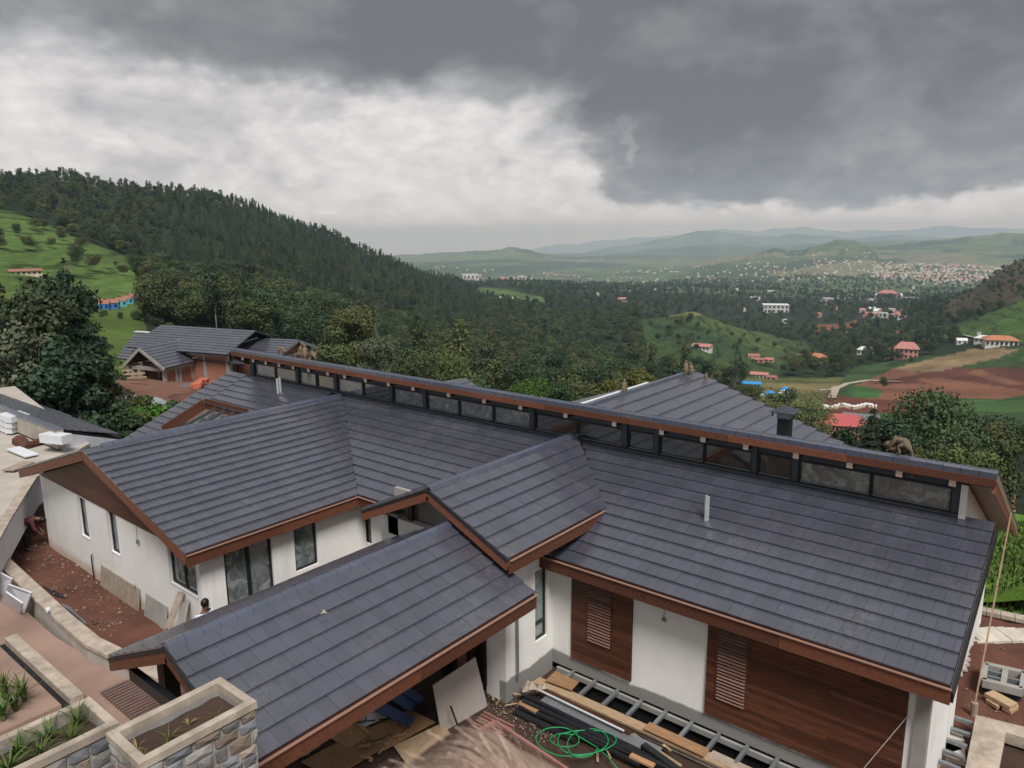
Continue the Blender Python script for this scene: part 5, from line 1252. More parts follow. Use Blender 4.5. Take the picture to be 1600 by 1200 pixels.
def crown_broad(seed, h, w, nl=1300, size=.5, clumps=14, low=.32, flat=0):
    rg = np.random.default_rng(seed); cl = []
    for k in range(clumps):
        f = rg.random(); zz = h * (low + (1 - low) * (.15 + .72 * f)); rr = w * .5 * math.sin(math.pi * (.22 + .62 * (1 - f * .85))) * .72
        an = rg.random() * 6.28; rad = rr * math.sqrt(rg.random()); s = w * (.15 + .1 * rg.random())
        cl.append((math.cos(an) * rad, math.sin(an) * rad, zz, s * 1.15, s * 1.15, s * .85))
    cl.append((0, 0, h * .86, w * .2, w * .2, h * .13)); cl.append((0, 0, h * .6, w * .26, w * .26, h * .2))
    return leaves_on(cl, nl, size, rg, flat), cl
def crown_cone(seed, h, w, nl=900, size=.45, low=.15):
    rg = np.random.default_rng(seed); n = nl
    f = 1 - np.sqrt(rg.random(n)); lay = np.round(f * 13) / 13 + rg.normal(size=n) * .012; z = h * (low + (1 - low) * lay)
    r = w * .5 * (1 - lay) ** .8 * (.35 + .65 * rg.random(n) ** .5) * (1 + .3 * np.sin(rg.random(n) * 6.28)); an = rg.random(n) * 6.28
    p = np.stack([np.cos(an) * r, np.sin(an) * r, z - r * .25], 1)
    d = np.stack([np.cos(an), np.sin(an), np.full(n, .5)], 1); nrm = d + rg.normal(size=(n, 3)) * .5; nrm /= np.linalg.norm(nrm, axis=1)[:, None]
    a = np.cross(nrm, rg.normal(size=(n, 3))); a /= np.linalg.norm(a, axis=1)[:, None]; b = np.cross(nrm, a)
    s = size * (.6 + .8 * rg.random(n))[:, None]
    q = np.stack([p - a * s, p - b * s * .5, p + a * s, p + b * s * .5], 1).reshape(-1, 3)
    return (q, np.arange(4 * n).reshape(n, 4)), None
def trunk_mesh(name, h, r, cl=None, seed=0, m='bark', frac=.8):
    rg = random.Random(seed); mb = MB()
    top = [(0, 0, 0), (rg.uniform(-.2, .2), rg.uniform(-.2, .2), h * .35), (rg.uniform(-.3, .3), rg.uniform(-.3, .3), h * frac)]
    mb.tube(top, r, 6, .3)
    if cl:
        for c in cl[:9]:
            st = Vector(top[0]).lerp(Vector(top[1]), .9).lerp(Vector(top[2]), rg.uniform(.0, .5))
            mid = st.lerp(Vector(c[:3]), .5) + Vector((0, 0, h * .03)); mb.tube([st, mid, c[:3]], r * .42, 5, .25)
    me = bpy.data.meshes.new(name); me.from_pydata(mb.v, [], mb.f); me.materials.append(MATS[m]); me.shade_smooth(); return me
def mesh_np(name, q, f, m):
    me = fast_mesh(name, q, f); me.materials.append(MATS[m]); return me
PROTO = []    # (crown mesh, trunk mesh, height)
def proto(kind, seed, h, w, lm, nl, size, clumps=14, low=.32, bm='bark', tr=.22, cone=False, flat=0, frac=.8):
    (q, f), cl = crown_cone(seed, h, w, nl, size, low) if cone else crown_broad(seed, h, w, nl, size, clumps, low, flat)
    p = (mesh_np('crown', q, f, lm), trunk_mesh('trunk', h, tr, cl, seed, bm, frac if not cone else .97), h, kind); return p
BROAD = [proto('broad', 1, 14, 13, 'leaf_dark', 2600, .36), proto('broad', 2, 12, 14, 'leaf_dark', 2600, .36, 18), proto('broad', 3, 15, 11, 'leaf_olive', 2400, .35, 12),
         proto('broad', 4, 11, 11, 'leaf_olive', 2300, .33, 15), proto('broad', 5, 17, 12, 'leaf_dark', 2600, .37, 20, .25)]
EUCA = [proto('euca', 11, 21, 8, 'leaf_pine', 600, .5, 9, .5, 'pale_bark', .25), proto('euca', 12, 24, 7, 'leaf_olive', 520, .5, 8, .55, 'pale_bark', .25)]
PINE = [proto('pine', 21, 17, 5.5, 'leaf_pine', 750, .5, cone=True), proto('pine', 22, 20, 5, 'leaf_pine', 750, .5, cone=True, low=.3), proto('pine', 23, 15, 5, 'leaf_dark', 650, .5, cone=True, low=.1)]
BARE = [proto('bare', 31, 15, 9, 'leaf_grey', 260, .35, 12, .4, 'pale_bark', .22)]

def pix(az, r, z):
    P = Vector((math.sin(az - _a) * r, math.cos(az - _a) * r, z)); return proj(P)
# where trees stand: (weight function of picture column and distance)
def in_poly(px, py, poly):
    c = False; n = len(poly)
    for i in range(n):
        (x0, y0), (x1, y1) = poly[i], poly[(i + 1) % n]
        if (y0 > py) != (y1 > py) and px < (x1 - x0) * (py - y0) / (y1 - y0) + x0: c = not c
    return c
CLEAR = [(poly, rr, .45 if c == (.062, .048, .030) else .22 if ra == 650 else .13 if i in (3, 4, 5) else .03 if i in (0, 9) else .015) for i, (poly, rr, c, t) in enumerate(FIELDS_PX)]
trees = []
def try_add(px, r, dens=1.0):
    a = az_of(px); z = float(height(a, r)); X, Y, k = pix(a, r, z)
    for poly, (ra, rb), keep in CLEAR:
        if ra < r < rb and in_poly(X, Y, poly):
            if random.random() > keep: return
            trees.append((a, r, z, X, Y, 'small')); return
    trees.append((a, r, z, X, Y, ''))
def scatter(n, x0, x1, r0, r1, dmin=None):
    for _ in range(n):
        r = math.sqrt(random.random() * (r1 * r1 - r0 * r0) + r0 * r0)
        a = random.uniform(az_of(x0), az_of(x1)); px = 800 + math.tan(a) * FPX / math.cos(_th)
        try_add(px, r)
scatter(520, -60, 1000, 150, 400); scatter(1900, -60, 1100, 380, 760); scatter(7500, -60, 1000, 740, 1500)
scatter(330, 900, 1330, 170, 520); scatter(900, 980, 1480, 500, 1150); scatter(3000, 640, 1700, 1100, 2600); scatter(1500, 1440, 1720, 800, 2000)
scatter(2600, 640, 1660, 2500, 4200)
scatter(70, 1300, 1700, 95, 300); scatter(260, 120, 480, 90, 260)
for _ in range(420):
    px = random.uniform(95, 300); r = random.uniform(105, 330); a = az_of(px); z = float(height(a, r)); X, Y, k = pix(a, r, z)
    if in_poly(X, Y, [(60, 440), (215, 440), (240, 500), (330, 520), (300, 590), (90, 600)]): trees.append((a, r, z, X, Y, 'bush'))
for px, r in ((47, 470), (80, 500), (118, 440), (142, 430), (173, 400), (60, 560), (100, 560), (30, 520), (10, 640), (190, 430), (205, 470), (125, 520)):
    a = az_of(px); z = float(height(a, r)); X, Y, k = pix(a, r, z); trees.append((a, r, z, X, Y, 'lone'))
near = []; farp = []
for (a, r, z, X, Y, fl) in trees:
    if r < 60: continue
    # choose the species
    n_ = mnoise.noise(Vector((math.sin(a) * r, math.cos(a) * r, 0)) / 160.0)
    q = random.random()
    if fl == 'bush': P = random.choice(BROAD); s = random.uniform(.14, .32)
    elif fl == 'lone': P = random.choice(BROAD[:1] + BROAD[3:]); s = random.uniform(.5, .8)
    elif fl == 'small': P = random.choice(BROAD); s = random.uniform(.22, .6)
    elif X < 760 and r > 640: P = random.choice(PINE) if (n_ + q * .6 > .12 and X > 250) else (random.choice(EUCA) if q < .35 else random.choice(BROAD + BARE)); s = random.uniform(.5, .82)
    elif X < 640 and r > 380: P = random.choice(PINE) if (n_ > .15 and X > 200) else random.choice(BROAD + BROAD + BARE); s = random.uniform(.6, .95)
    elif r > 1100: P = random.choice(BROAD + EUCA[:1] + PINE[:1]); s = random.uniform(.6, 1.1)
    else: P = random.choice(BROAD) if q < .86 else random.choice(EUCA + PINE + BARE); s = random.uniform(.6, 1.1) if r < 380 else random.uniform(.65, 1.05)
    if r > 2300: s *= random.uniform(.7, 1.2)
    h = P[2] * s
    # keep the views that the photograph keeps open
    top = proj((math.sin(a - _a) * r, math.cos(a - _a) * r, z + h))
    if 130 < X < 520 and r < 230 and (top[1] < 545 or r < 95): continue
    if 100 < X < 230 and r < 330 and top[1] < 480: continue
    if 1100 < X < 1700 and r < 360 and top[1] < 652: 
        if not (r < 200 and random.random() < .0): continue
    if 880 < X < 1100 and r < 340 and top[1] < 560: continue
    if X < 220 and 150 < r < 420 and top[1] < 430: continue
    (near if P[3] in ('broad', 'pine', 'euca', 'bare') else farp).append((r / h, a, r, z, P, s))
near.sort(key=lambda t: t[0])
LBL = {'broad': ('leafy_tree', 'dark broad-crowned tree packed among others in the hillside and valley forest', 'broad-crowned trees of the forest'),
       'pine': ('pine_tree', 'slender dark conifer standing in the pine belt on the hill', 'conifers on the hill'),
       'euca': ('eucalyptus_tree', 'tall thin eucalyptus with pale trunk among the forest trees', 'eucalyptus trees of the forest'),
       'bare': ('sparse_tree', 'thin grey-green tree with sparse leaves among the forest trees', 'sparse trees of the forest')}
def put_tree(P, loc, s, name, label, cat='tree', group=None, rz=None, sz=None):
    t = thing(name, label, cat, loc, group, rotz=random.uniform(0, 6.28) if rz is None else rz)
    t.scale = (s, s, s if sz is None else sz)
    for nm, me_ in (('crown', P[0]), ('trunk', P[1])):
        o = bpy.data.objects.new(nm, me_); C.objects.link(o); o.parent = t
    return t
quota = {'broad': 300, 'pine': 110, 'euca': 60, 'bare': 40}; rest = []
for it in near:
    _, a, r, z, P, s = it; k = P[3]
    if quota[k] > 0:
        quota[k] -= 1; nm, lb, g = LBL[k]; put_tree(P, (math.sin(a - _a) * r, math.cos(a - _a) * r, z - .2), s, nm, lb, 'tree', g)
    else: rest.append(it)
# the remaining thousands: one object of instances on points
allp = BROAD + EUCA + PINE + BARE
pc = bpy.data.collections.new('tree_kinds'); 
for k, P in enumerate(allp):
    # far trees carry crown and trunk in one mesh, thinned
    me_ = P[0].copy(); o = bpy.data.objects.new('kind_%02d' % k, me_); pc.objects.link(o)
pm = bpy.data.meshes.new('forest'); pm.from_pydata([(math.sin(a - _a) * r, math.cos(a - _a) * r, z - .8) for _, a, r, z, P, s in rest], [], [])
for nm, typ, key, vals in (('kind', 'INT', 'value', [allp.index(t[4]) for t in rest]), ('size', 'FLOAT', 'value', [t[5] for t in rest]), ('turn', 'FLOAT', 'value', [random.uniform(0, 6.28) for t in rest])):
    at2 = pm.attributes.new(nm, typ, 'POINT'); at2.data.foreach_set(key, vals)
fo_ = bpy.data.objects.new('forest', pm); C.objects.link(fo_); fo_['kind'] = 'stuff'; fo_['label'] = 'dense forest covering the hills and the valley floor'
ng = bpy.data.node_groups.new('scatter', 'GeometryNodeTree'); ng.interface.new_socket('Geometry', in_out='INPUT', socket_type='NodeSocketGeometry'); ng.interface.new_socket('Geometry', in_out='OUTPUT', socket_type='NodeSocketGeometry')
N = ng.nodes; gi = N.new('NodeGroupInput'); go = N.new('NodeGroupOutput'); iop = N.new('GeometryNodeInstanceOnPoints'); ci = N.new('GeometryNodeCollectionInfo')
ci.inputs['Collection'].default_value = pc; ci.inputs['Separate Children'].default_value = True; ci.inputs['Reset Children'].default_value = True
def na_(nm, typ):
    n = N.new('GeometryNodeInputNamedAttribute'); n.data_type = typ; n.inputs['Name'].default_value = nm; return n.outputs['Attribute']
cx = N.new('ShaderNodeCombineXYZ'); e2r = N.new('FunctionNodeEulerToRotation')
ng.links.new(gi.outputs[0], iop.inputs['Points']); ng.links.new(ci.outputs[0], iop.inputs['Instance']); iop.inputs['Pick Instance'].default_value = True
ng.links.new(na_('kind', 'INT'), iop.inputs['Instance Index']); ng.links.new(na_('turn', 'FLOAT'), cx.inputs[2]); ng.links.new(cx.outputs[0], e2r.inputs[0]); ng.links.new(e2r.outputs[0], iop.inputs['Rotation'])
ng.links.new(na_('size', 'FLOAT'), iop.inputs['Scale']); ng.links.new(iop.outputs[0], go.inputs[0])
md = fo_.modifiers.new('scatter', 'NODES'); md.node_group = ng
print('trees', len(near), 'rest', len(rest))
# ------------------------------------------------------------ further things
def hit(px, py, r0=60, r1=9000):
    """first visible point of the terrain at a pixel of the photograph"""
    a = az_of(px); rr_ = np.exp(np.linspace(math.log(r0), math.log(r1), 900)); z = height(np.full(900, a), rr_)
    t = (z - HC) / rr_; tgt = tan_el(px, py); ok = np.where(t >= tgt)[0]
    k = ok[0] if len(ok) else 899
    return Vector((math.sin(a - _a) * rr_[k], math.cos(a - _a) * rr_[k], float(z[k]))), float(rr_[k]), a
# --- the gabled roof behind, chimney, rods
bh = thing('rear_house', 'rear house whose broad grey gabled roof rises behind the long upper roof', 'house', (-8, 30, -2))
ry1 = 18 * S; P1 = at(1085, 580, 1, ry1); rzz = P1.z; P2 = at(1325, 697, 1, ry1); mr = (P1.z - P2.z) / (P2.x - P1.x)
ry0 = 10.6 * S
P0r = Vector((P1.x, ry0, rzz)); Q0 = Vector((P2.x + .4, ry0, rzz - mr * (P2.x + .4 - P1.x))); Q1 = Vector((Q0.x, ry1, Q0.z))
quadroof('roof', bh, [Q0, Q1, Vector((P1.x, ry1, rzz)), P0r], course=.62, tw=3.5)
o_ = MB().slab([Vector((P1.x, ry1, rzz)), P0r.copy(), Vector((P1.x - 7, ry0, rzz - mr * 7)), Vector((P1.x - 7, ry1, rzz - mr * 7))][::-1], .1).build('roof_back', 'roof_tile', bh)
MB().beam(P0r + Vector((0, 0, .05)), Vector((P1.x, ry1, rzz + .05)), .22, .10).build('ridge_strip', 'ridge_tile', bh)
MB().beam(Vector((P1.x - .3, ry0, rzz + .0)), Vector((P1.x - .3, ry1 - 4, rzz + .0)), .16, .12).build('ridge_membrane', 'white_slab', bh)
MB().beam(Vector((P1.x, ry1, rzz - .1)), Vector((Q1.x, ry1, Q1.z - .1)), .06, .3).build('verge_board', 'dark_metal', bh)
MB().box2((P1.x - 6, ry0 + 1, -9), (Q0.x - .8, ry1 - .6, Q0.z - .2)).build('wall', 'clean_plaster', bh)
p = at(1077, 655, 1, 11.6 * S); hgt = (655 - 612) / FPX * (p - EYE).dot(_fwd)
p = Vector((p.x, p.y, rzz - mr * (p.x - P1.x)))
tag(MB().tube([p, p + Vector((0, 0, 1.3))], .02, 5).box(p + Vector((0, 0, 1.05)), (.06, .06, .1)).build('lightning_rod', 'dark_metal', loc=tuple(p)), 'thin mast standing on the rear gabled roof', 'mast')
yc = 10.9 * S; c = at(1225, 684, 1, yc); w = 18 / FPX * (c - EYE).dot(_fwd); ct = at(1225, 652, 1, yc)
ch = thing('chimney', 'square black chimney with a metal cowl behind the upper roof', 'chimney', (c.x, yc, c.z - 1.2))
MB().box2((c.x - w / 2, yc - w / 2, c.z - 1.5), (c.x + w / 2, yc + w / 2, ct.z)).build('shaft', 'dark_metal', ch)
MB().box2((c.x - w * .55, yc - w * .55, ct.z), (c.x + w * .55, yc + w * .55, ct.z + w * .55)).build('collar', 'galvanised', ch)
MB().slab([Vector((c.x - w, yc - w, ct.z + w * .6)), Vector((c.x + w, yc - w, ct.z + w * .6)), Vector((c.x + w, yc + w, ct.z + w * .6)), Vector((c.x - w, yc + w, ct.z + w * .6))], .03).add([(c.x - w, yc - w, ct.z + w * .6), (c.x + w, yc - w, ct.z + w * .6), (c.x + w, yc + w, ct.z + w * .6), (c.x - w, yc + w, ct.z + w * .6), (c.x, yc, ct.z + w * 1.05)], [(0, 1, 4), (1, 2, 4), (2, 3, 4), (3, 0, 4)]).build('cowl', 'grey_post', ch)
for sx_ in (-1, 1): MB().beam((c.x + sx_ * w * .9, yc - w * .6, ct.z + w * .1), (c.x + sx_ * w * .9, yc - w * .6, ct.z + w * .6), .03, .03, up=(1, 0, 0)).build('bracket', 'dark_metal', ch)
# small roof peeping over further left
g1 = thing('far_gable_house', 'house of which only a small grey roof peak shows behind the long roof', 'house', at(728, 640, 1, 30))
a_, b_, c_ = at(728, 592, 1, 34), at(760, 612, 1, 34), at(690, 600, 1, 27)
quadroof('roof', g1, [Vector((b_.x + 1, c_.y, b_.z - .5)), Vector((b_.x + 1, a_.y, b_.z - .5)), a_, Vector((a_.x, c_.y, a_.z))], course=.5, tw=3)
quadroof('roof', g1, [Vector((a_.x - 2.5, a_.y, b_.z)), Vector((a_.x - 2.5, c_.y, b_.z)), Vector((a_.x, c_.y, a_.z)), a_], course=.5, tw=3)
MB().box2((a_.x - 2, c_.y + .3, -8), (b_.x + .5, a_.y - .3, b_.z - .3)).build('wall', 'clean_plaster', g1)

# --- the unfinished brick house
h2 = thing('unfinished_brick_house', 'unfinished red brick house with grey roofs on the red earth beyond', 'house', at(300, 612, 2, -5.4))
zr, ze = .1, -1.85
A1, B1 = at(252, 508, 2, zr), at(400, 517, 2, zr); e_ = (B1 - A1); e_.z = 0; Lr = e_.length; e_.normalize(); n_ = Vector((e_.y, -e_.x, 0))      # n_ towards us
D1 = at(372, 556, 2, ze); off = (D1 - A1).dot(n_)
E1 = A1 - e_ * .2 + n_ * off; E1.z = ze; F1 = B1 + n_ * off + e_ * .3; F1.z = ze; B1b = B1 + e_ * .0
quadroof('roof', h2, [E1, F1, B1b, A1], course=.52, tw=3)
quadroof('roof', h2, [F1 - n_ * 2 * off, E1 - n_ * 2 * off, A1, B1b], course=.52, tw=3)
# left lower wing roof
atn = lambda px, py, nv: on_plane(px, py, A1 + n_ * nv, n_)
A2 = atn(212, 519, .5); L_ = A2 - e_ * .0; G1 = atn(182, 560, 5.2)
quadroof('roof', h2, [G1, G1 + e_ * ((E1 - G1).dot(e_) + 1.0), L_ + e_ * ((A1 - L_).dot(e_) + 2.5), L_], course=.52, tw=3)
MB().beam(L_ + Vector((0, 0, .08)), L_ + e_ * (A1 - L_).dot(e_) + Vector((0, 0, .08)), .5, .1).build('white_flashing', 'white_slab', h2)
# right lower wing
A3, B3 = at(400, 529, 2, -.95), at(466, 531, 2, -.95); J3 = at(456, 560, 2, -2.2); o3 = (J3 - A3).dot(n_)
q = lambda P, a, b, z: Vector((P.x, P.y, 0)) + e_ * a + n_ * b + Vector((0, 0, z))
quadroof('roof', h2, [q(A3, -3, o3, -2.2), q(B3, 0, o3, -2.2), B3, A3 - e_ * 3], course=.52, tw=3)
quadroof('roof', h2, [q(B3, 0, -o3, -2.2), q(A3, -3, -o3, -2.2), A3 - e_ * 3, B3], course=.52, tw=3)
MB().beam(A3 + e_ * .2 + Vector((0, 0, .15)), q(A3, -2.3, o3 * .8, -1.85), .7, .08).build('white_flashing', 'white_slab', h2)
MB().beam(q(A3, -3.4, o3 + .2, -2.1), q(A3, -4.6, o3 + 1.6, -2.7), .9, .08).build('white_flashing', 'white_slab', h2)
quadroof('roof', h2, [q(A3, -4.8, o3 + 1.7, -2.9), q(A3, 3, o3 + 1.7, -2.9), q(A3, 3, o3, -2.1), q(A3, -4.0, o3, -2.1)], course=.52, tw=3)
for s_, dz_ in ((1, 0), (-1, 0)): MB().beam(B3 + Vector((0, 0, -.12)), q(B3, 0, s_ * o3, -2.32), .08, .3).build('barge_board', 'galvanised', h2)
# walls with brick infill and concrete columns
def brickwall(a, b, z0, z1, cols=3, opening=None):
    a = Vector((a.x, a.y, 0)); b = Vector((b.x, b.y, 0)); d = (b - a); L = d.length; d.normalize(); n = Vector((d.y, -d.x, 0))
    MB().slab([a + Vector((0, 0, z0)), b + Vector((0, 0, z0)), b + Vector((0, 0, z1)), a + Vector((0, 0, z1))], .25).build('brick_wall', 'brick', h2)
    for k in range(cols + 1):
        c = a.lerp(b, k / cols); MB().beam(c + n * .03 + Vector((0, 0, z0)), c + n * .03 + Vector((0, 0, z1)), .3, .3, up=d).build('column', 'concrete', h2)
    MB().beam(a + n * .05 + Vector((0, 0, z1 - .3)), b + n * .05 + Vector((0, 0, z1 - .3)), .3, .3).build('lintel', 'concrete', h2)
zg = -5.6
brickwall(q(E1, 1.0, -1.0, 0), q(F1, -1, -1.0, 0), zg, ze - .05, 4)
brickwall(q(A3, -1, o3 - .8, 0), q(B3, -.8, o3 - .8, 0), zg, -2.4, 2); brickwall(q(B3, -.8, o3 - .8, 0), q(B3, -.8, -o3 + .8, 0), zg, -2.3, 2)
MB().slab([q(B3, -.75, o3 - .8, -2.3), q(B3, -.75, -o3 + .8, -2.3), q(B3, -.75, 0, -1.1)], .2).build('gable_brick', 'brick', h2)
brickwall(q(G1, .8, -.8, 0), q(E1, 1.2, -1.0, 0), zg, -3.3, 2)
# porch gable toward us
ap, bk = atn(217, 543, 8.4), atn(276, 533, 3.0)
rg_ = atn(257, 575, 8.4); lg_ = atn(193, 570, 8.4); rg_.z = lg_.z = -3.02
g_dir = Vector((bk.x - ap.x, bk.y - ap.y, 0)).normalized(); L5 = (bk - ap).to_2d().length + .5
ap = Vector((ap.x, ap.y, -1.05)); bk2 = ap + g_dir * L5
quadroof('roof', h2, [rg_, rg_ + g_dir * L5, bk2, ap], course=.52, tw=3); quadroof('roof', h2, [lg_ + g_dir * L5, lg_, ap, bk2], course=.52, tw=3)
for qq in (rg_, lg_): MB().beam(ap + Vector((0, 0, -.15)) - g_dir * .05, qq + Vector((0, 0, -.15)) - g_dir * .05, .1, .3).build('barge_board', 'concrete', h2)
wl_, wr_ = lg_.lerp(rg_, .12) + g_dir * .6, lg_.lerp(rg_, .88) + g_dir * .6
MB().beam(wl_ + Vector((0, 0, -.3)), wr_ + Vector((0, 0, -.3)), .3, .35).build('lintel', 'concrete', h2)
for f in (0, .22, 1.0): c_ = wl_.lerp(wr_, f); MB().beam(Vector((c_.x, c_.y, zg)), Vector((c_.x, c_.y, -3.2)), .3, .35, up=e_).build('column', 'concrete', h2)
brickwall(wl_ + g_dir * 1.6, wr_ + g_dir * 1.6, zg, -3.0, 2); brickwall(wr_, wr_ + g_dir * 4.2, zg, -3.05, 2); brickwall(wl_, wl_.lerp(wr_, .22), zg, -3.05, 1)
MB().beam(wl_ + Vector((0, 0, zg - wl_.z + .35)) - g_dir * .3, wr_ + Vector((0, 0, zg - wr_.z + .35)) - g_dir * .3, 1.4, .9).build('plinth', 'coping', h2)
MB().beam(bk2 + Vector((0, 0, .1)), rg_ + g_dir * L5 + Vector((0, 0, .12)), .5, .06).build('white_flashing', 'white_slab', h2); MB().beam(rg_ + g_dir * (L5 - .5) + Vector((0, 0, .12)), rg_ + g_dir * (L5 - .6) + e_ * 2.0 + Vector((0, 0, -.3)), .7, .06).build('white_flashing', 'white_slab', h2)
# bamboo scaffold on the brick front
sc_ = thing('scaffold', 'rickety pole scaffold against the brick front wall', 'scaffold', q(E1, 3, 0, zg))
for k in range(9): x = 3.6 + k * .62; MB().tube([q(E1, x, -.5 + .1 * (k % 2), zg), q(E1, x + .06, -.55, -2.5)], .035, 5).build('pole', 'bark', sc_)
for k in range(5): MB().tube([q(E1, 3.4, -.45, zg + .5 + k * .6), q(E1, 8.9, -.45, zg + .55 + k * .6)], .03, 5).build('pole', 'bark', sc_)
for k in range(4): MB().box2(q(E1, 3.9 + k * 1.35, -.90, zg + .6), q(E1, 4.9 + k * 1.35, -.86, zg + 2.4)).build('shutter_board', 'plywood', sc_)
# site clutter
g0 = lambda px, py: hit(px, py, 40, 200)[0]
mat('grey_sheet', (.24, .27, .28), .7, .3, scale=1)
def heap(px, py, w, h, m, name, label, cat, seed=0):
    c = g0(px, py); mb = MB(); rr_ = random.Random(seed); N_ = 14
    for i in range(N_ + 1):
        for j in range(N_ + 1):
            a, b = i / N_ * 2 - 1, j / N_ * 2 - 1; d = min(1, math.hypot(a, b)); z = (math.cos(d * math.pi) * .5 + .5) * h * (.8 + .5 * mnoise.noise(Vector((a * 2.5 + seed, b * 2.5, 0)))) + .12 * mnoise.noise(Vector((a * 7, b * 7, seed)))
            mb.v.append((c.x + a * w, c.y + b * w * .8, c.z - .25 + z))
    for i in range(N_):
        for j in range(N_): k = i * (N_ + 1) + j; mb.f.append((k, k + N_ + 1, k + N_ + 2, k + 1))
    return tag(mb.build(name, m, loc=tuple(c)), label, cat)
heap(213, 640, 2.6, 1.3, 'grey_sheet', 'covered_heap', 'heap under a crumpled grey sheet on the building site', 'heap', 2)
heap(275, 628, 4.2, 1.3, 'red_earth', 'earth_heap', 'long heap of red earth in front of the brick house', 'heap', 5)
heap(165, 625, 3.0, .7, 'stone_b', 'rubble_heap', 'pinkish rubble heap left of the grey covered heap', 'heap', 8)
heap(1345, 575, 24, 6, 'stone_b', 'quarry_heap', 'brown stone heap above the ploughed fields', 'heap', 9) if 0 else None
a, b = g0(286, 618) + Vector((0, 0, .5)), g0(336, 602) + Vector((0, 0, .6))
tag(MB().tube([a, b], .28, 8).build('orange_pipe', 'orange_paint', loc=tuple(a)), 'long orange pipe lying beyond the red earth heap', 'pipe')
a, b = g0(284, 611) + Vector((0, 0, .4)), g0(302, 606) + Vector((0, 0, .8)); tag(MB().beam(a, b, .9, .25).build('orange_sheet', 'orange_paint', loc=tuple(a)), 'orange panel leaning beside the orange pipe', 'panel')
a, b = g0(277, 606), g0(315, 598); tag(MB().beam(a + Vector((0, 0, .1)), b + Vector((0, 0, .1)), 2.2, .2).build('site_slab', 'galvanised', loc=tuple(a)), 'grey slab frame at the foot of the brick wall', 'slab')
for k in range(4):
    a, b = g0(165 + 4 * k, 584 + 6 * k) + Vector((0, 0, .6)), g0(200 + 2 * k, 583 + 7 * k) + Vector((0, 0, .8)); tag(MB().beam(a, b, .3, .15).build('timber_beam', 'raw_timber', loc=tuple(a)), 'pale beam in the timber frame left of the brick house', 'beam', 'timbers left of the brick house')

# --- hero trees
def hero(px, py_top, r, wpx, kind, lm, label, nl=5200, size=.26,  name='tree', low=.25, flat=0, clumps=26, bm='bark', seed=None, h=None):
    a = az_of(px); z = float(height(a, r)); dist = r * 1.05; top = HC + r * tan_el(px, py_top); H = h or max(3.0, top - z); z = top - H; w = wpx / FPX * dist
    seed = seed or int(px * 7 + py_top)
    nl = int(nl * 2.2); size *= .66
    (qv, f), cl = crown_cone(seed, H, w, nl, size, low) if kind == 'cone' else crown_broad(seed, H, w, nl, size, clumps, low, flat)
    P = (mesh_np('crown', qv, f, lm), trunk_mesh('trunk', H, H * .018 + .06, cl, seed, bm, .8 if kind != 'cone' else .97), H, kind)
    return put_tree(P, (math.sin(a - _a) * r, math.cos(a - _a) * r, z), 1, name, label, 'tree', rz=0)
hero(96, 404, 62, 150, 'cone', 'leaf_pine', 'tall dark layered conifer at the left, tallest of its clump', 11000, .24, 'conifer', .02, h=15)
hero(68, 425, 68, 120, 'broad', 'leaf_pine', 'dark tree behind the two tallest trees at the left', 7000, .28, low=.05, h=14, clumps=34)
hero(40, 432, 60, 130, 'broad', 'leaf_pine', 'dark bushy tree left of the tallest conifer', 7000, .28, low=.05, h=14)
hero(-15, 425, 70, 110, 'cone', 'leaf_pine', 'dark conifer cut by the left edge', 6000, .3, 'conifer', .05, h=15)
hero(8, 500, 54, 110, 'broad', 'leaf_grey', 'grey-green bushy tree at the left edge below the conifers', 5500, .24, low=.05, h=10)
hero(70, 520, 54, 110, 'broad', 'leaf_pine', 'dark tree filling the foot of the tallest conifer', 6500, .26, low=.02, h=10)
hero(130, 560, 56, 60, 'broad', 'leaf_pine', 'small dark tree right of the tallest conifer', 3500, .24, low=.02, h=6)
for k, (px, py, r, w) in enumerate(((160, 628, 50, 42), (185, 622, 53, 50), (215, 632, 48, 55), (245, 626, 50, 40), (195, 645, 45, 50), (235, 648, 44, 45), (170, 650, 44, 40))):
    t_ = hero(px, py, r, w, 'broad', ['leaf_dark', 'leaf_olive', 'leaf_bright'][k % 3], ['dark', 'olive', 'bright green'][k % 3] + ' rounded shrub ' + ['behind the left roof beside the conifer foot', 'just below the pinkish rubble heap', 'in front of the grey covered heap', 'at the right end of the shrub belt', 'at the near edge of the belt, middle', 'nearest the long roof verge', 'nearest the neighbour roof ridge'][k], 1600, .16, 'shrub', .05, h=2.6)
hero(547, 472, 150, 85, 'broad', 'leaf_light', 'tall olive-green tree standing above the long roof left of centre', 6500, .38, low=.15)
hero(585, 520, 130, 70, 'broad', 'leaf_grey', 'pale flowering tree right of the tall olive one', 3600, .3, low=.2)
hero(505, 535, 120, 60, 'broad', 'leaf_light', 'olive tree left of the tall one behind the roof monkeys', 3000, .3, low=.2)
hero(650, 540, 140, 90, 'broad', 'leaf_dark', 'dark broad tree behind the small roof peak', 4000, .36)
hero(700, 545, 150, 80, 'broad', 'leaf_olive', 'brownish green tree left of the bright green one', 4000, .36)
hero(828, 587, 110, 62, 'broad', 'leaf_bright', 'vivid green round tree behind the long roof', 4200, .26, low=.2)
hero(880, 590, 125, 50, 'broad', 'leaf_dark', 'dark tree between the vivid green and the yellow-green ones', 2600, .3)
hero(957, 588, 105, 55, 'broad', 'leaf_yellow', 'yellow-green tree behind the rear gable ridge, smaller one', 3600, .26)
hero(1008, 568, 112, 62, 'broad', 'leaf_yellow', 'yellow-green tree beside the rear roof peak, larger one', 4200, .28)
hero(1268, 612, 92, 105, 'broad', 'leaf_olive', 'flat-topped feathery tree beside the chimney', 3800, .2, low=.45, flat=.8, clumps=30)
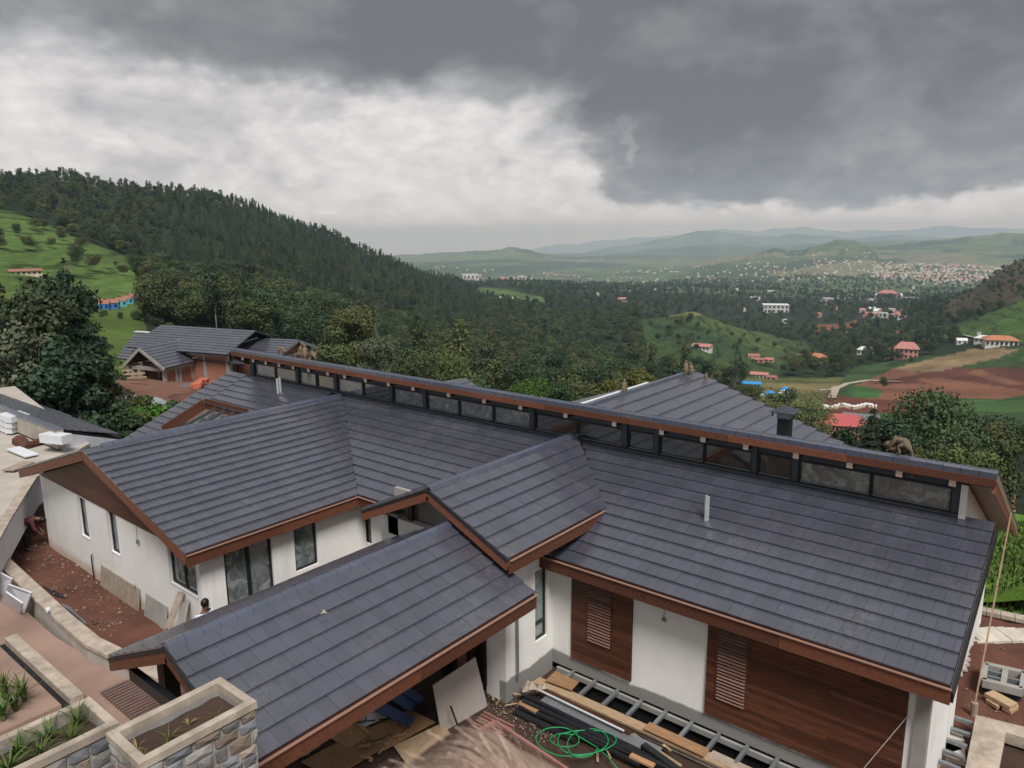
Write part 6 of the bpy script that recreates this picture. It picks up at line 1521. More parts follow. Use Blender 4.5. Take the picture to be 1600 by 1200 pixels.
hero(1392, 632, 100, 46, 'cone', 'leaf_pine', 'dark conifer right of the red-roofed building', 3600, .28, 'conifer', .05)
hero(1483, 608, 112, 150, 'broad', 'leaf_dark', 'very large dark spreading tree at the right', 9500, .36, low=.1, clumps=44)
hero(1428, 650, 105, 70, 'broad', 'leaf_pine', 'dark tree between the conifer and the very large tree', 4200, .3, low=.05)
hero(1355, 668, 96, 60, 'broad', 'leaf_dark', 'dark leafy tree just below the red-roofed building', 3200, .26, low=.05)
hero(1330, 690, 80, 60, 'broad', 'leaf_bright', 'bright green shrubby tree above the roof end of the gable', 2600, .2, low=.05)
hero(1545, 640, 125, 80, 'broad', 'leaf_dark', 'dark tree right of the very large tree', 4200, .34, low=.1)
hero(1598, 668, 120, 80, 'broad', 'leaf_olive', 'olive tree at the right edge under the green field', 4000, .34, low=.1)
hero(1560, 705, 85, 90, 'broad', 'leaf_olive', 'olive bushy tree behind the roof end at the right', 4500, .26, low=.05)
hero(1500, 690, 90, 70, 'broad', 'leaf_dark', 'dark tree behind the monkeys on the ridge', 3600, .28, low=.05)
hero(1475, 700, 72, 24, 'broad', 'leaf_yellow', 'small pale green sapling right of the grooming monkeys', 900, .16, low=.2)
hero(1600, 735, 70, 70, 'broad', 'leaf_dark', 'dark bushy tree at the right edge beside the roof tip', 3600, .24, low=.05)
for k, (px, py, r, w) in enumerate(((1592, 832, 34, 50), (1620, 850, 31, 60), (1570, 868, 30, 40), (1600, 875, 29, 46), (1550, 880, 31, 36))):
    hero(px, py, r, w, 'broad', ['leaf_dark', 'leaf_olive', 'leaf_bright'][k % 3], ['dark garden shrub under the roof tip', 'olive garden shrub at the right edge', 'bright garden shrub above the lawn', 'dark garden shrub nearest the lawn at the right edge', 'olive garden shrub behind the hanging rope'][k], 1500, .12, 'shrub', .02, h=2.0)

# --- houses of the valley
for nm, c in (('wall_white', (.62, .60, .56)), ('wall_blue', (.03, .16, .42)), ('wall_teal', (.10, .42, .45)), ('wall_pink', (.55, .26, .20)), ('wall_cream', (.58, .48, .36)), ('roof_terracotta', (.30, .13, .09)), ('roof_orange', (.42, .17, .09)), ('roof_white', (.62, .63, .63)), ('roof_grey', (.16, .16, .17)), ('roof_blue', (.04, .25, .55)), ('roof_pink', (.42, .18, .155))):
    mat(nm, c, .8, .15, scale=.5, bump=0)
def small_house(px, py, wpx, hpx, wm, rm, label, kind='gable', rot=None, dep=.7, group=None, r0=60, storeys=1, name='small_house'):
    P, r, a = hit(px, py, r0); sc = r * 1.03 / FPX; w, h = wpx * sc, hpx * sc; d = w * dep
    rot = (-_a + a if rot is None else rot - _a + a)
    t = thing(name, label, 'house', P, group); M_ = Matrix.Rotation(-rot if False else (_a - a) * 1.0 + (0 if rot is None else 0), 3, 'Z')
    M_ = Matrix.Rotation(_a - a + random.uniform(-.35, .35), 3, 'Z')
    wh = h * (.62 if kind in ('gable', 'hip') else .95); L = lambda x, y, z: P + M_ @ Vector((x, y, z))
    def pb(x0, y0, z0, x1, y1, z1):
        m = MB(); vs = [L(x, y, z) for z in (z0, z1) for x, y in ((x0, y0), (x1, y0), (x1, y1), (x0, y1))]; return m.add(vs, [(3, 2, 1, 0), (4, 5, 6, 7), (0, 1, 5, 4), (1, 2, 6, 5), (2, 3, 7, 6), (3, 0, 4, 7)])
    pb(-w / 2, -d / 2, -h * .8, w / 2, d / 2, wh).build('wall', wm, t)
    ov = w * .05
    if kind == 'flat': pb(-w / 2 - ov * .5, -d / 2 - ov * .5, wh, w / 2 + ov * .5, d / 2 + ov * .5, h).build('roof', rm, t)
    else:
        i_ = w * .25 if kind == 'hip' else 0
        v = [L(-w / 2 - ov, -d / 2 - ov, wh), L(w / 2 + ov, -d / 2 - ov, wh), L(w / 2 + ov, d / 2 + ov, wh), L(-w / 2 - ov, d / 2 + ov, wh), L(-w / 2 - ov * .6 + i_, 0, h), L(w / 2 + ov * .6 - i_, 0, h)]
        MB().add(v, [(0, 1, 5, 4), (2, 3, 4, 5), (0, 4, 3), (1, 2, 5), (3, 2, 1, 0)]).build('roof', rm, t)
    if wpx >= 9:
        n = max(2, int(wpx / 5)); fl = storeys
        for q_ in range(fl):
            for k in range(n):
                x = -w / 2 + w * (k + .5) / n; z0_ = wh * (q_ + .3) / fl; z1_ = wh * (q_ + .75) / fl
                pb(x - w / n * .22, -d / 2 - .02 * w - .02, z0_, x + w / n * .22, -d / 2 + .02, z1_).build('window', 'pit_dark', t)
    return t
V = [
 (142, 481, 15, 11, 'wall_blue', 'roof_terracotta', 'bright blue cottage with terracotta roof, leftmost of the hillside row', 'gable', 1),
 (153, 484, 12, 12, 'wall_blue', 'roof_terracotta', 'bright blue cottage second from the left in the hillside row', 'gable', 1),
 (167, 483, 14, 13, 'wall_blue', 'roof_terracotta', 'deep blue cottage in the middle of the hillside row', 'gable', 1),
 (180, 479, 12, 12, 'wall_teal', 'roof_terracotta', 'turquoise cottage right of the middle of the hillside row', 'gable', 1),
 (190, 475, 12, 11, 'wall_teal', 'roof_terracotta', 'turquoise cottage second from the right in the hillside row', 'gable', 1),
 (201, 471, 11, 11, 'wall_blue', 'roof_terracotta', 'small blue cottage at the right end of the hillside row', 'gable', 1),
 (34, 429, 34, 7, 'wall_cream', 'roof_terracotta', 'long terracotta roof above the conifers at the left edge', 'gable', 1),
 (603, 541, 22, 14, 'wall_cream', 'roof_pink', 'pink-roofed house half hidden in trees above the long roof', 'gable', 1),
 (779, 472, 18, 7, 'wall_white', 'roof_white', 'low white building in the dark wood left of centre', 'flat', 1),
 (802, 471, 11, 6, 'wall_white', 'roof_white', 'small white block right of the low white one', 'flat', 1),
 (735, 437, 24, 8, 'wall_white', 'roof_white', 'distant white building at the far edge of the pine hill', 'flat', 1),
 (790, 440, 14, 6, 'wall_white', 'roof_terracotta', 'distant white house on the wooded skyline, left one', 'gable', 1),
 (818, 438, 12, 6, 'wall_cream', 'roof_white', 'distant cream house on the wooded skyline, right one', 'flat', 1),
 (977, 471, 13, 6, 'wall_white', 'roof_pink', 'small pinkish house above the tea knoll', 'gable', 1),
 (916, 492, 9, 5, 'wall_white', 'roof_white', 'tiny white house in the wood below the skyline', 'flat', 1),
 (1107, 547, 26, 9, 'wall_white', 'roof_pink', 'white house with pink roof on the tea knoll', 'gable', 1),
 (1190, 562, 16, 8, 'wall_cream', 'roof_terracotta', 'cream cottage at the foot of the tea knoll, upper one', 'gable', 1),
 (1200, 567, 14, 7, 'wall_pink', 'roof_terracotta', 'pink cottage at the foot of the tea knoll, lower one', 'gable', 1),
 (1216, 566, 12, 6, 'wall_pink', 'roof_pink', 'small pink cottage right of the other two at the knoll foot', 'gable', 1),
 (1287, 564, 38, 11, 'wall_white', 'roof_orange', 'long white building with orange roof in the valley', 'hip', 1),
 (1150, 592, 18, 6, 'wall_pink', 'roof_pink', 'low pink building left in the row above the tent field', 'gable', 1),
 (1200, 589, 26, 7, 'wall_white', 'roof_pink', 'low white building in the middle of the row above the tent field', 'gable', 1),
 (1222, 594, 14, 6, 'wall_pink', 'roof_terracotta', 'low pink building at the right of the row above the tent field', 'gable', 1),
 (1189, 604, 26, 7, 'wall_white', 'roof_blue', 'long shed with faded blue roof in the tent field', 'gable', 1),
 (1221, 488, 34, 11, 'wall_white', 'roof_white', 'long white two-storey building in the dark valley wood', 'flat', 2),
 (1203, 486, 12, 6, 'wall_cream', 'roof_grey', 'small cream annex left of the long white building', 'gable', 1),
 (1188, 470, 14, 5, 'wall_white', 'roof_white', 'small white house upper left of the long white building', 'flat', 1),
 (1213, 461, 10, 6, 'wall_white', 'roof_white', 'tiny white block above the long white building', 'flat', 1),
 (1292, 477, 14, 7, 'wall_white', 'roof_grey', 'white house in the wood, left of two', 'gable', 1),
 (1304, 475, 12, 8, 'wall_cream', 'roof_white', 'cream house in the wood, right of two', 'flat', 1),
 (1345, 466, 12, 4, 'wall_white', 'roof_white', 'flat white building left of the pink palace', 'flat', 1),
 (1398, 466, 20, 11, 'wall_pink', 'roof_pink', 'large pink pavilion with stepped roof in the far wood', 'hip', 1),
 (1386, 466, 12, 6, 'wall_pink', 'roof_white', 'pale pink wing left of the pavilion', 'gable', 1),
 (1420, 470, 4, 10, 'wall_white', 'roof_white', 'slim white tower right of the pink pavilion', 'hip', 1),
 (1436, 470, 16, 5, 'wall_cream', 'roof_grey', 'low cream building right of the white tower', 'gable', 1),
 (1337, 488, 0, 0, '', '', '', '', 0),
 (1371, 555, 20, 11, 'wall_white', 'roof_white', 'white house left of the pink villas by the fields', 'hip', 1),
 (1416, 561, 18, 14, 'wall_white', 'roof_orange', 'white house with orange roof next to the pink villa', 'hip', 2),
 (1437, 561, 28, 22, 'wall_pink', 'roof_pink', 'big pink unfinished villa above the ploughed fields', 'hip', 2),
 (1424, 527, 18, 8, 'wall_white', 'roof_pink', 'white house with pink roof above the villas', 'gable', 1),
 (1341, 523, 7, 4, 'wall_white', 'roof_white', 'tiny white hut on the wooded slope', 'flat', 1),
 (1524, 539, 12, 8, 'wall_white', 'roof_white', 'small white house on the road at the right', 'gable', 1),
 (1562, 537, 22, 9, 'wall_white', 'roof_white', 'white hall beside the red-roofed building at the right', 'hip', 1),
 (1586, 542, 36, 13, 'wall_white', 'roof_orange', 'white building with big orange roof at the right edge', 'hip', 1),
 (1551, 534, 4, 12, 'wall_white', 'roof_grey', 'slender grey tower on the road at the right', 'flat', 1),
 (1345, 686, 56, 34, 'wall_pink', 'red_roof', 'pink building with bright red roof behind the feathery tree', 'hip', 2),
 (1312, 684, 34, 20, 'wall_pink', 'red_roof', 'red-roofed wing showing through the feathery tree', 'hip', 1),
 (1372, 662, 44, 12, 'wall_white', 'roof_grey', 'grey-roofed hall behind the red-roofed building', 'gable', 1),
 (1596, 684, 30, 12, 'wall_cream', 'roof_grey', 'grey-roofed shed at the right edge among trees', 'gable', 1),
]
for (px, py, w, h, wm, rm, lb, kd, stq) in V:
    if w: small_house(px, py, w, h, wm, rm, lb, kd, storeys=stq, r0=85)
rr = random.Random(12)
for k in range(22):
    px, py = rr.uniform(1358, 1428), rr.uniform(486, 500)
    small_house(px, py, rr.uniform(6, 11), rr.uniform(5, 8), rr.choice(['wall_white', 'wall_pink', 'wall_cream']), rr.choice(['roof_white', 'roof_terracotta', 'roof_pink']), 'small house crowded in the white and pink hamlet of the valley', rr.choice(['flat', 'gable']), group='houses of the valley hamlet')
for k in range(14):
    px = 1312 + k * 6.2
    small_house(px, 640 + 2 * math.sin(k), 6, 6, 'wall_cream', 'wall_white', 'pale roof in the row of low sheds under the red field', 'gable', group='row of low pale sheds', r0=200)
for (px, py, w, c, lb) in ((1221, 619, 18, 'roof_blue', 'round bright blue tent in the grass field'), (1245, 612, 15, 'roof_blue', 'blue tent behind the white one'), (1244, 618, 18, 'roof_white', 'white tent in front of the blue one'), (1206, 619, 11, 'roof_white', 'low white tent left of the round blue one')):
    P, r, a = hit(px, py, 200); w_ = w * r / FPX; mb = MB(); N_ = 10
    for z, f in ((-.5, 1), (w_ * .16, 1), (w_ * .36, .55), (w_ * .44, .02)):
        mb.v += [tuple(P + Vector((math.cos(2 * math.pi * k / N_) * w_ / 2 * f, math.sin(2 * math.pi * k / N_) * w_ / 2 * f, z))) for k in range(N_)]
    for i in range(3):
        for k in range(N_): mb.f.append((i * N_ + k, i * N_ + (k + 1) % N_, (i + 1) * N_ + (k + 1) % N_, (i + 1) * N_ + k))
    tag(mb.build('tent', c, loc=tuple(P)), lb, 'tent')
P, r, a = hit(1600, 815, 40); t_ = small_house(1602, 828, 50, 44, 'wall_white', 'roof_terracotta', 'terracotta-roofed house at the right edge below the roof tip', 'gable', r0=45)
# roads
def road(name, pts, w, label, m='concrete'):
    mb = MB(); P3 = []
    for i in range(len(pts) - 1):
        for k in range(8):
            f = k / 8; px = pts[i][0] * (1 - f) + pts[i + 1][0] * f; py = pts[i][1] * (1 - f) + pts[i + 1][1] * f; P3.append(hit(px, py, 200)[0] + Vector((0, 0, .6)))
    for i in range(len(P3) - 1):
        d = (P3[i + 1] - P3[i]); s_ = Vector((-d.y, d.x, 0)).normalized() * w / 2
        mb.add([P3[i] - s_, P3[i + 1] - s_, P3[i + 1] + s_, P3[i] + s_], [(0, 1, 2, 3)])
    o = mb.build(name, m); o['kind'] = 'structure'; return o
road('road', [(1490, 520), (1530, 526), (1565, 534), (1600, 545)], 6, ''); road('track', [(1322, 625), (1328, 610), (1345, 602), (1380, 597), (1440, 600)], 4, '', 'coping'); road('track', [(1290, 612), (1322, 612), (1330, 606)], 4, '', 'coping')
# distant town: one mass of tiny blocks
tb_ = {k: MB() for k in ('wall_white', 'wall_cream', 'wall_pink')}
def blocks(n, x0, x1, r0, r1, spread=None):
    for _ in range(n):
        px = rr.uniform(x0, x1); r = rr.uniform(r0, r1); a = az_of(px)
        if fbm(np.array([math.sin(a) * r]), np.array([math.cos(a) * r]), 700, 51)[0] < .02 and rr.random() < .8: continue
        z = float(height(np.array([a]), np.array([r]))[0]); s_ = rr.uniform(6, 16) * (r / 4500) ** .5
        tb_[rr.choice(['wall_white', 'wall_white', 'wall_cream', 'wall_cream', 'wall_cream', 'wall_pink'])].box((math.sin(a - _a) * r, math.cos(a - _a) * r, z + 3), (s_, s_ * rr.uniform(.5, 1), rr.uniform(6, 12)), Matrix.Rotation(rr.uniform(0, 3), 3, 'Z'))
blocks(800, 1370, 1600, 3800, 5400); blocks(330, 1000, 1400, 3500, 6000); blocks(250, 680, 1000, 3000, 6000); blocks(500, 1450, 1700, 3400, 4600); blocks(140, 880, 1500, 1500, 3200)
for k, m_ in tb_.items():
    o = m_.build('distant_town', k); o['kind'] = 'stuff'; o['label'] = 'distant pale town houses scattered over the valley and hills'

# --- site odds and ends
for k, (a, b, zz, lb) in enumerate((((560, 1165), (640, 1140), -.08, 'thin cable trailing over the plywood toward the blue panels'), ((1180, 1150), (1250, 1190), .06, 'thin cable lying over the outer joists'))):
    A_, B_ = at(*a, 2, zz), at(*b, 2, zz); pts_ = [A_.lerp(B_, i / 14) + Vector((.06 * math.sin(i * 1.3), .06 * math.cos(i * .9), .01)) for i in range(15)]
    tag(MB().tube(pts_, .009, 5).build('cable', 'black_pipe', loc=tuple(A_)), lb, 'cable')
rr = random.Random(77); scr = MB()
for _ in range(46):
    px, py = rr.choice([(rr.uniform(470, 700), rr.uniform(1120, 1190)), (rr.uniform(760, 850), rr.uniform(1060, 1120)), (rr.uniform(860, 1180), rr.uniform(1080, 1190))]); p = at(px, py, 2, .0)
    if PITY0 - .1 < p.y: continue
    scr.box(p + Vector((0, 0, rr.uniform(-.1, .02))), (rr.uniform(.08, .35), rr.uniform(.02, .07), .015), Matrix.Rotation(rr.uniform(0, 3), 3, 'Z'))
o = scr.build('wood_scraps', 'raw_timber'); o['kind'] = 'stuff'; o['label'] = 'small wood scraps strewn over the building site'
# --- living things
def skin_mesh(name, verts, edges, radii, m, sub=2, root=0):
    me = bpy.data.meshes.new(name); me.from_pydata([tuple(v) for v in verts], edges, []); o = bpy.data.objects.new(name, me); C.objects.link(o)
    import bmesh
    bm = bmesh.new(); bm.from_mesh(me); ly = bm.verts.layers.skin.verify(); bm.verts.ensure_lookup_table()
    for v, r_ in zip(bm.verts, radii): v[ly].radius = (r_, r_) if isinstance(r_, (int, float)) else r_; v[ly].use_root = (v.index == root)
    bm.to_mesh(me); bm.free()
    o.modifiers.new('skin', 'SKIN').use_smooth_shade = True; s_ = o.modifiers.new('sub', 'SUBSURF'); s_.levels = sub; s_.render_levels = sub
    dg = bpy.context.evaluated_depsgraph_get(); dg.update(); ev = bpy.data.meshes.new_from_object(o.evaluated_get(dg)); bpy.data.objects.remove(o)
    ev.name = name; ev.materials.clear(); ev.materials.append(MATS[m]); ev.shade_smooth(); return ev
def ellip(mb, c, r, M_=None, n=10, mm=7):
    c = Vector(c); i0 = len(mb.v)
    for i in range(mm + 1):
        t = math.pi * i / mm
        for k in range(n):
            p_ = 2 * math.pi * k / n; v = Vector((r[0] * math.sin(t) * math.cos(p_), r[1] * math.sin(t) * math.sin(p_), r[2] * math.cos(t))); mb.v.append(tuple(c + (M_ @ v if M_ else v)))
    for i in range(mm):
        for k in range(n): mb.f.append((i0 + i * n + k, i0 + (i + 1) * n + k, i0 + (i + 1) * n + (k + 1) % n, i0 + i * n + (k + 1) % n))
mat('monkey_fur', (.17, .125, .080), .9, .35, scale=9, bump=.6, bscale=90); mat('monkey_face', (.20, .11, .08), .7, .2)
def monkey_meshes(pose):
    # x forward, z up, about 0.5 m tall when seated
    if pose == 'sit': V_ = [(0, 0, .10), (.02, 0, .22), (.05, 0, .34), (.09, 0, .42), (.12, 0, .47), (.17, 0, .475)]; hd = (.13, 0, .485)
    else: V_ = [(0, 0, .20), (.08, 0, .27), (.20, 0, .28), (.30, 0, .22), (.36, 0, .16), (.42, 0, .13)]; hd = (.38, 0, .15)
    E_ = [(0, 1), (1, 2), (2, 3), (3, 4), (4, 5)]; R_ = [.08, .082, .08, .05, .055, .028]
    sh = 2; sz_ = V_[sh]
    for s_ in (-1, 1):
        b0 = len(V_)
        hx = V_[0][0]
        V_ += [(hx + .05, s_ * .09, V_[0][2] + .02), (hx + .16, s_ * .11, .17), (hx + .10, s_ * .11, .03), (hx + .18, s_ * .11, .015)]; R_ += [.06, .035, .025, .018]; E_ += [(0, b0), (b0, b0 + 1), (b0 + 1, b0 + 2), (b0 + 2, b0 + 3)]
        b1 = len(V_)
        V_ += [(sz_[0] + .03, s_ * .08, sz_[2]), (sz_[0] + .10, s_ * .10, sz_[2] * .55), (sz_[0] + .14, s_ * .07, .05), (sz_[0] + .19, s_ * .07, .02)]; R_ += [.045, .028, .02, .016]; E_ += [(sh, b1), (b1, b1 + 1), (b1 + 1, b1 + 2), (b1 + 2, b1 + 3)]
    b = len(V_); V_ += [(-.09, 0, .05), (-.13, 0, -.10), (-.12, 0, -.32), (-.14, 0, -.50)]; R_ += [.022, .016, .014, .012]; E_ += [(0, b), (b, b + 1), (b + 1, b + 2), (b + 2, b + 3)]
    body = skin_mesh('body', V_, E_, R_, 'monkey_fur')
    f = MB(); h = Vector(hd); ellip(f, h, (.07, .062, .07)); 
    for s_ in (-1, 1): ellip(f, h + Vector((-.01, s_ * .065, .01)), (.012, .018, .024), n=7, mm=5)
    fc = MB(); ellip(fc, h + Vector((.05, 0, -.012)), (.034, .04, .045)); ellip(fc, h + Vector((.08, 0, -.03)), (.022, .025, .02), n=8, mm=5)
    ey = MB(); 
    for s_ in (-1, 1): ellip(ey, h + Vector((.078, s_ * .02, .012)), (.008, .008, .008), n=6, mm=4)
    return body, f, fc, ey
MK = {p_: monkey_meshes(p_) for p_ in ('sit', 'crouch')}
def monkey(loc, rz, s, pose, label, group=None):
    body, f, fc, ey = MK[pose]; t = thing('wild_monkey', label, 'monkey', loc, group); t.rotation_euler = (0, 0, rz); t.scale = (s, s, s); ORG[t.name] = Vector((0, 0, 0))
    o = bpy.data.objects.new('body', body); C.objects.link(o); o.parent = t
    f.build('head', 'monkey_fur', t, smooth=True); fc.build('face', 'monkey_face', t, smooth=True); ey.build('eyes', 'pit_dark', t)
rgz = HC + S * ZF + .035
def onridge(px): return at(px, 562 + (px - 394.5) * (748.5 - 562) / (1488.7 - 394.5) - 18, 1, YF * S + .12).x
left = math.pi
monkey((onridge(1417), YF * S + .10, rgz), left - .1, 1.0, 'crouch', 'largest monkey, arched over another on the near end of the roof ridge', 'monkeys on the roof ridge')
monkey((onridge(1389), YF * S + .14, rgz), .3, .62, 'sit', 'smaller monkey being groomed on the near end of the roof ridge', 'monkeys on the roof ridge')
monkey((onridge(1396), YF * S + .20, rgz), .1, .55, 'crouch', 'small monkey lying beside the groomed one on the ridge')
rt = Vector((P1.x, ry1, rzz + .1))
monkey(rt + Vector((.1, -1.1, 0)), 2.2, 1.05, 'sit', 'left monkey of the hugging pair on the rear roof peak', 'monkeys on the rear roof peak')
monkey(rt + Vector((.35, -1.0, -.05)), 2.6, 1.0, 'sit', 'right monkey of the hugging pair on the rear roof peak', 'monkeys on the rear roof peak')
monkey(rt + Vector((.9, -.6, -.3)), 2.0, .6, 'sit', 'young monkey just below the rear roof peak')
yy_ = ry0 + 4.6; 
for px, s_, rz_, ps, lb in ((434, .85, 0, 'crouch', 'lone monkey crouching on the ridge near its far end'), (466, 1.0, .4, 'sit', 'left monkey of the group near the far end of the ridge'), (474, .9, 2.5, 'sit', 'middle monkey of the group near the far end of the ridge'), (488, .85, 2.9, 'crouch', 'right monkey of the group near the far end of the ridge')):
    monkey((onridge(px), YF * S + .2, rgz), rz_, s_, ps, lb)
pm_ = at(975, 611, 0, P1.x); monkey((P1.x, pm_.y, rzz + .1), 2.0, .95, 'sit', 'monkey sitting alone on the ridge of the rear roof')

def person(loc, rz, J, label, shirt, trousers, hair='black_hair', group=None, scale=1, skin='skin'):
    """J: joint positions (x forward, z up), metres"""
    t = thing('person', label, 'person', loc, group); t.rotation_euler = (0, 0, rz); t.scale = (scale,) * 3; ORG[t.name] = Vector((0, 0, 0))
    K = ['pelvis', 'waist', 'chest', 'neck', 'head', 'crown']; V_ = [J[k] for k in K]; E_ = [(i, i + 1) for i in range(5)]; R_ = [.125, .12, .14, .055, .085, .06]
    sh_v, sh_e, sh_r = [Vector(J['pelvis']) + Vector((0, 0, .02)), J['waist'], J['chest'], Vector(J['chest']).lerp(Vector(J['neck']), .6)], [(0, 1), (1, 2), (2, 3)], [.145, .145, .165, .085]
    tr_v, tr_e, tr_r = [J['pelvis']], [], [.14]
    for s_ in 'lr':
        b = len(V_); V_ += [J['sh' + s_], J['el' + s_], J['wr' + s_], J['ha' + s_]]; R_ += [.06, .042, .03, .033]; E_ += [(2, b), (b, b + 1), (b + 1, b + 2), (b + 2, b + 3)]
        w = Vector(J['wr' + s_]); h_ = Vector(J['ha' + s_]); d = (h_ - w).normalized(); sd_ = d.orthogonal().normalized()
        for k in range(4):
            c = len(V_); V_ += [tuple(h_ + sd_ * (.012 * (k - 1.5)) + d * .03), tuple(h_ + sd_ * (.014 * (k - 1.5)) + d * (.07 - .008 * abs(k - 1.3)) + Vector((0, 0, -.015)))]; R_ += [.010, .008]; E_ += [(b + 3, c), (c, c + 1)]
        c = len(V_); V_ += [tuple(w.lerp(h_, .5) + sd_ * .04)]; R_ += [.010]; E_ += [(b + 3, c)]
        q = len(sh_v); sh_v += [J['sh' + s_], J['el' + s_], Vector(J['el' + s_]).lerp(Vector(J['wr' + s_]), .8)]; sh_e += [(2, q), (q, q + 1), (q + 1, q + 2)]; sh_r += [.08, .06, .045]
        b = len(V_); V_ += [J['hi' + s_], J['kn' + s_], J['an' + s_], J['to' + s_]]; R_ += [.085, .058, .038, .035]; E_ += [(0, b), (b, b + 1), (b + 1, b + 2), (b + 2, b + 3)]
        q = len(tr_v); tr_v += [J['hi' + s_], J['kn' + s_], Vector(J['an' + s_]) + Vector((0, 0, .03))]; tr_e += [(0, q), (q, q + 1), (q + 1, q + 2)]; tr_r += [.105, .075, .06]
    for nm, a_ in (('body', (V_, E_, R_, skin)), ('shirt', (sh_v, sh_e, sh_r, shirt)), ('trousers', (tr_v, tr_e, tr_r, trousers))):
        o = bpy.data.objects.new(nm, skin_mesh(nm, *a_)); C.objects.link(o); o.parent = t
    hd = Vector(J['head']).lerp(Vector(J['crown']), .5); up_ = (Vector(J['crown']) - Vector(J['neck'])).normalized(); q4 = up_.to_track_quat('Z', 'Y').to_matrix()
    f = MB(); ellip(f, hd + up_ * .03 + q4 @ Vector((-.018, 0, .012)), (.098, .084, .105), q4, 12, 8); f.build('hair', hair, t, smooth=True)
    fa = MB(); fw_ = Vector((1, 0, 0)); fw_ = (fw_ - up_ * fw_.dot(up_)).normalized(); sd_ = up_.cross(fw_)
    ellip(fa, hd + fw_ * .095, (.016, .014, .022), q4, 6, 5); 
    for s_ in (-1, 1): ellip(fa, hd + sd_ * s_ * .082, (.016, .012, .028), q4, 6, 5)
    fa.build('nose_and_ears', skin, t, smooth=True)
    e2 = MB()
    for s_ in (-1, 1): ellip(e2, hd + fw_ * .083 + sd_ * s_ * .03 + up_ * .02, (.01, .01, .008), q4, 6, 4)
    ellip(e2, hd + fw_ * .082 - up_ * .045, (.008, .022, .006), q4, 6, 4); e2.build('eyes_and_mouth', 'pit_dark', t)
    return t
STAND = dict(pelvis=(0, 0, .95), waist=(0, 0, 1.10), chest=(0, 0, 1.32), neck=(.01, 0, 1.48), head=(.03, 0, 1.58), crown=(.03, 0, 1.68), shl=(0, .18, 1.40), ell=(.02, .24, 1.12), wrl=(.12, .22, .90), hal=(.15, .21, .84), shr=(0, -.18, 1.40), elr=(.02, -.24, 1.12), wrr=(.12, -.22, .90), har=(.15, -.21, .84),
             hil=(0, .10, .90), knl=(.03, .11, .50), anl=(0, .11, .08), tol=(.14, .12, .03), hir=(0, -.10, .90), knr=(.03, -.11, .50), anr=(0, -.11, .08), tor=(.14, -.12, .03))
BENT = dict(STAND, pelvis=(-.15, 0, .85), waist=(-.02, 0, .98), chest=(.20, 0, 1.08), neck=(.36, 0, 1.08), head=(.45, 0, 1.04), crown=(.54, 0, 1.02), shl=(.24, .17, 1.06), ell=(.30, .20, .78), wrl=(.42, .14, .60), hal=(.47, .12, .55), shr=(.24, -.17, 1.06), elr=(.30, -.20, .78), wrr=(.42, -.14, .60), har=(.47, -.12, .55),
            hil=(-.12, .10, .82), hir=(-.12, -.10, .82), knl=(.02, .11, .46), knr=(-.02, -.11, .46))
n_w = Vector((dd.y, -dd.x, 0)); hp_ = vplane(320, 952, Vector((B.x, B.y, 0)) + n_w * .9, dd); print('man', hp_); person((hp_.x, hp_.y, hp_.z - 1.50), R(20), STAND, 'dark-haired man in a white shirt by the wing corner, mostly hidden by the portico roof', 'white_cloth', 'black_cloth')
hp_ = at(40, 862, 2, GZ); person((-27.6, 8.0, .10), R(60), BENT, 'worker in a maroon shirt bending over in the dark gap under the deck', 'maroon_cloth', 'black_cloth')
for k, (px, sh, lb) in enumerate(((299, 'maroon_cloth', 'left worker of the pair beside the orange pipe'), (307, 'black_cloth', 'right worker of the pair beside the orange pipe'))):
    person(g0(px, 626), R(200 + 60 * k), STAND, lb, sh, 'black_cloth')
# viewer's terrace and the head in front of the camera
tc_ = MB().box2((-1.3, -3, 8.5), (2.5, 1.15, 8.75)).build('viewing_terrace', 'concrete'); tc_['kind'] = 'structure'
hc = EYE + ray(737, 1432).normalized() * .80
mat('light_hair', (.44, .32, .25), .45, .25, scale=3, bump=0, island=.35); mat('hair_base', (.30, .21, .16), .7, .3, scale=20, stretch=(1, 1, 1)); mat('pale_skin', (.55, .36, .28), .5, .1, bump=0); mat('grey_jacket', (.10, .11, .13), .9, .2)
dz0 = hc.z - 1.63
fwd2 = Vector((_fwd.x, _fwd.y, 0)).normalized(); rzp = math.atan2(fwd2.y, fwd2.x)
pj = {k: Vector(v) for k, v in STAND.items()}
per = person((hc.x - fwd2.x * .03, hc.y - fwd2.y * .03, dz0), rzp, STAND, 'person with light brown hair seen from above at the bottom edge, facing the valley', 'grey_jacket', 'black_cloth', hair='hair_base', skin='pale_skin')
hr = MB(); rr = random.Random(3); rgt = Vector((fwd2.y, -fwd2.x, 0)); R_h = (.112, .100, .119)
whorl = (fwd2 * -.8 + rgt * .55 + Vector((0, 0, .45))).normalized()
t1 = whorl.cross(Vector((0, 0, 1))).normalized(); t2 = whorl.cross(t1)
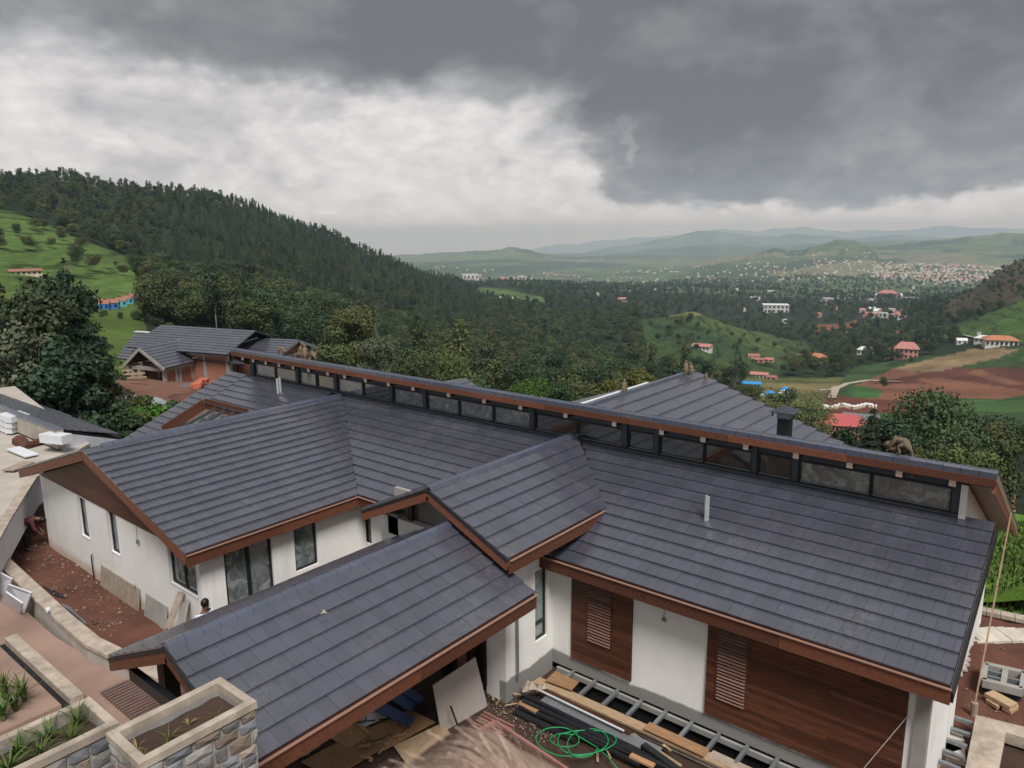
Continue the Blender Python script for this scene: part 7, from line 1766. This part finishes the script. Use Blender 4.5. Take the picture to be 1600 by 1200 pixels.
for k in range(8000):
    th0 = rr.uniform(.02, 2.0); ph = rr.uniform(0, 6.283); prev = None; L = rr.uniform(.5, 1.3); w = rr.uniform(.0002, .0006); lift = rr.uniform(-.002, .006) + (rr.random() < .06) * rr.uniform(0, .016)
    for i in range(9):
        f = i / 8; th_ = th0 + L * f; p_ = ph + .55 * f * L + .10 * math.sin(k * .37) * f
        d = whorl * math.cos(th_) + (t1 * math.cos(p_) + t2 * math.sin(p_)) * math.sin(th_)
        rad = Vector((d.dot(fwd2) * R_h[0], d.dot(rgt) * R_h[1], d.z * R_h[2])); g_ = 1 + (lift * (1 if i else .4) + .004 * math.sin(5 * p_ + 3 * th_)) / .11
        P_ = hc + Vector((0, 0, .040)) - fwd2 * .018 + (fwd2 * rad.x + rgt * rad.y + Vector((0, 0, rad.z))) * g_
        sd_ = d.cross(t1 * -math.sin(p_) + t2 * math.cos(p_)).normalized() if False else (t1 * -math.sin(p_) + t2 * math.cos(p_))
        ww = w * (1 - f * .7); cur = (P_ - sd_ * ww, P_ + sd_ * ww)
        if prev: hr.add([prev[0], prev[1], cur[1], cur[0]], [(0, 1, 2, 3)])
        prev = cur
ORG[per.name] = per.location.copy()
inv_ = per.rotation_euler.to_matrix().inverted(); m2 = MB(); m2.f = hr.f; m2.v = [tuple(inv_ @ (Vector(v) - per.location) + per.location) for v in hr.v]
m2.build('hair_strands', 'light_hair', per)

# ------------------------------------------------------------ the air
hzb = MB().box2((-42000, -42000, -1500), (42000, 42000, 330))
hm = bpy.data.materials.new('haze'); hm.use_nodes = True; T = NT(hm.node_tree); T.n.clear()
pv = T.new('ShaderNodeVolumePrincipled'); pv.inputs['Color'].default_value = (.62, .82, 1.0, 1); pv.inputs['Density'].default_value = HAZE; pv.inputs['Absorption Color'].default_value = (.7, .7, .7, 1); pv.inputs['Anisotropy'].default_value = 0
ou = T.new('ShaderNodeOutputMaterial'); T.link(pv.outputs[0], ou.inputs['Volume'])
MATS['haze'] = hm; hz = hzb.build('haze', 'haze'); hz['kind'] = 'stuff'
# ------------------------------------------------------------ place the tiles: the 300 that show largest singly, the rest joined per roof
TILES.sort(key=lambda t: -t[0])
for k, (ar, roof, J, vs, fs, _, mn) in enumerate(TILES):
    if k < 300:
        MB().add(vs, fs).build('roof_tile', mn, roof)
    else: J.add(vs, fs)
for J, roof, mn, jn in FIELDS:
    if J.v: J.build(jn, mn, roof, kind='stuff')
